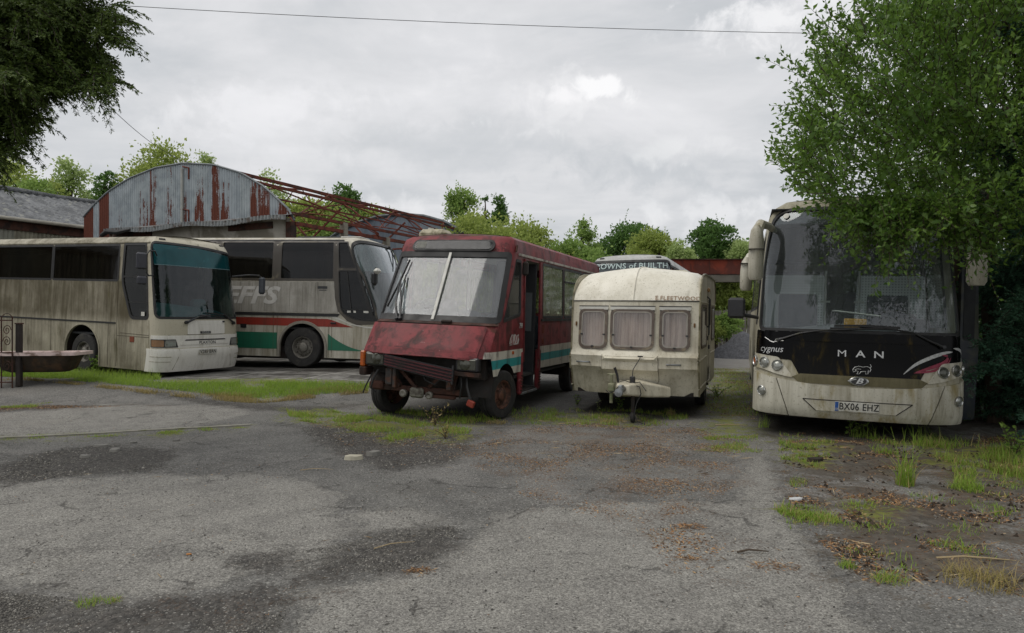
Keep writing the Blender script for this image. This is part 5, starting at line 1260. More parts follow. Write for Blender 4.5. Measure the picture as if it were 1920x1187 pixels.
    q = MB(); q.tube([(.45, 2.7, .66), (.45, 2.7, 2.8)], .02, 8); q.tube([(-.2, 2.25, 1.75), (-.2, 2.25, 2.8)], .02, 8); q.build('grab_rail', M['off_white'], root)
    MB().box(-.9, 1.3, 2.78, .9, 7.2, 2.80).build('ceiling', M['off_white'], root)
    return root
minibus()
t = thing('water_tank', 'pale dented plastic tank lying on the roof of the red minibus', 'tank')
t.location = (-1.46+1.75*.345-.55*.94, 10.45+1.75*.938+.55*.345, 2.995); t.rotation_euler = (0, radians(2), radians(-20))
MB().box(-.27, -.2, 0, .27, .2, .19, .07).build('tank_body', plain('tank_plastic', hx('aba48c'), .6, 0, .5, 9, .3, hx('6a6448'), .4), t)
q = MB(); q.lathe([(.05, .18), (.05, .225), (.001, .23)], Matrix.Translation((-.1, 0, 0)), 12); q.build('cap', M['off_white'], t)

# ------------------------------------------------------------------ touring caravan
def caravan():
    root = thing('caravan', 'small mouldy cream touring caravan with three curtained front windows', 'caravan', (1.95, 11.09, 0), (0, radians(.8), radians(-20.2)))
    hw = 1.03; L = 3.75
    pts = [(.20, .36), (.13, .55), (.045, .745), (-.03, .77), (-.04, .80), (-.03, .93), (-.085, .958), (-.075, .985), (.01, 1.02), (.085, 1.87), (.095, 1.90), (.14, 2.02), (.23, 2.14), (.36, 2.24), (.54, 2.31), (.80, 2.35), (1.2, 2.37), (2.0, 2.38)]
    V = [p[1] for p in pts[:11]]
    for i in range(11, len(pts)): V.append(V[-1]+math.hypot(pts[i][0]-pts[i-1][0], pts[i][1]-pts[i-1][1]))
    py = pw(list(zip(V, [p[0] for p in pts]))); pz = pw(list(zip(V, [p[1] for p in pts]))); vtop = V[-1]
    def S0(u, v):
        k = 1-(clamp(abs(u)/hw))**2; z = pz(v)
        up = sstep((z-1.88)/.4)
        return Vector((u, py(v)-.13*k*(1-up)-(.03*k)*up, z+.075*(1-abs(u)/hw)*up+.055*k*up-.10*clamp((abs(u)/hw-.86)/.14)**2*up))
    def S(u, v, off=0.):
        p = S0(u, v)
        if off:
            n = (S0(u+.01, v)-S0(u-.01, v)).cross(S0(u, v+.01)-S0(u, v-.01))
            p = p+n.normalized()*off
        return p
    cream = paint('caravan_cream', hx('dad5c3'), hx('746848'), .36, .5, .35, hx('6c6030'), .4, seed=51., spots=.55)
    roofc = paint('caravan_roof', hx('e6e2d4'), hx('8f8768'), .26, .5, .2, hx('6c6540'), .45, seed=52., spots=.7)
    W3 = [(-.895, -.41), (-.355, .345), (.43, .895)]
    wins = [rrect(a, 1.10, c, 1.80, [.10, .10, .06, .06], 5) for a, c in W3]
    panel(MB(), S, [(-hw, .36), (hw, .36), (hw, 1.875), (-hw, 1.875)], wins, .09).build('front_panel', cream, root)
    panel(MB(), S, [(-hw, 1.89), (hw, 1.89), (hw, vtop), (-hw, vtop)], [], .1).build('roof', roofc, root)
    # rest of the roof and the tail
    def S2(u, v, off=0.):
        k = 1-(clamp(abs(u)/hw))**2; z0 = .075*(1-abs(u)/hw)+.055*k-.10*clamp((abs(u)/hw-.86)/.14)**2
        if v < 1.3: return Vector((u, 2.0+v, 2.38+z0+off))
        a = min((v-1.3)/.45, pi/2); return Vector((u, 3.3+.45*sin(a)+off*sin(a), 1.93+.45*cos(a)+z0*cos(a)+off*cos(a)))
    panel(MB(), S2, [(-hw, 0), (hw, 0), (hw, 1.3+.45*pi/2), (-hw, 1.3+.45*pi/2)], [], .12).build('roof_rear', roofc, root)
    MB().box(-hw, 3.72, .4, hw, 3.75, 1.94).build('rear_panel', cream, root)
    q = MB(); q.tube([S(-hw, 1.882, .004)]+[S(-hw+2*hw*i/24, 1.882, .006) for i in range(25)], .010, 6); q.build('belt_trim', plain('trim_black', hx('28241c'), .5, 0, .3, 9), root)
    q = MB(); q.tube([S(.0, lerp(1.89, vtop, i/30), .003) for i in range(31)], .012, 6); q.build('roof_seam', roofc, root)
    # flanks
    out = [(p[0], p[1]) for p in pts]+[(3.3, 2.38)]+[(3.3+.45*sin(a*pi/16), 1.93+.45*cos(a*pi/16)) for a in range(1, 9)]+[(3.75, .40), (2.0, .36)]
    for sg in (-1, 1):
        Sd = lambda u, v, o=0., sg=sg: Vector((sg*(hw+o), u, v))
        sw = [rrect(.42, 1.14, 1.42, 1.82, .08), rrect(2.7, 1.2, 3.45, 1.82, .08)]
        dr = rrect(1.72, .45, 2.32, 2.16, .10)
        panel(MB(), Sd, out, sw+[arc_hole(2.05, .33, .40)], .2).build('side_panel', cream, root)
        for p in sw:
            g = panel(MB(), Sd, p, [], .3, .014, -.004).build('side_window', glass('plastic_pane%d%d' % (sg, p is sw[0]), (.5, .42, .38, 1), .3, (.30, .24, .2, 1), 1.1, .06, .5), root); ring(MB(), Sd, p, .05, .018, -.01).build('window_frame', plain('frame_brown%d%d' % (sg, p is sw[0]), hx('5b4f44'), .5, 0, .4, 9), g)
        edge = MB(); edge.tube([Sd(a, c, .006) for a, c in out[:-2]], .016, 6); edge.build('edge_trim', plain('edge_trim%d' % sg, hx('8d876f'), .5, .2, .4, 9, 0, hx('4a4630'), .5), root)
        if sg > 0:
            d = ring(MB(), Sd, dr, .03, .014, -.005).build('door', cream, root)
            panel(MB(), Sd, rrect(1.86, 1.3, 2.2, 1.95, .06), [], .2, .012, 0).build('door_window', M['dark_int'], d)
            MB().box(hw+.005, 1.78, 1.05, hw+.04, 1.86, 1.13, .01).build('door_handle', M['black_plastic'], d)
            q = MB(); q.tube([(hw, 1.62, 1.45), (hw+.05, 1.62, 1.5), (hw+.05, 1.62, 1.95), (hw, 1.62, 2.0)], .014, 8); q.build('grab_handle', M['black_plastic'], root)
            MB().box(hw, 1.58, 2.08, hw+.05, 1.68, 2.16, .02).build('awning_lamp', plain('awning_lamp', hx('a8875c'), .4), root)
            MB().box(hw, 1.55, 1.22, hw+.03, 1.60, 1.30, .008).build('catch', M['black_plastic'], root)
        q = MB(); q.tube([Sd(-.0, .93, .004), Sd(1.6, .95, .004)], .012, 6); q.tube([Sd(2.5, .95, .004), Sd(3.72, .95, .004)], .012, 6); q.tube([Sd(.1, 1.88, .004), Sd(3.72, 1.88, .004)], .009, 6); q.tube([Sd(.06, .48, .004), Sd(1.6, .48, .004)], .010, 6); q.build('side_trim', cream, root)
        wheel(root, sg*.90, 2.05, .31+sg*.014, .31, .17, sg, M['rim_grey'], 5); well(root, hw, sg, 2.05, .33, .40, .3)
    # front windows: acrylic pane with a bead, curtain behind, white rail above, catches
    m, b = new_mat('curtain'); o = b.obj(); f = b.noise(b.map(o, (16, 1, .6)), 1., 4, .6, .4)
    b.out(b.bsdf(b.mix(b.ss(f, .35, .65), hx('93847a'), hx('cfc3b8')), .9, 0, b.bump(f, .05, .6)))
    pane = glass('acrylic_pane', (.9, .86, .83, 1), .26, (.56, .52, .50, 1), 1.0, .07, .55, 0, 53.)
    frm = plain('frame_smoke', hx('62564c'), .45, 0, .4, 9, 0, hx('8b7f68'), .35)
    for (a, c), p in zip(W3, wins):
        g = panel(MB(), S, rrect(a-.005, 1.09, c+.005, 1.74, [.11, .11, .07, .07], 5), [], .1, .022, .004).build('front_window', pane, root)
        ring(MB(), S, rrect(a+.015, 1.115, c-.015, 1.725, [.1, .1, .07, .07], 5), .040, .028, .01).build('window_frame', frm, g)
        ring(MB(), S, rrect(a+.05, 1.15, c-.05, 1.70, .07, 5), .016, .029, .02).build('window_bead', plain('bead_grey', hx('a39d92'), .4, .3, .3, 9) if 'bead_grey' not in bpy.data.materials else bpy.data.materials['bead_grey'], g)
        panel(MB(), S, rrect(a-.01, 1.735, c+.01, 1.785, .012), [], .1, .026, 0).build('window_rail', M['off_white'], root)
        panel(MB(), S, [(a-.015, 1.788), (c+.015, 1.788), (c+.015, 1.803), (a-.015, 1.803)], [], .1, .014).build('rail_shadow_gap', M['black_rubber'], root)
        panel(MB(), S, rrect(a-.02, 1.06, c+.02, 1.83, .02), [], .1, -.06).build('curtain', m, root)
        for u, v in ((a+.05, 1.33), (c-.05, 1.33), ((a+c)/2, 1.135)): MB().box(-.02, -.012, 0, .02, .012, .02, .004, frame_at(S, u, v, .026)).build('window_catch', M['black_plastic'], g)
    # locker lid, swage lines, handles, lamps
    lid = panel(MB(), S, rrect(-.48, .56, .42, 1.055, .06), [], .06, .016, -.002).build('locker_lid', cream, root)
    lp = rrect(-.48, .56, .42, 1.055, .06); q = MB(); q.tube([S(u, v, .006) for u, v in dens(lp+[lp[0]], .06)], .007, 5); q.build('lid_gap', plain('lid_gap', hx('3f3826'), .8), lid)
    for u in (-.79, .66):
        q = MB(); q.tube([S(u-.10, .875, .0), S(u-.10, .875, .06), S(u-.085, .875, .07), S(u+.085, .875, .07), S(u+.10, .875, .06), S(u+.10, .875, .0)], .014, 8); q.build('grab_handle', M['steel'], root)
    for u in (-.955, .96): MB().box(-.014, -.035, 0, .014, .035, .022, .006, frame_at(S, u, 1.50, 0)).build('marker_lamp', plain('marker_amber%d' % (u > 0), hx('6b4a1e'), .4, 0, .4, 30), root)
    MB().lathe([(.018, 0), (.018, .02), (.001, .022)], frame_at(S, -.02, 1.02, .016), 10).build('lid_lock', M['steel'], lid)
    letters(root, 'caravan_letters', S, [(('E.FLEETWOOD', .695, 1.925, .062), dict(off=.008, sx=1.12, bold=.008, spacing=1.05))], plain('letter_brown', hx('a4876c'), .6, 0, .7, 40))
    # A-frame cover, coupling, jockey wheel, cables
    vs = [(-.24, -.13, .36), (.62, -.10, .36), (.62, -.10, .52), (-.24, -.13, .58), (.10, -.05, .62), (-.10, -.80, .44), (.09, -.80, .44), (.10, -.78, .60), (-.11, -.78, .60), (-.15, -.45, .38), (.33, -.42, .38), (.25, -.40, .60), (-.16, -.45, .62)]
    q = MB(); q.add(vs, [(9, 10, 1, 0), (5, 6, 10, 9), (8, 12, 9, 5), (12, 3, 0, 9), (7, 6, 10, 11), (11, 10, 1, 2), (7, 11, 12, 8), (11, 2, 4, 12), (12, 4, 3), (5, 8, 7, 6)])
    o = q.build('drawbar_cover', cream, root, 30, True)
    mo = o.modifiers.new('bevel', 'BEVEL'); mo.width = .03; mo.segments = 3
    q = MB(); q.tube([(0, -.72, .53), (-.01, -.95, .53), (-.02, -1.02, .51)], [.05, .05, .045], 12); q.lathe([(.06, -.03), (.066, .0), (.06, .03), (.001, .04)], Matrix.Translation((-.02, -1.02, .50)) @ Matrix.Rotation(pi/2, 4, 'X'), 14); q.box(-.05, -.96, .56, .02, -.82, .60, .01); q.build('coupling', M['steel'], root)
    q = MB(); q.tube([(-.10, -.62, .55), (-.13, -.60, .72), (-.17, -.62, .84)], [.018, .018, .022], 8); q.build('brake_lever', M['black_plastic'], root)
    q = MB(); q.tube([(-.20, -.70, .3), (-.20, -.70, .74)], .026, 10); q.tube([(-.26, -.70, .74), (-.14, -.70, .74)], .012, 6); q.box(-.25, -.74, .48, -.15, -.66, .60, .01); q.build('jockey_clamp', plain('clamp_mould', hx('8a8a70'), .6, .3, .5, 12, 0, hx('5f6a4a'), .5), root)
    q = MB(); q.tube([(.12, -.62, .58), (.12, -.62, .05)], [.03, .03], 10); jw = q.build('jockey_leg', M['under'], root)
    MB().lathe([(.03, -.03), (.08, -.03), (.09, -.02), (.09, .02), (.08, .03), (.03, .03)], Matrix.Translation((.12, -.60, .09)) @ Matrix.Rotation(pi/2, 4, 'Y'), 20).build('jockey_wheel', M['tyre'], jw)
    q = MB(); q.box(.04, -.50, .58, .12, -.42, .70, .01); q.tube([(.08, -.46, .70), (.08, -.42, .80), (.12, -.38, .88), (.16, -.3, .96), (.16, -.24, 1.0)], .007, 6); q.box(.12, -.25, .99, .2, -.22, 1.01); q.build('wire_handle', M['black_plastic'], root)
    q = MB()
    q.tube([(.10, -.60, .58), (.22, -.62, .56), (.24, -.60, .45), (.18, -.66, .3), (.16, -.7, .15), (.22, -.78, .05), (.34, -.8, .02)], .008, 6); q.tube([(-.1, -.55, .62), (.0, -.6, .64), (.1, -.56, .6), (.2, -.5, .62), (.32, -.62, .5)], .007, 6)
    q.tube([(-.06, -.8, .58), (-.12, -.86, .5), (-.2, -.84, .46), (-.26, -.8, .5)], .008, 6); q.build('tow_cable', M['black_rubber'], root)
    MB().box(-.95, .15, .36, .95, 3.7, .42).build('chassis', M['under'], root)
    MB().prism(rpoly([(-.28, 0), (.28, 0), (.22, .09), (-.22, .09)], .04), -.25, .25, Matrix.Translation((.4, 2.3, 2.42))).build('roof_light', roofc, root)
caravan()
# ------------------------------------------------------------------ buildings behind the yard
HD = radians(25); DR = Vector((sin(HD), cos(HD), 0)); LT = Vector((cos(HD), -sin(HD), 0))
BC = Vector((-12., 24.5, .2))
def on_plane(px, py, C=BC):
    """where the sight line through a photo pixel meets the barn's gable plane: (u across, z up)"""
    r = (px-960)/F; u = (r*C.y-C.x)/(LT.x-r*LT.y); Y = C.y+LT.y*u
    return u, CAMZ-(py-593.5)/F*Y
arch_px = [(157, 408), (179, 383), (204, 360), (242, 336), (292, 316), (344, 307), (402, 310), (452, 325), (496, 351), (548, 399), (553, 415)]
arch = [on_plane(*p) for p in arch_px]
arch_z = pw(arch); U0, U1 = arch[0][0], arch[-1][0]
def corrugated_mat(name, base, base2, rustc=True):
    m, b = new_mat(name); o = b.obj(); x, y, z = b.sep(o)
    d = b.n('ShaderNodeAttribute', attribute_name='rust').outputs['Fac']
    n = b.noise(b.map(o, (13, 1, .7)), 1., 7, .7, .1); n2 = b.noise(b.map(o, (1.3, 1, 1.)), 2.2, 7, .62); sp = b.noise(o, 26, 4, .6)
    sheet = b.n('ShaderNodeTexWhiteNoise', noise_dimensions='1D'); b.put(sheet.inputs['W'], b.m('FLOOR', b.m('DIVIDE', x, .76)))
    c = b.mix(b.ss(n2, .35, .65), base, base2); c = b.mix(b.m('MULTIPLY', sheet.outputs['Value'], .45), c, hx('9aa3ab'))
    c = b.mix(b.m('MULTIPLY', b.ss(n, .5, .7), .35), c, hx('6a6a68'))
    rib = b.n('ShaderNodeTexWhiteNoise', noise_dimensions='1D'); b.put(rib.inputs['W'], b.m('FLOOR', b.m('DIVIDE', x, .115)))
    n = b.m('ADD', n, b.m('MULTIPLY', b.m('SUBTRACT', rib.outputs['Value'], .5), .16))
    v = b.m('ADD', b.m('MULTIPLY', n, .6), b.m('ADD', b.m('MULTIPLY', n2, .22), b.m('MULTIPLY', sp, .18)))
    t = b.lin(d, 0, 1, .70, .30)
    c = b.mix(b.ss(v, b.m('SUBTRACT', t, .02), b.m('ADD', t, .02)), c, b.mix(sp, hx('7a3a22'), hx('42231a')))
    b.out(b.bsdf(c, .6, .1, None, .4)); return m
def sheet(name, parent, mat, u0, u1, zb, zt, pitch=.115, amp=.026, rust=lambda u, z: .0, y=0., rows=14, sx=6, thick=.0):
    """corrugated cladding in the x-z plane of the parent, bottom zb(u), top zt(u)"""
    n = max(2, int((u1-u0)/pitch*sx)); us = np.linspace(u0, u1, n+1); V = []; R = []
    for u in us:
        a, c = zb(u), zt(u)
        for k in range(rows+1):
            z = a+(c-a)*k/rows; V.append((u, y+amp*sin(2*pi*u/pitch), z)); R.append(rust(u, z))
    i = np.arange(n)[:, None]*(rows+1)+np.arange(rows)[None, :]; i = i.ravel()
    o = mesh_np(name, np.array(V), np.stack([i, i+rows+1, i+rows+2, i+1], 1), mat, parent, True)
    at_ = o.data.attributes.new('rust', 'FLOAT', 'POINT'); at_.data.foreach_set('value', np.array(R, np.float32))
    return o
def barn():
    t = thing('barn', 'barn with a rust streaked curved iron gable and a bare rusty roof frame', 'barn', BC, (0, 0, -HD))
    z0 = BC.z
    cm = corrugated_mat('gable_iron', hx('a6aeb1'), hx('8b9498')); gal = corrugated_mat('rear_gable_iron', hx('65707c'), hx('566069'))
    pu = lambda px: on_plane(px, 400)[0]
    full = [(pu(157), pu(176), 1.), (pu(186), pu(204), 1.)]
    zones = [(262, 280, .48, 415), (280, 293, .62, 430), (313, 327, .55, 430), (330, 340, .3, 430), (366, 384, .52, 430), (398, 409, .80, 430), (409, 430, .62, 370), (425, 430, .6, 430), (345, 352, .4, 430), (458, 470, .35, 380), (470, 505, .70, 385), (518, 552, .64, 392), (215, 262, .25, 430)]
    zz = [(pu(a), pu(c), d, py) for a, c, d, py in zones]
    def rust(u, z):
        for a, c, d in full:
            if a < u < c: return 1.25
        r = .16
        zt = arch_z(u)
        for a, c, d, py in zz:
            fe = sstep((u-a+.18)/.3)*sstep((c+.18-u)/.3)
            if fe > 0:
                d = lerp(.16, d, fe); h = (z-4.85)/max(zt-4.85, .3); r = max(r, d*(1.05-.42*clamp(h)) if py > 380 else d*(1.2-h))
        return r
    zb = lambda u: (4.88 if u > pu(204) else 3.)-z0
    sheet('gable_cladding', t, cm, U0, U1, zb, lambda u: arch_z(u)-z0, rust=rust, rows=22)
    q = MB(); q.tube([(u, -.02, arch_z(u)-z0+.02) for u in np.linspace(U0, U1, 40)], .035, 6); q.build('gable_edge', plain('edge_grey', hx('71777a'), .6, .2, .4, 7), t)
    q = MB(); q.tube([(pu(344), -.06, 4.9-z0), (pu(344), -.06, 6.9-z0)], .05, 8); q.build('downpipe', plain('pipe_pale', hx('a3a59f'), .6, 0, .4, 7), t)
    q = MB(); q.tube([(pu(356), -.05, 5.0-z0), (pu(356), -.05, 5.4-z0), (pu(341), -.05, 5.46-z0)], .03, 6); q.tube([(pu(356), -.05, 6.5-z0), (pu(356), -.05, 6.9-z0), (pu(345), -.05, 6.97-z0)], .03, 6); q.build('pipe_bracket', M['rust'], t)
    # lean-to strip, pale wall and lintel under the gable
    uL = pu(205)
    o = sheet('canopy_edge', t, plain('canopy_iron', hx('8f9393'), .6, .1, .4, 6, 0, hx('5b4a3e'), .4), uL+.3, U1+.05, lambda u: 4.72-z0+.05*sin(u*1.7), lambda u: 4.88-z0+.03*sin(u*1.7), .15, .05, y=-.45, rows=2)
    vs = []; fs = []; n = 70
    for i in range(n+1):
        u = lerp(uL+.3, U1+.05, i/n); w = .03*sin(u*1.7)
        vs += [(u, -.46+.02*sin(u*40), 4.87-z0+w), (u, .02, 4.98-z0)]
    for i in range(n): fs.append((2*i, 2*i+2, 2*i+3, 2*i+1))
    MB().add(vs, fs).build('canopy_roof', plain('canopy_roof', hx('7d8080'), .6, .1, .4, 5, 0, hx('5b3a2e'), .5), t)
    MB().box(uL+.2, .0, 0, U1-.35, .15, 4.87-z0).build('wall', plain('pale_render', hx('a9a59a'), .85, 0, .45, 1.1, .4, hx('6f6a5c'), .5), t)
    MB().box(uL+.3, -.06, 4.42-z0, uL+2.4, -.01, 4.78-z0).build('rusty_lintel', M['rust_dark'], t); MB().box(pu(430), -.06, 4.55-z0, pu(512), -.01, 4.76-z0).build('rusty_lintel', M['rust_dark'], t)
    MB().box(U1-.32, -.08, 0, U1-.08, .16, 4.72-z0).build('corner_post', M['rust_dark'], t)
    q = MB(); q.tube([(uL+.3, -.5, 4.66-z0), (uL+.7, -.55, 4.78-z0), (uL+1.2, -.52, 4.72-z0), (uL+1.9, -.5, 4.8-z0)], [.08, .1, .09, .04], 8); q.build('torn_felt', M['black_rubber'], t)
    # side wall of the covered part, left
    MB().box(U0-.02, .05, 0, U0+.03, 13.6, 4.9-z0).build('side_wall', plain('side_iron', hx('6c5a4c'), .8, 0, .5, 2, 0, hx('5a2e1e'), .6), t)
    # far gable
    sheet('rear_gable_cladding', t, gal, U0, U1, lambda u: 1.5-z0, lambda u: arch_z(u)-z0, .10, .015, lambda u, z: .12, y=13.6, rows=6, sx=4)
    q = MB(); q.tube([(u, 13.55, arch_z(u)-z0+.05) for u in np.linspace(U0, U1, 36)], .09, 6); q.build('rear_gable_edge', plain('edge_dark', hx('50565a'), .6, .2, .4, 7), t)
    # bow trusses and purlins of the stripped roof
    ez = arch[-1][1]-z0
    for y in (4.6, 9.1):
        q = MB(); us = np.linspace(U0+.1, U1-.05, 26)
        top = [(u, y, arch_z(u)-z0-.08) for u in us]; bot = [(u, y, ez+.05+(arch_z(u)-z0-ez)*.50) for u in us]
        q.tube(top, .035, 6); q.tube(bot, .028, 6)
        for i in range(1, 25, 5):
            q.tube([top[i], bot[min(i+2, 25)]], .02, 5); q.tube([bot[min(i+2, 25)], top[min(i+4, 25)]], .02, 5)
        q.tube([(U0+.1, y, ez), (U1, y, ez)], .03, 5); q.build('bow_truss', M['rust'], t)
        q = MB(); a = (2.0, y, ez); q.bar(a, (0.2, y, arch_z(.2)-z0-.6), .06, .06); q.bar(a, (3.6, y, arch_z(3.6)-z0-.3), .06, .06); q.bar(a, (U1-.1, y, ez+.05), .06, .06); q.build('truss_strut', M['rust'], t)
    for px, py, w in ((452, 325, .085), (478, 340, .085), (548, 399, .09), (520, 372, .05), (400, 310, .05)):
        u, z = on_plane(px, py); MB().bar((u, .02, z-z0-.02), (u, 13.55, z-z0-.02), w, w*1.1).build('purlin', M['rust'], t)
    MB().bar((U1-.1, .1, ez-.05), (U1-.1, 13.55, ez-.05), .11, .12).build('eaves_beam', M['rust'], t)
    for a, c in (((478, 340), (548, 399)), ((548, 399), (452, 325))):
        ua, za = on_plane(*a); uc, zc = on_plane(*c); q = MB(); q.tube([(ua, .3, za-z0), (uc, 4.5, zc-z0)], .03, 5); q.tube([(ua, 4.7, za-z0), (uc, 9., zc-z0)], .03, 5); q.tube([(ua, 9.2, za-z0), (uc, 13.4, zc-z0)], .03, 5); q.build('wind_brace', M['rust'], t)
    for y in (2.6, 5.2, 7.4, 10.2, 12.6): MB().box(U1-.22, y-.11, 0, U1+.0, y+.11, ez+.02+.25*(y in (7.4, 2.6)), .01).build('concrete_post', plain('post_concrete', hx('837e72'), .85, 0, .4, 4, .3) if y == 2.6 else bpy.data.materials['post_concrete'], t)
barn()

def shed():
    e = Vector((-17.2, 27.6, .3)); ze = 5.31-.3; zr = 6.80-.3; w = 3.3
    t = thing('shed', 'long shed with a lichen grey corrugated cement roof at the left edge', 'shed', e, (0, 0, -HD))
    rm, b = new_mat('cement_roof'); o = b.obj(); n = b.noise(o, 1.6, 8, .65, .4); n2 = b.noise(o, 9, 6, .65)
    c = b.mix(b.ss(n, .36, .64), hx('7b7d7f'), hx('5d5f61')); c = b.mix(b.m('MULTIPLY', b.ss(n2, .52, .64), .7), c, hx('37393a')); c = b.mix(b.m('MULTIPLY', b.ss(b.noise(o, 4, 6), .58, .66), .5), c, hx('98988f'))
    b.out(b.bsdf(c, .9, 0, b.bump(n2, .03, .5), .3))
    for s in (1, -1):
        V = []; ny = 420; nx = 6
        for i in range(ny+1):
            y = -16+22.*i/ny
            for k in range(nx+1):
                f = k/nx; u = .25-f*(w+.25) if s > 0 else -w-f*w; z = ze-.1+(zr-ze+.1)*f if s > 0 else zr-(zr-ze)*f
                V.append((u, y, z+.03*sin(2*pi*y/.29)+.02*(k % 2)+.015*sin(y*.9)))
        i = np.arange(ny)[:, None]*(nx+1)+np.arange(nx)[None, :]; i = i.ravel()
        mesh_np('roof', np.array(V), np.stack([i, i+1, i+nx+2, i+nx+1], 1), rm, t, True)
    q = MB(); q.tube([(-w, -16+22*i/30, zr+.06+.02*sin(i*1.3)) for i in range(31)], .10, 8); q.build('ridge_tiles', rm, t)
    q = MB(); q.tube([(.30, -16, ze-.12), (.30, 6, ze-.12)], .07, 8); q.build('gutter', plain('gutter_cream', hx('a39f92'), .6, 0, .4, 4), t)
    MB().box(.02, -16, ze-.5, .08, 6, ze-.18).build('fascia', M['rust_dark'], t)
    m, b = new_mat('old_cladding'); o = b.obj(); y = b.sep(o)[1]
    wn = b.n('ShaderNodeTexWhiteNoise', noise_dimensions='1D'); b.put(wn.inputs['W'], b.m('FLOOR', b.m('DIVIDE', y, .9)))
    b.out(b.bsdf(b.mix(b.m('MULTIPLY', b.ss(b.noise(o, 2, 6), .4, .7), .5), b.ramp(wn.outputs['Value'], [(0, hx('8d8a78')), (.5, hx('7b7f78')), (1, hx('6a5a50'))]), hx('4d4a3f')), .8))
    V = []; n = 700
    for i in range(n+1):
        yy = -16+22*i/n; x = .0+.025*sin(2*pi*yy/.15); V += [(x, yy, 0), (x, yy, ze-.2)]
    i = np.arange(n)*2; mesh_np('wall', np.array(V), np.stack([i, i+2, i+3, i+1], 1), m, t, True)
    MB().box(-2*w, -16, 0, -2*w+.1, 6, ze).build('back_wall', m, t)
shed()

# rust-red girder canopy to the right, fence and heap
t = thing('girder', 'rust red steel girder lying on a concrete beam behind the caravan', 'girder', (7.4, 32, 0))
MB().prism([(0, 3.62), (3.55, 3.62), (3.72, 4.24), (3.72, 4.29), (-.0, 4.29)], 0, .25).build('web', M['girder'], t)
q = MB(); q.box(0, -.10, 4.29, 3.78, 3.2, 4.33); q.box(0, -.06, 3.58, 3.5, .3, 3.62); q.box(1.85, -.012, 3.63, 1.87, 0, 4.28); q.box(3.70, -.05, 3.95, 3.9, .2, 4.20, .02); q.build('flange', M['rust_dark'], t)
MB().box(-.3, -.05, 3.24, 3.6, .45, 3.575, .015).build('concrete_beam', plain('old_concrete', hx('67635a'), .9, 0, .5, 2.2, .4, hx('45433a'), .5), t)
for x in (.75, 4.1): MB().box(x, .0, 0, x+.3, .35, 3.24+.34*(x > 3), .01).build('support_post', M['rust_dark'], t)
t = thing('fence', 'weathered grey vertical board fence beyond the gap beside the caravan', 'fence', (8.0, 30.5, 0))
for k in range(42):
    h = 1.92+.05*sin(k*2.3)+.04*sin(k*5.1); x = k*.155
    if k == 0: pb = MB().prism([(0, 0), (.14, 0), (.14, h), (.0, h-.01)], 0, .022).build('board', plain('fence_board', hx('77736b'), .9, 0, .5, 3, .5, hx('4d4c42'), .5), t)
    else: c = pb.copy(); COL.objects.link(c); c.parent = t; c.location = (x, .008*sin(k*3.), .03*sin(k*7.)); c.rotation_euler = (0, radians(1.2*sin(k*4.4)), 0)
for z in (.5, 1.6): MB().box(0, .03, z, 6.5, .09, z+.09).build('rail', M['bark'], t)
t = thing('gravel_heap', 'dark grey heap of gravel in front of the board fence', 'heap', (9.35, 27.4, 0))
V = []; fs = []; n = 40
for i in range(n+1):
    for k in range(n+1):
        x = (i/n-.5)*3.4; y = (k/n-.5)*3.0; d = math.hypot(x/1.6, y/1.4); z = 1.05*max(0, 1-d**1.15)*(1+.25*mnoise.noise((x*1.3, y*1.3, 2)))+.06*mnoise.noise((x*6, y*6, 1))*(d < 1) - .03
        V.append((x, y, z))
for i in range(n):
    for k in range(n): q = i*(n+1)+k; fs.append((q, q+n+1, q+n+2, q+1))
MB().add(V, fs).build('stones', plain('heap_stone', hx('55565a'), .95, 0, .8, 14, 1.), t, 0)
# overhead wires
def wire(name, label, a, c, sag, r=.012):
    q = MB(); P = [a.lerp(c, i/40)+Vector((0, 0, -4*sag*(i/40)*(1-i/40))) for i in range(41)]; q.tube(P, r, 5)
    tag(q.build(name, M['black_rubber'], None), label, 'cable')
wire('overhead_cable', 'thin black overhead cable stretched high across the whole yard', at(-260, -22, 13), at(2300, 62, 17), .34, .0065)
wire('overhead_cable', 'thin black cable dropping from the left conifer to the barn roof', at(120, 108, 14), at(356, 306, 24.3), .35, .0075)
# bathtub, gate and post by the verge
def bathtub():
    t = thing('bathtub', 'pink rimmed old bathtub standing on the grass beside the cream coach', 'bathtub', (-9.92, 14.35, gz(-9.92, 14.35)+.06), (0, 0, radians(6)))
    t.scale = (1, 1, .74); t.location.z += .17
    m1 = plain('tub_shell', hx('372e22'), .8, 0, .5, 5, .3, hx('4f3a24'), .4); m2 = plain('tub_enamel', hx('d0bcb6'), .5, 0, .4, 5, 0, hx('6a5648'), .5)
    def loop(hx_, hy, z, r=.16): return [(x, y, z) for x, y in rrect(-hx_, -hy, hx_, hy, r, 5)]
    ls = [loop(.55, .20, .0), loop(.66, .28, .08), loop(.76, .33, .42), loop(.80, .36, .50)]
    n = len(ls[0]); q = MB(); vs = sum(ls, []); fs = [tuple(range(n))[::-1]]
    for j in range(3): fs += [(j*n+i, j*n+(i+1) % n, (j+1)*n+(i+1) % n, (j+1)*n+i) for i in range(n)]
    q.add(vs, fs).build('shell', m1, t, 50)
    ls = [loop(.88, .41, .475, .05), loop(.88, .41, .565, .05), loop(.75, .32, .55, .14), loop(.70, .29, .30, .14), loop(.6, .22, .12, .14)]
    q = MB(); vs = sum(ls, []); fs = []
    for j in range(4): fs += [(j*n+i, j*n+(i+1) % n, (j+1)*n+(i+1) % n, (j+1)*n+i) for i in range(n)]
    fs.append(tuple(4*n+i for i in range(n))); q.add(vs, fs).build('rim', m2, t, 40)
bathtub()
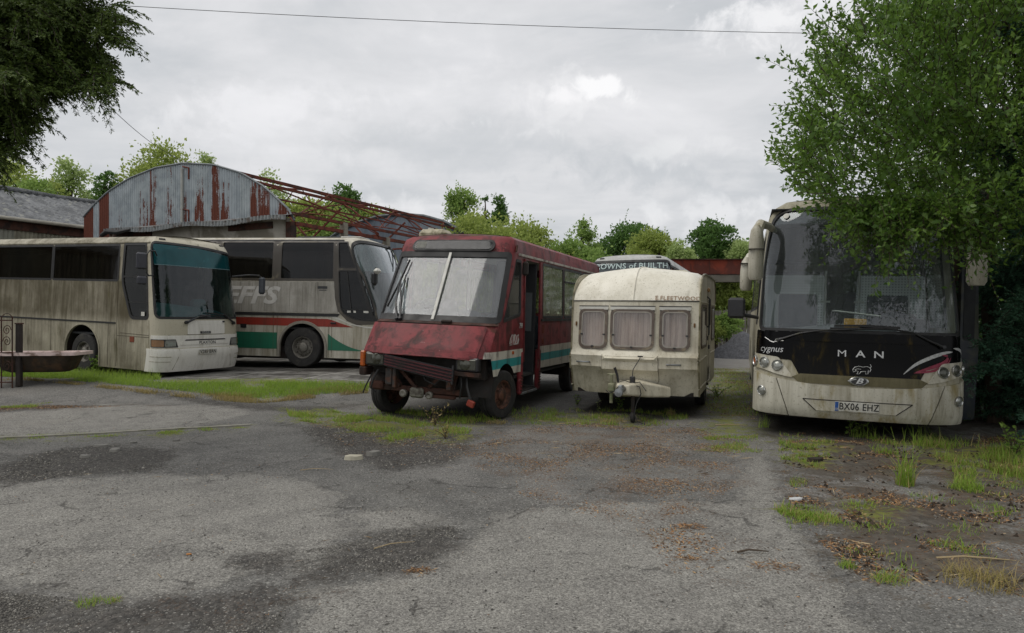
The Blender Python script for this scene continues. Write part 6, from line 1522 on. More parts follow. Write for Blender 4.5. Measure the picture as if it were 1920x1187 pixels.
def gate():
    gx, gy = (-10-0, 13.9); x0 = (0-960)/F*13.9; x1 = (23-960)/F*13.9
    t = thing('gate', 'rusty scrolled wrought iron gate at the far left edge', 'gate', (x1, 13.9, gz(x1, 13.9)))
    q = MB()
    for x in (0, -.22, -.72, -.94): q.bar((x, 0, 0), (x, 0, 1.46), .022, .022)
    for z in (.12, .72, 1.38): q.bar((0, 0, z), (-.94, 0, z), .02, .025)
    q.build('frame', M['rust_dark'], t)
    q = MB()
    for cx in (-.11, -.47, -.83):
        for cz, sg in ((.45, 1), (.95, -1), (1.18, 1)):
            q.tube([(cx+sg*.085*(1-a/30)*cos(a*.42), 0, cz+.11*(1-a/30)*sin(a*.42)) for a in range(26)], .008, 5)
    q.tube([(cos(a)*.11-.11, 0, 1.40+.12*sin(a)) for a in np.linspace(0, pi, 9)], .008, 5); q.build('scrollwork', M['rust_dark'], t)
    x = (36-960)/F*14.0
    t = thing('gate_post', 'short dark square timber post next to the iron gate', 'post', (x, 14.0, gz(x, 14.0)))
    MB().box(-.05, -.05, 0, .05, .05, 1.28, .012).build('shaft', plain('dark_timber', hx('2e2824'), .85, 0, .5, 6, .3), t)
    MB().box(-.06, -.06, 1.28, .06, .06, 1.31, .008).build('cap', M['rust_dark'], t)
gate()
# ------------------------------------------------------------------ foliage
def rnd(n, a=0., b=1.): return RNG.uniform(a, b, n)
def unit(n):
    v = RNG.normal(size=(n, 3)); return v/np.linalg.norm(v, axis=1)[:, None]
def nrm(v): return v/np.maximum(np.linalg.norm(v, axis=1), 1e-9)[:, None]
def leaves(P, D, size, width=.5, fold=.25, droop=0.):
    """one folded leaf at each P pointing along D; returns (verts, quads)"""
    n = len(P); D = nrm(D); R = nrm(np.cross(D, unit(n))); N = np.cross(R, D)
    L = size[:, None]; w = L*width*.5
    b = P; t = P+D*L-N*L*droop; m = P+D*L*.48
    l = m-R*w+N*w*fold*2; r = m+R*w+N*w*fold*2
    V = np.stack([b, r, t, l], 1).reshape(-1, 3)
    return V, np.arange(4*n).reshape(n, 4)
def merge(parts):
    V = []; Fc = []; o = 0
    for v, f in parts: V.append(v); Fc.append(f+o); o += len(v)
    return np.concatenate(V), np.concatenate(Fc)
G = dict(
    willow=leafmat('willow_leaf', hx('35541f'), hx('7a9a40'), hx('4c6e2a'), .34, .42, .5),
    conifer=leafmat('conifer_leaf', hx('34481c'), hx('5e7030'), hx('3a4a20'), .2, .6, .3),
    cypress=leafmat('cypress_leaf', hx('375843'), hx('587f66'), hx('44684c'), .25, .6, .3),
    bright=leafmat('bright_leaf', hx('7d8f44'), hx('a5b262'), hx('8fa050'), .5, .6, .3),
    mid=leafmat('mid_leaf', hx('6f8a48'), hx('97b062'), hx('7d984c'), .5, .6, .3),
    dark=leafmat('dark_leaf', hx('466234'), hx('688848'), hx('54743a'), .5, .6, .3),
    pale=leafmat('pale_leaf', hx('8a9f5c'), hx('b4c488'), hx('9ab066'), .5, .6, .3),
    grass=leafmat('grass_blade', hx('64862e'), hx('9cb44c'), hx('7e9c3a'), .42, .6, .3),
    dry=leafmat('dry_blade', hx('a8966a'), hx('8a8248'), hx('b8a678'), .3, .7, .2),
    weed=leafmat('weed_leaf', hx('5a7a34'), hx('86a04c'), hx('6e8c3e'), .35, .6, .3))

def far_tree(name, label, px, top, wpx, Y, mat, leaf=.26, n=5200, base=None, blobs=26, airy=0., tall=1., group=None):
    """tree standing Y metres off, its crown centred over pixel column px and reaching up to pixel row top"""
    leaf *= .74; n = int(n*1.75)
    X = (px-960)/F*Y; zt = CAMZ-(top-593.5)/F*Y; rx = wpx/2/F*Y*1.18
    g = gz(X, Y) if Y < 30 else 0
    t = thing(name, label, 'tree', (X, Y, g), group=group)
    H = zt-g; ch = min(H*.93, max(rx*2.0*tall, H*.62)); cz = H-ch/2; ry = rx*.9
    cs = []; rs = []
    for i in range(int(blobs*1.7)):
        v = unit(1)[0]; k = .55+.38*random.random()
        h = v[2]; ws = 1-.35*max(h, 0)
        cs.append((v[0]*rx*k*ws, v[1]*ry*k*ws, cz+h*ch*.5*k)); rs.append((.17+.25*random.random())*min(rx, ch*.5))
    cs.append((0, 0, H-.3*rx)); rs.append(.3*rx)
    cs = np.array(cs); rs = np.array(rs)
    w = rs**2; idx = RNG.choice(len(cs), n, p=w/w.sum())
    u = unit(n); u[:, 2] = np.where(u[:, 2] < -.55, -u[:, 2], u[:, 2])
    rad = rs[idx]*(RNG.uniform(.35, 1., n)**.45)*(1+.34*RNG.normal(size=n)*(.5+airy))
    P = cs[idx]+u*rad[:, None]*np.array([1, 1, .85])
    D = u*.7+unit(n)*.9+np.array([0, 0, .15])
    V, Q = leaves(P, D, leaf*(.6+.8*rnd(n)), .62, .2)
    # wispy shoots out of the top
    m = int(10+22*airy); st = []
    for i in range(m):
        k = random.randrange(len(cs)); d = unit(1)[0]; d[2] = abs(d[2])+.5; d /= np.linalg.norm(d)
        L = (.35+.5*random.random())*(.35*rx+.3)
        q = 16; s_ = np.linspace(.6, 1.+L/rs[k], q)[:, None]
        PP = cs[k]+d*rs[k]*s_+RNG.normal(size=(q, 3))*leaf*.25; st.append(leaves(PP, d+unit(q)*.7, leaf*(.5+.5*rnd(q)), .5, .2))
    V, Q = merge([(V, Q)]+st)
    mesh_np('crown', V, Q, mat, t)
    q = MB(); tr = max(.07, .035*H)
    q.tube([(0, 0, -.2), (.05*rx, 0, H*.3), (-.03*rx, .05*rx, H*.6), (0, 0, H*.86)], [tr, tr*.75, tr*.45, tr*.12], 7)
    for k in RNG.choice(len(cs), 11, replace=False):
        c = cs[k]; z0 = max(H*.18, min(c[2]*.72, H*.7)); q.tube([(0, 0, z0), (c[0]*.45, c[1]*.45, lerp(z0, c[2], .6)), tuple(c)], [tr*.4, tr*.25, tr*.08], 5)
    q.build('trunk', M['bark'], t)
    return t
GT = 'trees behind the yard'
B_, D_, M_, P_ = G['bright'], G['dark'], G['mid'], G['pale']
for a in (
    ('tree', 'broad light green tree at the far left behind the cement roofed shed', 30, 306, 170, 46, B_, .30, 9000),
    ('tree', 'slim feathery tree rising right of the broad one behind the shed roof', 128, 304, 90, 48, P_, .28, 4800, None, 22, .6, 1.6),
    ('tree', 'small mid green tree low behind the shed ridge', 75, 335, 120, 42, M_, .28, 4200),
    ('tree', 'dark small leaved tree close left of the curved gable', 205, 322, 64, 40, D_, .26, 3600),
    ('tree', 'tall yellow green tree peeping over the left shoulder of the gable', 305, 268, 150, 40, B_, .26, 8000, None, 30, .7),
    ('tree', 'thin tree top showing just over the crest of the gable', 388, 292, 46, 42, P_, .24, 2000, None, 16, 1.),
    ('tree', 'sparse pale tree behind the upper end of the bare roof frame', 505, 322, 90, 46, P_, .26, 3400, None, 22, .6),
    ('tree', 'round dark green tree above the middle of the bare roof frame', 642, 345, 96, 50, D_, .30, 6500),
    ('tree', 'light green tree seen through the roof frame beside the gable', 575, 372, 150, 42, B_, .28, 7000),
    ('tree', 'low bright tree behind the lower end of the roof frame', 705, 392, 130, 50, B_, .28, 4200),
    ('tree', 'tall airy ash tree over the roof of the red minibus', 862, 352, 70, 44, M_, .26, 3600, None, 22, .7, 1.5),
    ('tree', 'narrow conical tree right of the airy ash', 936, 370, 54, 44, D_, .24, 3000, None, 18, .5, 1.8),
    ('tree', 'very thin sapling between the ash and the conical tree', 910, 372, 18, 43, D_, .22, 800, None, 10, .6, 3.),
    ('tree', 'dark birch with wispy top left of the silver coach', 1093, 413, 52, 46, M_, .24, 2200, None, 18, 1.),
    ('tree', 'large dark oak with a wide crown right of the silver coach roof', 1188, 417, 128, 52, D_, .30, 7000, None, 34),
    ('tree', 'round yellow green tree in front of the dark oak', 1222, 436, 100, 46, B_, .26, 6000, None, 30),
    ('tree', 'dense dark tree standing alone over the rust red girder', 1328, 411, 98, 50, D_, .28, 6200, None, 32),
    ('tree', 'pale low tree between the lone dark tree and the cream mirrors', 1388, 456, 70, 48, P_, .26, 3600),
    ('tree', 'pale green tree behind the left end of the girder', 1272, 452, 60, 44, P_, .26, 3000)):
    far_tree(*a)
for a in (
    ('bush', 'big bright willow bush directly behind the minibus roof', 900, 408, 190, 36, B_, .24, 11000, None, 34, .5, .9),
    ('bush', 'bright willow bush sloping down right of the minibus', 1000, 425, 170, 38, B_, .24, 9000, None, 30, .5, .9),
    ('bush', 'light green bush left of the silver coach roof', 1070, 446, 110, 37, M_, .24, 5000, None, 28, .4, .9),
    ('bush', 'bright bush hidden low behind the roof frame posts', 640, 415, 140, 40, M_, .26, 5000, None, 26, .3, .9),
    ('bush', 'leafy green bush under the girder behind the board fence', 1375, 526, 92, 33.5, B_, .20, 5200, None, 26, .3, .9),
    ('bush', 'darker bush under the girder close to the caravan', 1325, 534, 70, 34.5, M_, .20, 3600, None, 24, .3, .9),
    ('bush', 'small green bush growing against the board fence beside the gravel heap', 1362, 592, 52, 29.3, M_, .14, 2400, None, 18, .3, .8),
    ('bush', 'low green bush at the foot of the fence by the caravan', 1342, 606, 28, 28.8, B_, .12, 1200, None, 12, .4, .8)):
    o = far_tree(*a); o['category'] = 'bush'
# wood far off that closes the view
V = []; Q = []
n = 48000
ang = rnd(n, -1.25, 1.25); R0 = 95+25*rnd(n); hgt = (10.2+1.1*np.sin(ang*23)+1.0*np.sin(ang*57+1)+.7*np.sin(ang*131))*rnd(n)**.7
P = np.stack([R0*np.sin(ang), R0*np.cos(ang), hgt], 1); v, q = leaves(P, unit(n), (.45+.5*rnd(n)), .7, .2)
tag(mesh_np('wood', v, q, G['dark']), 'dark far wood closing the view behind the yard', 'wood', kind='stuff')

# ---- the big leafy tree that hangs over the right-hand coach
def willow():
    base = Vector((7.6, 10.6, 0))
    t = thing('tree', 'large leafy green tree hanging over the right hand coach and filling the top right', 'tree', base)
    main = [(1520, 372), (1500, 345), (1505, 285), (1528, 205), (1560, 135), (1600, 85), (1650, 50), (1710, -10), (1780, -160), (2300, -160), (2300, 520), (1930, 500), (1860, 440), (1800, 420), (1600, 400), (1560, 380)]
    hang = [(1612, 368), (1590, 390), (1592, 412), (1632, 418), (1668, 446), (1696, 446), (1715, 415), (1765, 402), (1820, 392), (1835, 368)]
    def pick(poly, n, y0, y1, k=1.):
        A = np.array(poly, float); lo = A.min(0); hi = A.max(0); out = []
        while len(out) < n:
            p = RNG.uniform(lo, hi, (n, 2)); p = p[inpoly(p, poly)]; out += list(p)
        out = np.array(out[:n]); Y = RNG.uniform(y0, y1, n)**1.
        return np.stack([(out[:, 0]-960)/F*Y, Y, CAMZ-(out[:, 1]-593.5)/F*Y], 1)
    O = np.array([6.6, 9.8, 3.4])
    S1 = pick(main, 6800, 7.0, 10.8); S2 = np.concatenate([pick(hang, 400, 7.3, 8.3), pick([(1770, 380), (1870, 400), (1875, 470), (1835, 480), (1790, 440)], 90, 7.6, 8.2)]); S3 = pick([(1700, -100), (2300, -100), (2300, 520), (1780, 430), (1640, 340)], 3000, 8.6, 12.)
    # spiky leaders that stand out of the outline, and hanging sprays
    tips = [(1478, 112, 7.6), (1438, 270, 7.5), (1468, 182, 7.6), (1545, 22, 7.6), (1500, 62, 8.), (1560, 75, 7.4), (1520, 48, 7.8), (1612, 5, 7.6), (1478, 395, 7.5), (1455, 300, 7.9), (1490, 245, 7.3), (1530, 120, 7.2), (1690, -10, 7.4), (1482, 205, 8.2), (1465, 340, 7.3), (1475, 150, 7.9), (1585, 40, 8.)]
    parts = []; tw = MB()
    # drop anything that would stand inside the coach
    def clear(P):
        c, s = cos(radians(18.7)), sin(radians(18.7)); rx = P[:, 0]-4.49; ry = P[:, 1]-8.89
        lx = rx*c-ry*s; ly = rx*s+ry*c
        inside = (ly > -.14) & (ly < 11.6) & (np.abs(lx) < 1.36) & (P[:, 2] < 3.36)
        return ~inside
    sh = []
    for p in np.concatenate([S1[clear(S1)], S3[clear(S3)]]):
        if mnoise.noise((p[0]*1.7, p[1]*1.7, p[2]*1.9)) < -.10+.1*RNG.normal(): continue
        d = p-O; d /= np.linalg.norm(d)+1e-6; d = d*.75+np.array([-.2, -.25, .42])+RNG.normal(size=3)*.35
        sh.append((p, d/np.linalg.norm(d), .30+.45*random.random(), .05))
    for p in S2[clear(S2)]:
        d = np.array([-.4, -.5, -.2])+RNG.normal(size=3)*.45; sh.append((p, d/np.linalg.norm(d), .25+.3*random.random(), .35))
    for (a, b_, y) in tips:
        e = np.array(at(a, b_, y)); o = np.array(at(a+(150 if b_ > 120 else 90), b_+(70 if b_ < 300 else 15), y+.5)); d = e-o; L = np.linalg.norm(d); sh.append((o, d/L, L, -.03))
        for k in range(5):
            f = .35+.5*random.random(); dd = d/L+RNG.normal(size=3)*.38; sh.append((o+d*f, dd/np.linalg.norm(dd), .16+.2*random.random(), .02))
    for p, d, L, sag in sh:
        k = max(6, int(L*34)); s = np.linspace(.04, 1, k); side = np.cross(d, unit(1)[0]); side /= np.linalg.norm(side)+1e-6
        bend = np.outer(s**2, side*RNG.normal()*.12*L)+np.outer(s**2, np.array([0, 0, -sag*L]))
        C = p+np.outer(s*L, d)+bend
        az = np.arange(k)*2.4+random.random()*6; up = np.cross(d, side)
        sz = .8+.45*random.random()
        rad = np.cos(az)[:, None]*side+np.sin(az)[:, None]*up
        parts.append(leaves(C+rad*.006, rad*.85+d*.75+RNG.normal(size=(k, 3))*.18, (.048+.062*rnd(k)**1.6)*(1-.2*s)*sz, .52, .22, .12))
        if L > .3: tw.tube([tuple(C[0]), tuple(C[k//2]), tuple(C[-1])], [.005, .0035, .0018], 3, False)
    V, Q = merge(parts); V -= np.array(base); mesh_np('crown', V, Q, G['willow'], t)
    tw.v = [tuple(Vector(v)-base) for v in tw.v]; tw.build('twigs', M['bark'], t)
    q = MB()
    for i in range(5):
        a = i*1.3; x, y = .35*cos(a), .35*sin(a); top = np.array(pick(main, 1, 8.6, 10.2)[0])-np.array(base); top[2] = min(top[2], 5.5)
        if not clear(np.array([top+np.array(base)]))[0]: top[2] = 4.2
        P = [Vector((x, y, -.1)), Vector((x*1.5, y*1.2, 1.4)), Vector((x*1.5-.2, y*1.2-.1, 3.6)), Vector(top)]
        q.tube(P, [.12, .10, .07, .02], 8)
        for j in range(9):
            f = .45+.5*random.random(); b0 = P[2].lerp(P[3], f) if f > .5 else P[1].lerp(P[2], f*2)
            e = Vector(S1[random.randrange(len(S1))])-base
            if not clear(np.array([np.array(e)+np.array(base)]))[0]: continue
            if (e-b0).length < 3.2 and b0.z > 3.2: q.tube([b0, b0.lerp(e, .5)+Vector((0, 0, .12)), e], [.03, .018, .006], 5)
    q.build('trunk', M['bark'], t)
willow()

def frond_set(starts, mat, parent, base, needle=.05, dens=1.):
    """flat conifer sprays; starts = (p, dir, length, droop)"""
    parts = []; st = MB()
    for p, d, L, dr in starts:
        d = np.array(d)/np.linalg.norm(d); up = np.array([0, 0, 1.]); side = np.cross(d, up); ln = np.linalg.norm(side); side = side/ln if ln > .1 else np.array([1., 0, 0])
        side = side*cos(.6*RNG.normal())+np.cross(d, side)*.5*RNG.normal(); side /= np.linalg.norm(side)
        k = max(5, int(L*24*dens)); s = np.linspace(.05, 1, k)
        C = p+np.outer(s*L, d)+np.outer(s**2, np.array([0, 0, -dr*L]))+RNG.normal(size=(k, 3))*.004
        T = nrm(np.gradient(C, axis=0))
        for sg in (1, -1):
            ll = L*.42*(1-s*.82)*(.7+.6*rnd(k))+needle*.6
            dd = nrm(T*.8+sg*side*.75+np.array([0, 0, -.25-dr*.3])+RNG.normal(size=(k, 3))*.15)
            for f in (0., .28, .55, .8):
                a = C+dd*(ll*f)[:, None]+np.array([0, 0, -.12])*(ll*f*f)[:, None]
                for s2 in (1, -1):
                    sub = nrm(dd+s2*T*.7+RNG.normal(size=(k, 3))*.25)
                    parts.append(leaves(a, sub, np.minimum(ll*.34+needle*.4, needle*2.2)*(1-.3*f), .34, .15, .1))
        parts.append(leaves(C, T, np.full(k, needle*1.3), .4, .1))
        st.tube([tuple(C[0]), tuple(C[k//2]), tuple(C[-1])], [.008, .005, .002], 3, False)
    V, Q = merge(parts); mesh_np('crown', V-np.array(base), Q, mat, parent)
    st.v = [tuple(Vector(v)-Vector(base)) for v in st.v]; st.build('branchlets', M['bark_dark'], parent)

def left_conifer():
    base = Vector((-8.9, 8.0, 0)); t = thing('conifer', 'dark feathery conifer reaching in from the top left corner', 'tree', base)
    br = MB(); br.tube([(0, 0, -.1), (.05, 0, 3), (0, .05, 6), (0, 0, 9)], [.28, .22, .15, .05], 10)
    ends = [(272, 55, 7.4), (262, 95, 7.2), (250, 150, 7.5), (248, 172, 7.2), (225, 118, 7.6), (160, 190, 7.2), (168, 165, 7.7), (112, 236, 7.2), (92, 268, 7.4), (60, 300, 7.2), (30, 318, 7.6), (195, 28, 7.2), (180, -15, 7.7), (230, -60, 7.4), (200, 60, 8.2), (150, 95, 8.4), (120, 140, 8.2), (60, 190, 8.4), (80, 60, 8.6), (40, 10, 8.), (100, 20, 7.0), (20, 120, 7.1), (20, 240, 8.2), (130, 50, 6.9), (60, 100, 6.9), (90, 165, 6.8), (-20, 60, 7.), (-10, 200, 7.), (140, 130, 7.0)]
    st = []
    for (a, b_, y) in ends:
        a -= 62; b_ -= 28; e = np.array(at(a, b_, y)); z0 = min(max(e[2]+.5*random.random()-.1, 2.6), 8); o = np.array([base.x, base.y, z0]); d = e-o; L = np.linalg.norm(d)
        k = 26; s = np.linspace(.12, 1, k); C = o+np.outer(s, d)+np.outer(np.sin(s*pi), np.array([0, 0, .25]))
        br.tube([tuple(Vector(c)-base) for c in C[::5]], [.035, .028, .02, .014, .008, .005][:len(C[::5])], 6)
        dn = d/L
        for i in range(k):
            m = 8 if s[i] > .25 else 3
            for j in range(m):
                dd = dn*.8+RNG.normal(size=3)*np.array([.3, .6, .42])+np.array([0, 0, -.12])
                st.append((C[i]+RNG.normal(size=3)*.06, dd, (.55-.22*s[i])*(.7+.6*random.random()), .25+.3*random.random()))
    frond_set(st, G['conifer'], t, np.array(base), .036, .8)
    br.build('trunk', M['bark_dark'], t)
left_conifer()

def right_cypress():
    base = Vector((7.75, 9.2, 0)); t = thing('conifer', 'blue green cypress with drooping sprays at the right edge of the view', 'tree', base)
    br = MB(); br.tube([(0, 0, -.1), (.05, 0, 2), (0, .05, 4.5), (0, 0, 7)], [.16, .13, .09, .03], 10); st = []
    for i in range(64):
        z = .12+6.6*(i/64)**1.3; r = (1.62-.11*z)*(.75+.45*random.random()); a = pi+1.9*(random.random()-.5)*2
        o = np.array([base.x, base.y, z+.25]); d = np.array([cos(a), sin(a)*1.0, -.12]); e = o+d*r
        br.tube([tuple(Vector(o)-base), tuple(Vector(o+d*r*.5)-base+Vector((0, 0, .06))), tuple(Vector(e)-base)], [.018, .012, .004], 5)
        for k in range(20):
            s = .25+.75*k/19
            for j in range(3):
                dd = d*.8+RNG.normal(size=3)*np.array([.45, .5, .4])+np.array([0, 0, .1]); st.append((o+d*r*s+RNG.normal(size=3)*.07, dd, (.42-.12*s)*(.7+.6*random.random()), .35*random.random()))
    frond_set(st, G['cypress'], t, np.array(base), .03, .75)
    br.build('trunk', M['bark_dark'], t)
right_cypress()
def dark_hedge():
    """shaded undergrowth between the coach and the right-hand edge"""
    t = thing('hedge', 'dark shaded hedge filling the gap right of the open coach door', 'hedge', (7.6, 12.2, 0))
    n = 52000; P = np.stack([rnd(n, -1.0, 6.5), rnd(n, -1.6, 2.4), 5.2*rnd(n)**1.25], 1)
    W = P+np.array([7.6, 12.2, 0]); c, s = cos(radians(18.7)), sin(radians(18.7)); lx = (W[:, 0]-4.49)*c-(W[:, 1]-8.89)*s
    P = P[lx > 1.75]; n = len(P)
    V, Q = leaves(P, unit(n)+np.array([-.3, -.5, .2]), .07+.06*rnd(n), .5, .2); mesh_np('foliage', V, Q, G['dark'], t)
    q = MB()
    for i in range(16):
        x, y = .6+6*random.random(), -1.3+3*random.random(); q.tube([(x, y, 0), (x+.2*RNG.normal(), y+.2*RNG.normal(), 2.2), (x+.5*RNG.normal(), y+.4*RNG.normal(), 5)], [.045, .03, .01], 6)
    q.build('stems', M['bark_dark'], t)
dark_hedge()
# ------------------------------------------------------------------ grass, weeds, litter
def blades(P, h, w=.008, lean=.6, segs=3):
    h = h*(.55+.75*rnd(len(P))**2)
    """tapering curved blades rooted at P"""
    n = len(P); a = rnd(n, 0, 2*pi); D = np.stack([np.cos(a), np.sin(a), np.zeros(n)], 1); S = np.stack([-np.sin(a), np.cos(a), np.zeros(n)], 1)
    le = lean*(.3+1.2*rnd(n)); V = []
    for k in range(segs+1):
        s = k/segs; c = P+D*(h*le*s*s)[:, None]+np.array([0, 0, 1.])*(h*s*(1-.28*le*s))[:, None]; ww = w*(1-s*.88)
        V += [c-S*ww*.5, c+S*ww*.5]
    V = np.stack(V, 1); m = 2*(segs+1); base = np.arange(n)[:, None]*m
    Q = np.concatenate([base+np.array([[2*k, 2*k+1, 2*k+3, 2*k+2]]) for k in range(segs)], 0)
    return V.reshape(-1, 3), Q
def pick_ground(poly, n, clump=0., thr=0.):
    A = np.array(wpoly(poly)); lo = A.min(0); hi = A.max(0); out = np.zeros((0, 2))
    while len(out) < n:
        p = RNG.uniform(lo, hi, (max(n, 2000), 2)); p = p[inpoly(p, [tuple(a) for a in A])]
        if clump: p = p[np.array([mnoise.noise((x*clump, y*clump, 3.)) > thr+.12*RNG.normal() for x, y in p], bool)] if len(p) else p
        out = np.concatenate([out, p])
    out = out[:n]; z = np.array([gz(x, y) for x, y in out]); return np.column_stack([out, z-.004])
gp = []; dp = []
strip = [(-80, 694), (60, 702), (180, 708), (300, 716), (420, 716), (560, 716), (695, 719), (690, 724), (480, 727), (300, 720), (60, 708), (-80, 702)]
P = pick_ground(strip, 20000, 1.2, -.22); gp.append(blades(P, .05+.09*rnd(len(P))**1.5, .009))
P = pick_ground([(-80, 688), (60, 694), (180, 700), (300, 708), (300, 714), (180, 708), (-80, 700)], 5000); gp.append(blades(P, .10+.12*rnd(len(P)), .009))
for poly, n, h, c, th in (
    ([(535, 766), (620, 770), (700, 785), (640, 800), (545, 788)], 3000, .06, 2., .08), ([(600, 775), (760, 785), (900, 790), (880, 815), (740, 830), (650, 805)], 4200, .06, 2.2, .14),
    ([(690, 765), (900, 775), (960, 790), (840, 800), (700, 790)], 2400, .09, 2., .1), ([(1330, 690), (1410, 700), (1425, 790), (1330, 770), (1310, 750)], 3500, .06, 1.6, -.05),
    ([(1320, 820), (1420, 815), (1430, 850), (1340, 850)], 1500, .04, 3., .1), ([(960, 765), (1200, 770), (1300, 770), (1280, 800), (960, 795)], 2600, .07, 2.5, .12),
    ([(1460, 815), (1570, 830), (1545, 880), (1460, 860)], 2500, .05, 3., .05), ([(1450, 948), (1545, 955), (1600, 985), (1480, 992)], 900, .06, 5., .1),
    ([(1700, 830), (1920, 845), (2000, 930), (1800, 890)], 2300, .13, 2.4, .12), ([(1600, 820), (1840, 830), (1800, 870), (1640, 850)], 800, .08, 2.4, .2),
    ([(-40, 819), (300, 809), (460, 798), (460, 802), (300, 815), (-40, 827)], 1500, .025, 3., .1), ([(1500, 960), (1920, 900), (1920, 1060), (1650, 1080)], 1700, .05, 2.6, .2),
    ([(1785, 880), (1830, 885), (1830, 920), (1790, 915)], 700, .1, 2., -.5), ([(1480, 900), (1515, 902), (1510, 916), (1482, 914)], 250, .05, 6., -.3),
    ([(-60, 740), (100, 750), (60, 765), (-60, 765)], 900, .04, 2., .2)):
    P = pick_ground(poly, n, c, th); k = int(n*.7); gp.append(blades(P[:k], h*(.5+rnd(k)), .008)); dp.append(blades(P[k:], h*(.5+rnd(n-k)), .007, .7))
P = pick_ground([(-80, 702), (60, 710), (300, 722), (480, 724), (690, 720), (690, 725), (480, 731), (270, 723), (60, 711), (-80, 705)], 8000, 1.6, -.05); dp.append(blades(P, .04+.07*rnd(len(P)), .009, .7))
V, Q = merge(gp); tag(mesh_np('grass', V, Q, G['grass']), 'short green grass along the verge and round the vehicles', 'grass', kind='stuff')
V, Q = merge(dp); tag(mesh_np('dry_grass', V, Q, G['dry']), 'dry straw coloured grass mixed into the green tufts', 'grass', kind='stuff')
def tuft(name, label, px, py, h, n, r, mat, lean=.4, w=.009, dry=0):
    X, Y, Z = gpt(px, py); t = thing(name, label, 'grass', (X, Y, Z)); a = rnd(n, 0, 2*pi); d = r*rnd(n)**.7
    P = np.stack([d*np.cos(a), d*np.sin(a), np.full(n, -.005)], 1); V, Q = blades(P, h*(.45+.6*rnd(n)), w, lean, 4)
    mesh_np('blades', V, Q, mat, t)
    if dry:
        a = rnd(dry, 0, 2*pi); d = r*1.2*rnd(dry)**.5; P = np.stack([d*np.cos(a), d*np.sin(a), np.full(dry, 0.)], 1); V, Q = blades(P, h*(.3+.5*rnd(dry)), w*.8, 1.1, 4); mesh_np('dead_blades', V, Q, G['dry'], t)
    return t
for a in (('grass_tuft', 'tallest grass tuft on the right verge in front of the black coach', 1697, 912, .56, 70, .08, G['grass'], .50, .010, 30),
          ('grass_tuft', 'bushy low grass tuft right of the tallest one', 1812, 920, .17, 220, .14, G['grass'], .7, .007, 40),
          ('grass_tuft', 'wide brownish grass tuft near the lower right corner', 1835, 1095, .18, 260, .20, G['dry'], .9, .006, 120),
          ('grass_tuft', 'small tuft with brown edges left of the wide brownish one', 1668, 1090, .09, 140, .10, G['grass'], .8, .005, 80),
          ('grass_tuft', 'green tuft at the tarmac edge on the right verge', 1512, 972, .10, 260, .17, G['grass'], .7, .006, 40),
          ('grass_tuft', 'tiny green tuft above the small brown edged one', 1588, 1062, .07, 90, .06, G['grass'], .7, .005, 20),
          ('grass_tuft', 'tuft sprouting from the dark broken patch at bottom left', 168, 1133, .06, 110, .07, G['grass'], .8, .005, 30),
          ('grass_tuft', 'second smaller tuft by the bottom left broken patch', 212, 1128, .05, 80, .05, G['grass'], .8, .005, 30),
          ('grass_tuft', 'dead straw clump beside the front wheel of the minibus', 930, 793, .10, 90, .16, G['dry'], 1.3, .007, 160),
          ('grass_tuft', 'dead straw clump under the caravan coupling', 1150, 790, .10, 60, .20, G['dry'], 1.4, .007, 160),
          ('grass_tuft', 'upright dry grass tuft in front of the caravan locker', 1258, 778, .17, 60, .07, G['dry'], .5, .006, 60),
          ('grass_tuft', 'thin grass tuft at the left end of the black coach bumper', 1432, 802, .30, 40, .08, G['grass'], .5, .006, 10),
          ('grass_tuft', 'tall seeding grass under the middle of the black coach', 1620, 822, .28, 60, .25, G['grass'], .4, .006, 20),
          ('grass_tuft', 'seeding grass under the right headlamps of the black coach', 1735, 832, .30, 70, .25, G['grass'], .4, .006, 20),
          ('grass_tuft', 'bright grass tuft in front of the minibus near the verge', 757, 818, .09, 260, .22, G['grass'], .7, .007, 20)): tuft(*a)
def weed(label, px, py, h, n, spread, leaf, mat=None, stems=5):
    X, Y, Z = gpt(px, py); t = thing('weed', label, 'weed', (X, Y, Z)); q = MB(); parts = []
    for i in range(stems):
        e = np.array([spread*RNG.normal()*.5, spread*RNG.normal()*.5, h*(.6+.5*random.random())]); q.tube([(0, 0, 0), tuple(e*np.array([.35, .35, .55])), tuple(e)], [.006, .005, .002], 5)
        k = n//stems; s = np.linspace(.15, 1, k)[:, None]; C = e*np.concatenate([s**1.4, s**1.4, s], 1)
        parts.append(leaves(C, unit(k)*np.array([1, 1, .4])+np.array([0, 0, .25]), leaf*(.6+.6*rnd(k)), .45, .2, .15))
    V, Q = merge(parts); mesh_np('leaves', V, Q, mat or G['weed'], t); q.build('stems', M['bark'], t)
for a in (('leafy weed growing between the bathtub and the cream coach', 178, 700, .40, 90, .30, .09), ('tall shrubby weed behind the bathtub beside the gate post', 70, 682, 1.0, 160, .5, .10, None, 8),
          ('leafy weed at the left end of the bathtub by the gate', 8, 700, .55, 120, .4, .10, None, 7), ('tall thin weed in front of the minibus engine', 815, 800, .36, 60, .2, .05, G['dry'], 6),
          ('young green weed by the front corner of the caravan', 1083, 760, .20, 26, .1, .06, None, 3), ('weed with pale seed heads left of the caravan coupling', 1122, 768, .22, 24, .12, .04, G['pale'], 4),
          ('leafy weed under the coupling of the caravan', 1160, 768, .22, 60, .18, .06, None, 5), ('broad leaved weed under the black coach bumper', 1590, 815, .25, 60, .3, .06, None, 6),
          ('leafy weed at the foot of the cypress', 1900, 858, .35, 140, .5, .07, None, 9), ('reddish weed among the grass before the minibus', 835, 822, .20, 50, .15, .04, G['dry'], 5),
          ('weed growing in front of the left minibus wheel', 715, 772, .25, 60, .25, .06, None, 5), ('leafy weed by the right rear of the caravan', 1345, 745, .25, 70, .3, .07, None, 5)): weed(*a)
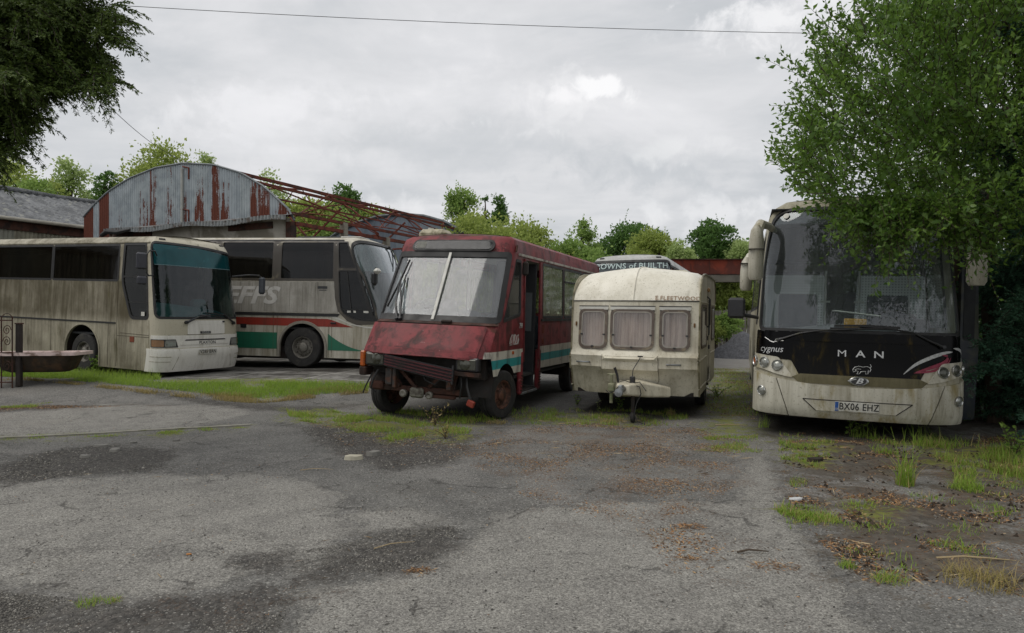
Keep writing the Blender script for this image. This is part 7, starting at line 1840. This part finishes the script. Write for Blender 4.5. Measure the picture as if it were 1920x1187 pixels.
a = [gpt(x, y) for x, y in ((-60, 824), (60, 819), (180, 813), (300, 806), (400, 801), (470, 797))]
q = MB()
for i in range(5): q.bar((a[i][0], a[i][1], .0), (a[i+1][0], a[i+1][1], .0), .085, .03)
tag(q.build('edging_strip', plain('edging_concrete', hx('8d8a80'), .9, 0, .5, 5, .3, hx('5c6038'), .45)), kind='structure')
# loose chippings, leaf litter, sticks and scraps
def stones(P, s):
    n = len(P); base = np.array([[1, 0, 0], [0, 1, 0], [-1, 0, 0], [0, -1, 0], [.1, .1, .75], [0, 0, -.5]])
    a = rnd(n, 0, 6.3); ca, sa = np.cos(a), np.sin(a); V = base[None]*(s[:, None, None]*(.6+.8*RNG.random((n, 6, 1))))
    V = np.stack([V[..., 0]*ca[:, None]-V[..., 1]*sa[:, None]*.8, V[..., 0]*sa[:, None]+V[..., 1]*ca[:, None]*.8, V[..., 2]], -1)+P[:, None, :]
    f = np.array([(0, 1, 4), (1, 2, 4), (2, 3, 4), (3, 0, 4)]); return V.reshape(-1, 3), (np.arange(n)[:, None, None]*6+f[None]).reshape(-1, 3)
sm, b = new_mat('chippings'); b.out(b.bsdf(b.ramp(b.geo('Random Per Island'), [(0, hx('333230')), (.45, hx('5c5a55')), (.88, hx('716e67')), (1, hx('94918a'))]), .9, spec=.3))
sp = []
for poly, n, s in (([(-60, 1103), (100, 1118), (250, 1134), (390, 1116), (480, 1092), (545, 1100), (552, 1130), (510, 1200), (-60, 1200)], 9000, .006), ([(645, 1020), (720, 1000), (850, 985), (860, 1030), (780, 1065), (560, 1095), (410, 1060)], 4500, .007),
                   ([(60, 850), (200, 832), (340, 842), (300, 880), (120, 895), (-30, 910)], 2500, .011), ([(560, 800), (900, 815), (850, 870), (650, 880)], 3500, .011), ([(-60, 1200), (2000, 1200), (2000, 780), (-60, 760)], 26000, .0065), ([(1000, 780), (1420, 780), (1440, 900), (1000, 960)], 4000, .008), ([(1480, 880), (1920, 880), (1920, 1187), (1600, 1100)], 5000, .009)):
    P = pick_ground(poly, n); P[:, 2] += .004; sp.append(stones(P, s*(.4+1.1*rnd(n)**2)))
V, Q = merge(sp); tag(mesh_np('chippings', V, Q, sm), 'loose dark grey stone chippings scattered over the broken tarmac', 'chippings', kind='stuff')
lm, b = new_mat('leaf_litter'); b.out(b.bsdf(b.ramp(b.geo('Random Per Island'), [(0, hx('4e3a2a')), (.4, hx('86664a')), (.75, hx('a37c54')), (1, hx('c0a884'))]), .9, spec=.2))
lp = []
for poly, n, s, c, th in (([(840, 850), (1000, 800), (1240, 785), (1400, 830), (1400, 900), (1300, 960), (1180, 990), (1000, 940)], 20000, .024, 1.6, -.02), ([(1200, 990), (1330, 990), (1440, 1070), (1260, 1080)], 900, .03, 1.5, .1), ([(1460, 810), (1920, 820), (2050, 960), (2000, 1120), (1800, 1130), (1620, 1090), (1480, 960)], 30000, .034, 2.2, -.12),
                          ([(560, 785), (900, 785), (980, 830), (850, 860), (680, 850)], 4000, .025, 1.5, .0), ([(1320, 690), (1410, 690), (1420, 800), (1320, 790)], 4000, .035, 1.5, .0), ([(-40, 722), (330, 742), (150, 765), (-40, 775)], 2500, .03, 1.5, .1), ([(0, 780), (1920, 780), (1920, 1187), (0, 1187)], 1300, .02, 0, 0), ([(480, 1100), (560, 1095), (530, 1150), (470, 1160)], 700, .012, 3., .0)):
    P = pick_ground(poly, n, c, th); P[:, 2] += .006; d = unit(n)*np.array([1, 1, .22]); lp.append(leaves(P, d, s*(.35+.9*rnd(n)), .28, .1))
V, Q = merge(lp); tag(mesh_np('leaf_litter', V, Q, lm), 'brown leaf litter and needles lying over the yard', 'litter', kind='stuff')
tw_ = []
for poly, n, L in (([(1450, 810), (1920, 820), (2050, 960), (2000, 1120), (1800, 1130), (1620, 1090), (1480, 960)], 900, .15), ([(960, 775), (1300, 775), (1400, 830), (1400, 900), (1000, 880)], 420, .14), ([(560, 785), (980, 785), (960, 840), (680, 860)], 300, .12), ([(1180, 980), (1440, 980), (1480, 1090), (1240, 1090)], 60, .10), ([(0, 850), (900, 850), (900, 1187), (0, 1187)], 50, .09)):
    P = pick_ground(poly, n, 1.5, -.3); P[:, 2] += .008; tw_.append(leaves(P, unit(n)*np.array([1, 1, .1]), L*(.3+.9*rnd(n)), .055, .3))
V, Q = merge(tw_); tw2, b = new_mat('twig_litter'); b.out(b.bsdf(b.ramp(b.geo('Random Per Island'), [(0, hx('4a3a2c')), (.5, hx('8a765a')), (1, hx('b8a684'))]), .9, spec=.2))
tag(mesh_np('twig_litter', V, Q, tw2), 'dead stalks and twigs strewn over verge and tarmac', 'litter', kind='stuff')
cm_, b = new_mat('soil_clods'); b.out(b.bsdf(b.ramp(b.geo('Random Per Island'), [(0, hx('1f1a15')), (.7, hx('3a3129')), (1, hx('5a5046'))]), .95, spec=.2))
P = pick_ground([(1460, 830), (1920, 840), (2000, 1000), (1900, 1120), (1640, 1085), (1490, 960)], 2600, 1.4, -.05); P[:, 2] += .004; V, Q = stones(P, .008+.03*rnd(2600)**3)
tag(mesh_np('soil_clods', V, Q, cm_), 'dark crumbs of soil on the right verge', 'soil', kind='stuff')
def stick(label, px, py, L, ang, r=.006, mat=None):
    X, Y, Z = gpt(px, py); d = Vector((cos(ang), sin(ang), 0))*L*.5; q = MB(); q.tube([-d, -d*.3+Vector((.01, .02, .01)), d*.4+Vector((0, -.01, .012)), d], [r, r*.9, r*.7, r*.3], 6)
    o = q.build('stick', mat or M['bark'], None); o.location = (X, Y, Z+.012); tag(o, label, 'stick')
pale = plain('pale_twig', hx('a08e6c'), .8, 0, .4, 20)
stick('dark short stick on the tarmac before the right verge', 1412, 1038, .22, .05, .008)
stick('pale twig lying on the verge by the wide brownish tuft', 1830, 1052, .5, -.1, .008, pale)
stick('pale curved twig in the middle of the tarmac', 740, 1025, .30, .5, .004, pale)
stick('straight pale twig on the tarmac left of the middle', 594, 883, .34, .1, .004, pale)
stick('pale twig in front of the caravan', 1075, 795, .5, .35, .008, pale)
stick('grey twig near the black coach front corner', 1370, 799, .45, -.1, .008, pale)
def scrap(name, label, cat, px, py, w, d, h, mat, ang=0.):
    X, Y, Z = gpt(px, py); q = MB(); n = 9; top = [(w*(.75+.35*random.random())*cos(2*pi*i/n), d*(.75+.35*random.random())*sin(2*pi*i/n)) for i in range(n)]
    q.add([(x, y, 0) for x, y in top]+[(x*.88, y*.88, h*(.8+.3*random.random())) for x, y in top], [tuple(range(n, 2*n))]+[(i, (i+1) % n, n+(i+1) % n, n+i) for i in range(n)])
    o = q.build(name, mat, None, 20); o.location = (X, Y, Z+.002); o.rotation_euler = (0, 0, ang); tag(o, label, cat)
ps = plain('pale_stone', hx('b0ab98'), .85, 0, .4, 9, .4); gs = plain('grey_stone', hx('77756f'), .85, 0, .4, 9, .4); wp = plain('white_scrap', hx('c4c6c6'), .6, 0, .3, 20); ob = plain('tan_scrap', hx('a5805e'), .9, 0, .4, 30)
scrap('stone', 'flat pale stone lying at the edge of the soil before the minibus', 'stone', 664, 862, .11, .08, .05, ps, .3)
scrap('stone', 'flat grey stone right of the pale one before the minibus', 'stone', 702, 854, .10, .07, .05, gs, .6)
scrap('plastic_scrap', 'crumpled white plastic scrap at the edge of the right verge', 'litter', 1492, 937, .07, .035, .015, wp)
scrap('plastic_scrap', 'small white scrap near the lower right corner', 'litter', 1818, 1107, .035, .018, .01, wp)
def straw(label, px, py, r, n):
    X, Y, Z = gpt(px, py); t = thing('straw_clump', label, 'litter', (X, Y, Z)); d = rnd(n)**.6; a = rnd(n, 0, 6.28)
    P = np.stack([r*d*np.cos(a), .6*r*d*np.sin(a), .004+.012*rnd(n)*(1-d)], 1); V, Q = leaves(P, unit(n)*np.array([1, 1, .12]), .02+.04*rnd(n), .10, .1); mesh_np('straws', V, Q, lm, t)
straw('tan flat straw patch on the tarmac in the middle', 786, 1072, .10, 160)
straw('tan straw patch in the tarmac centre right', 1292, 988, .13, 200)
straw('smaller tan straw patch right of the centre', 1290, 1048, .08, 90)
straw('stringy straw patch under the dark short stick', 1450, 1062, .16, 160)
straw('wide straw patch on the bare tarmac before the caravan', 1230, 905, .3, 260)
scrap('clod', 'dark clod of earth on the right verge', 'clod', 1528, 868, .10, .07, .06, plain('earth', hx('2c241c'), .95, 0, .5, 20, .6), .2)
scrap('leaf', 'single orange dead leaf on the left tarmac', 'leaf', 354, 1040, .02, .014, .006, plain('orange_leaf', hx('a5703c'), .8))
for k, (x, y, s) in enumerate(((190, 838, .10), (250, 832, .06), (215, 846, .12), (160, 858, .07), (330, 828, .05))):
    scrap('tarmac_chunk', ['broken tarmac chunk left of the largest at the dark patch', 'small tarmac chunk above the dark broken patch', 'largest broken tarmac chunk at the dark patch on the left', 'lowest tarmac chunk by the dark patch on the left', 'tarmac chunk furthest right by the dark patch'][k], 'tarmac chunk', x, y, s, s*.6, .03, gs, k)
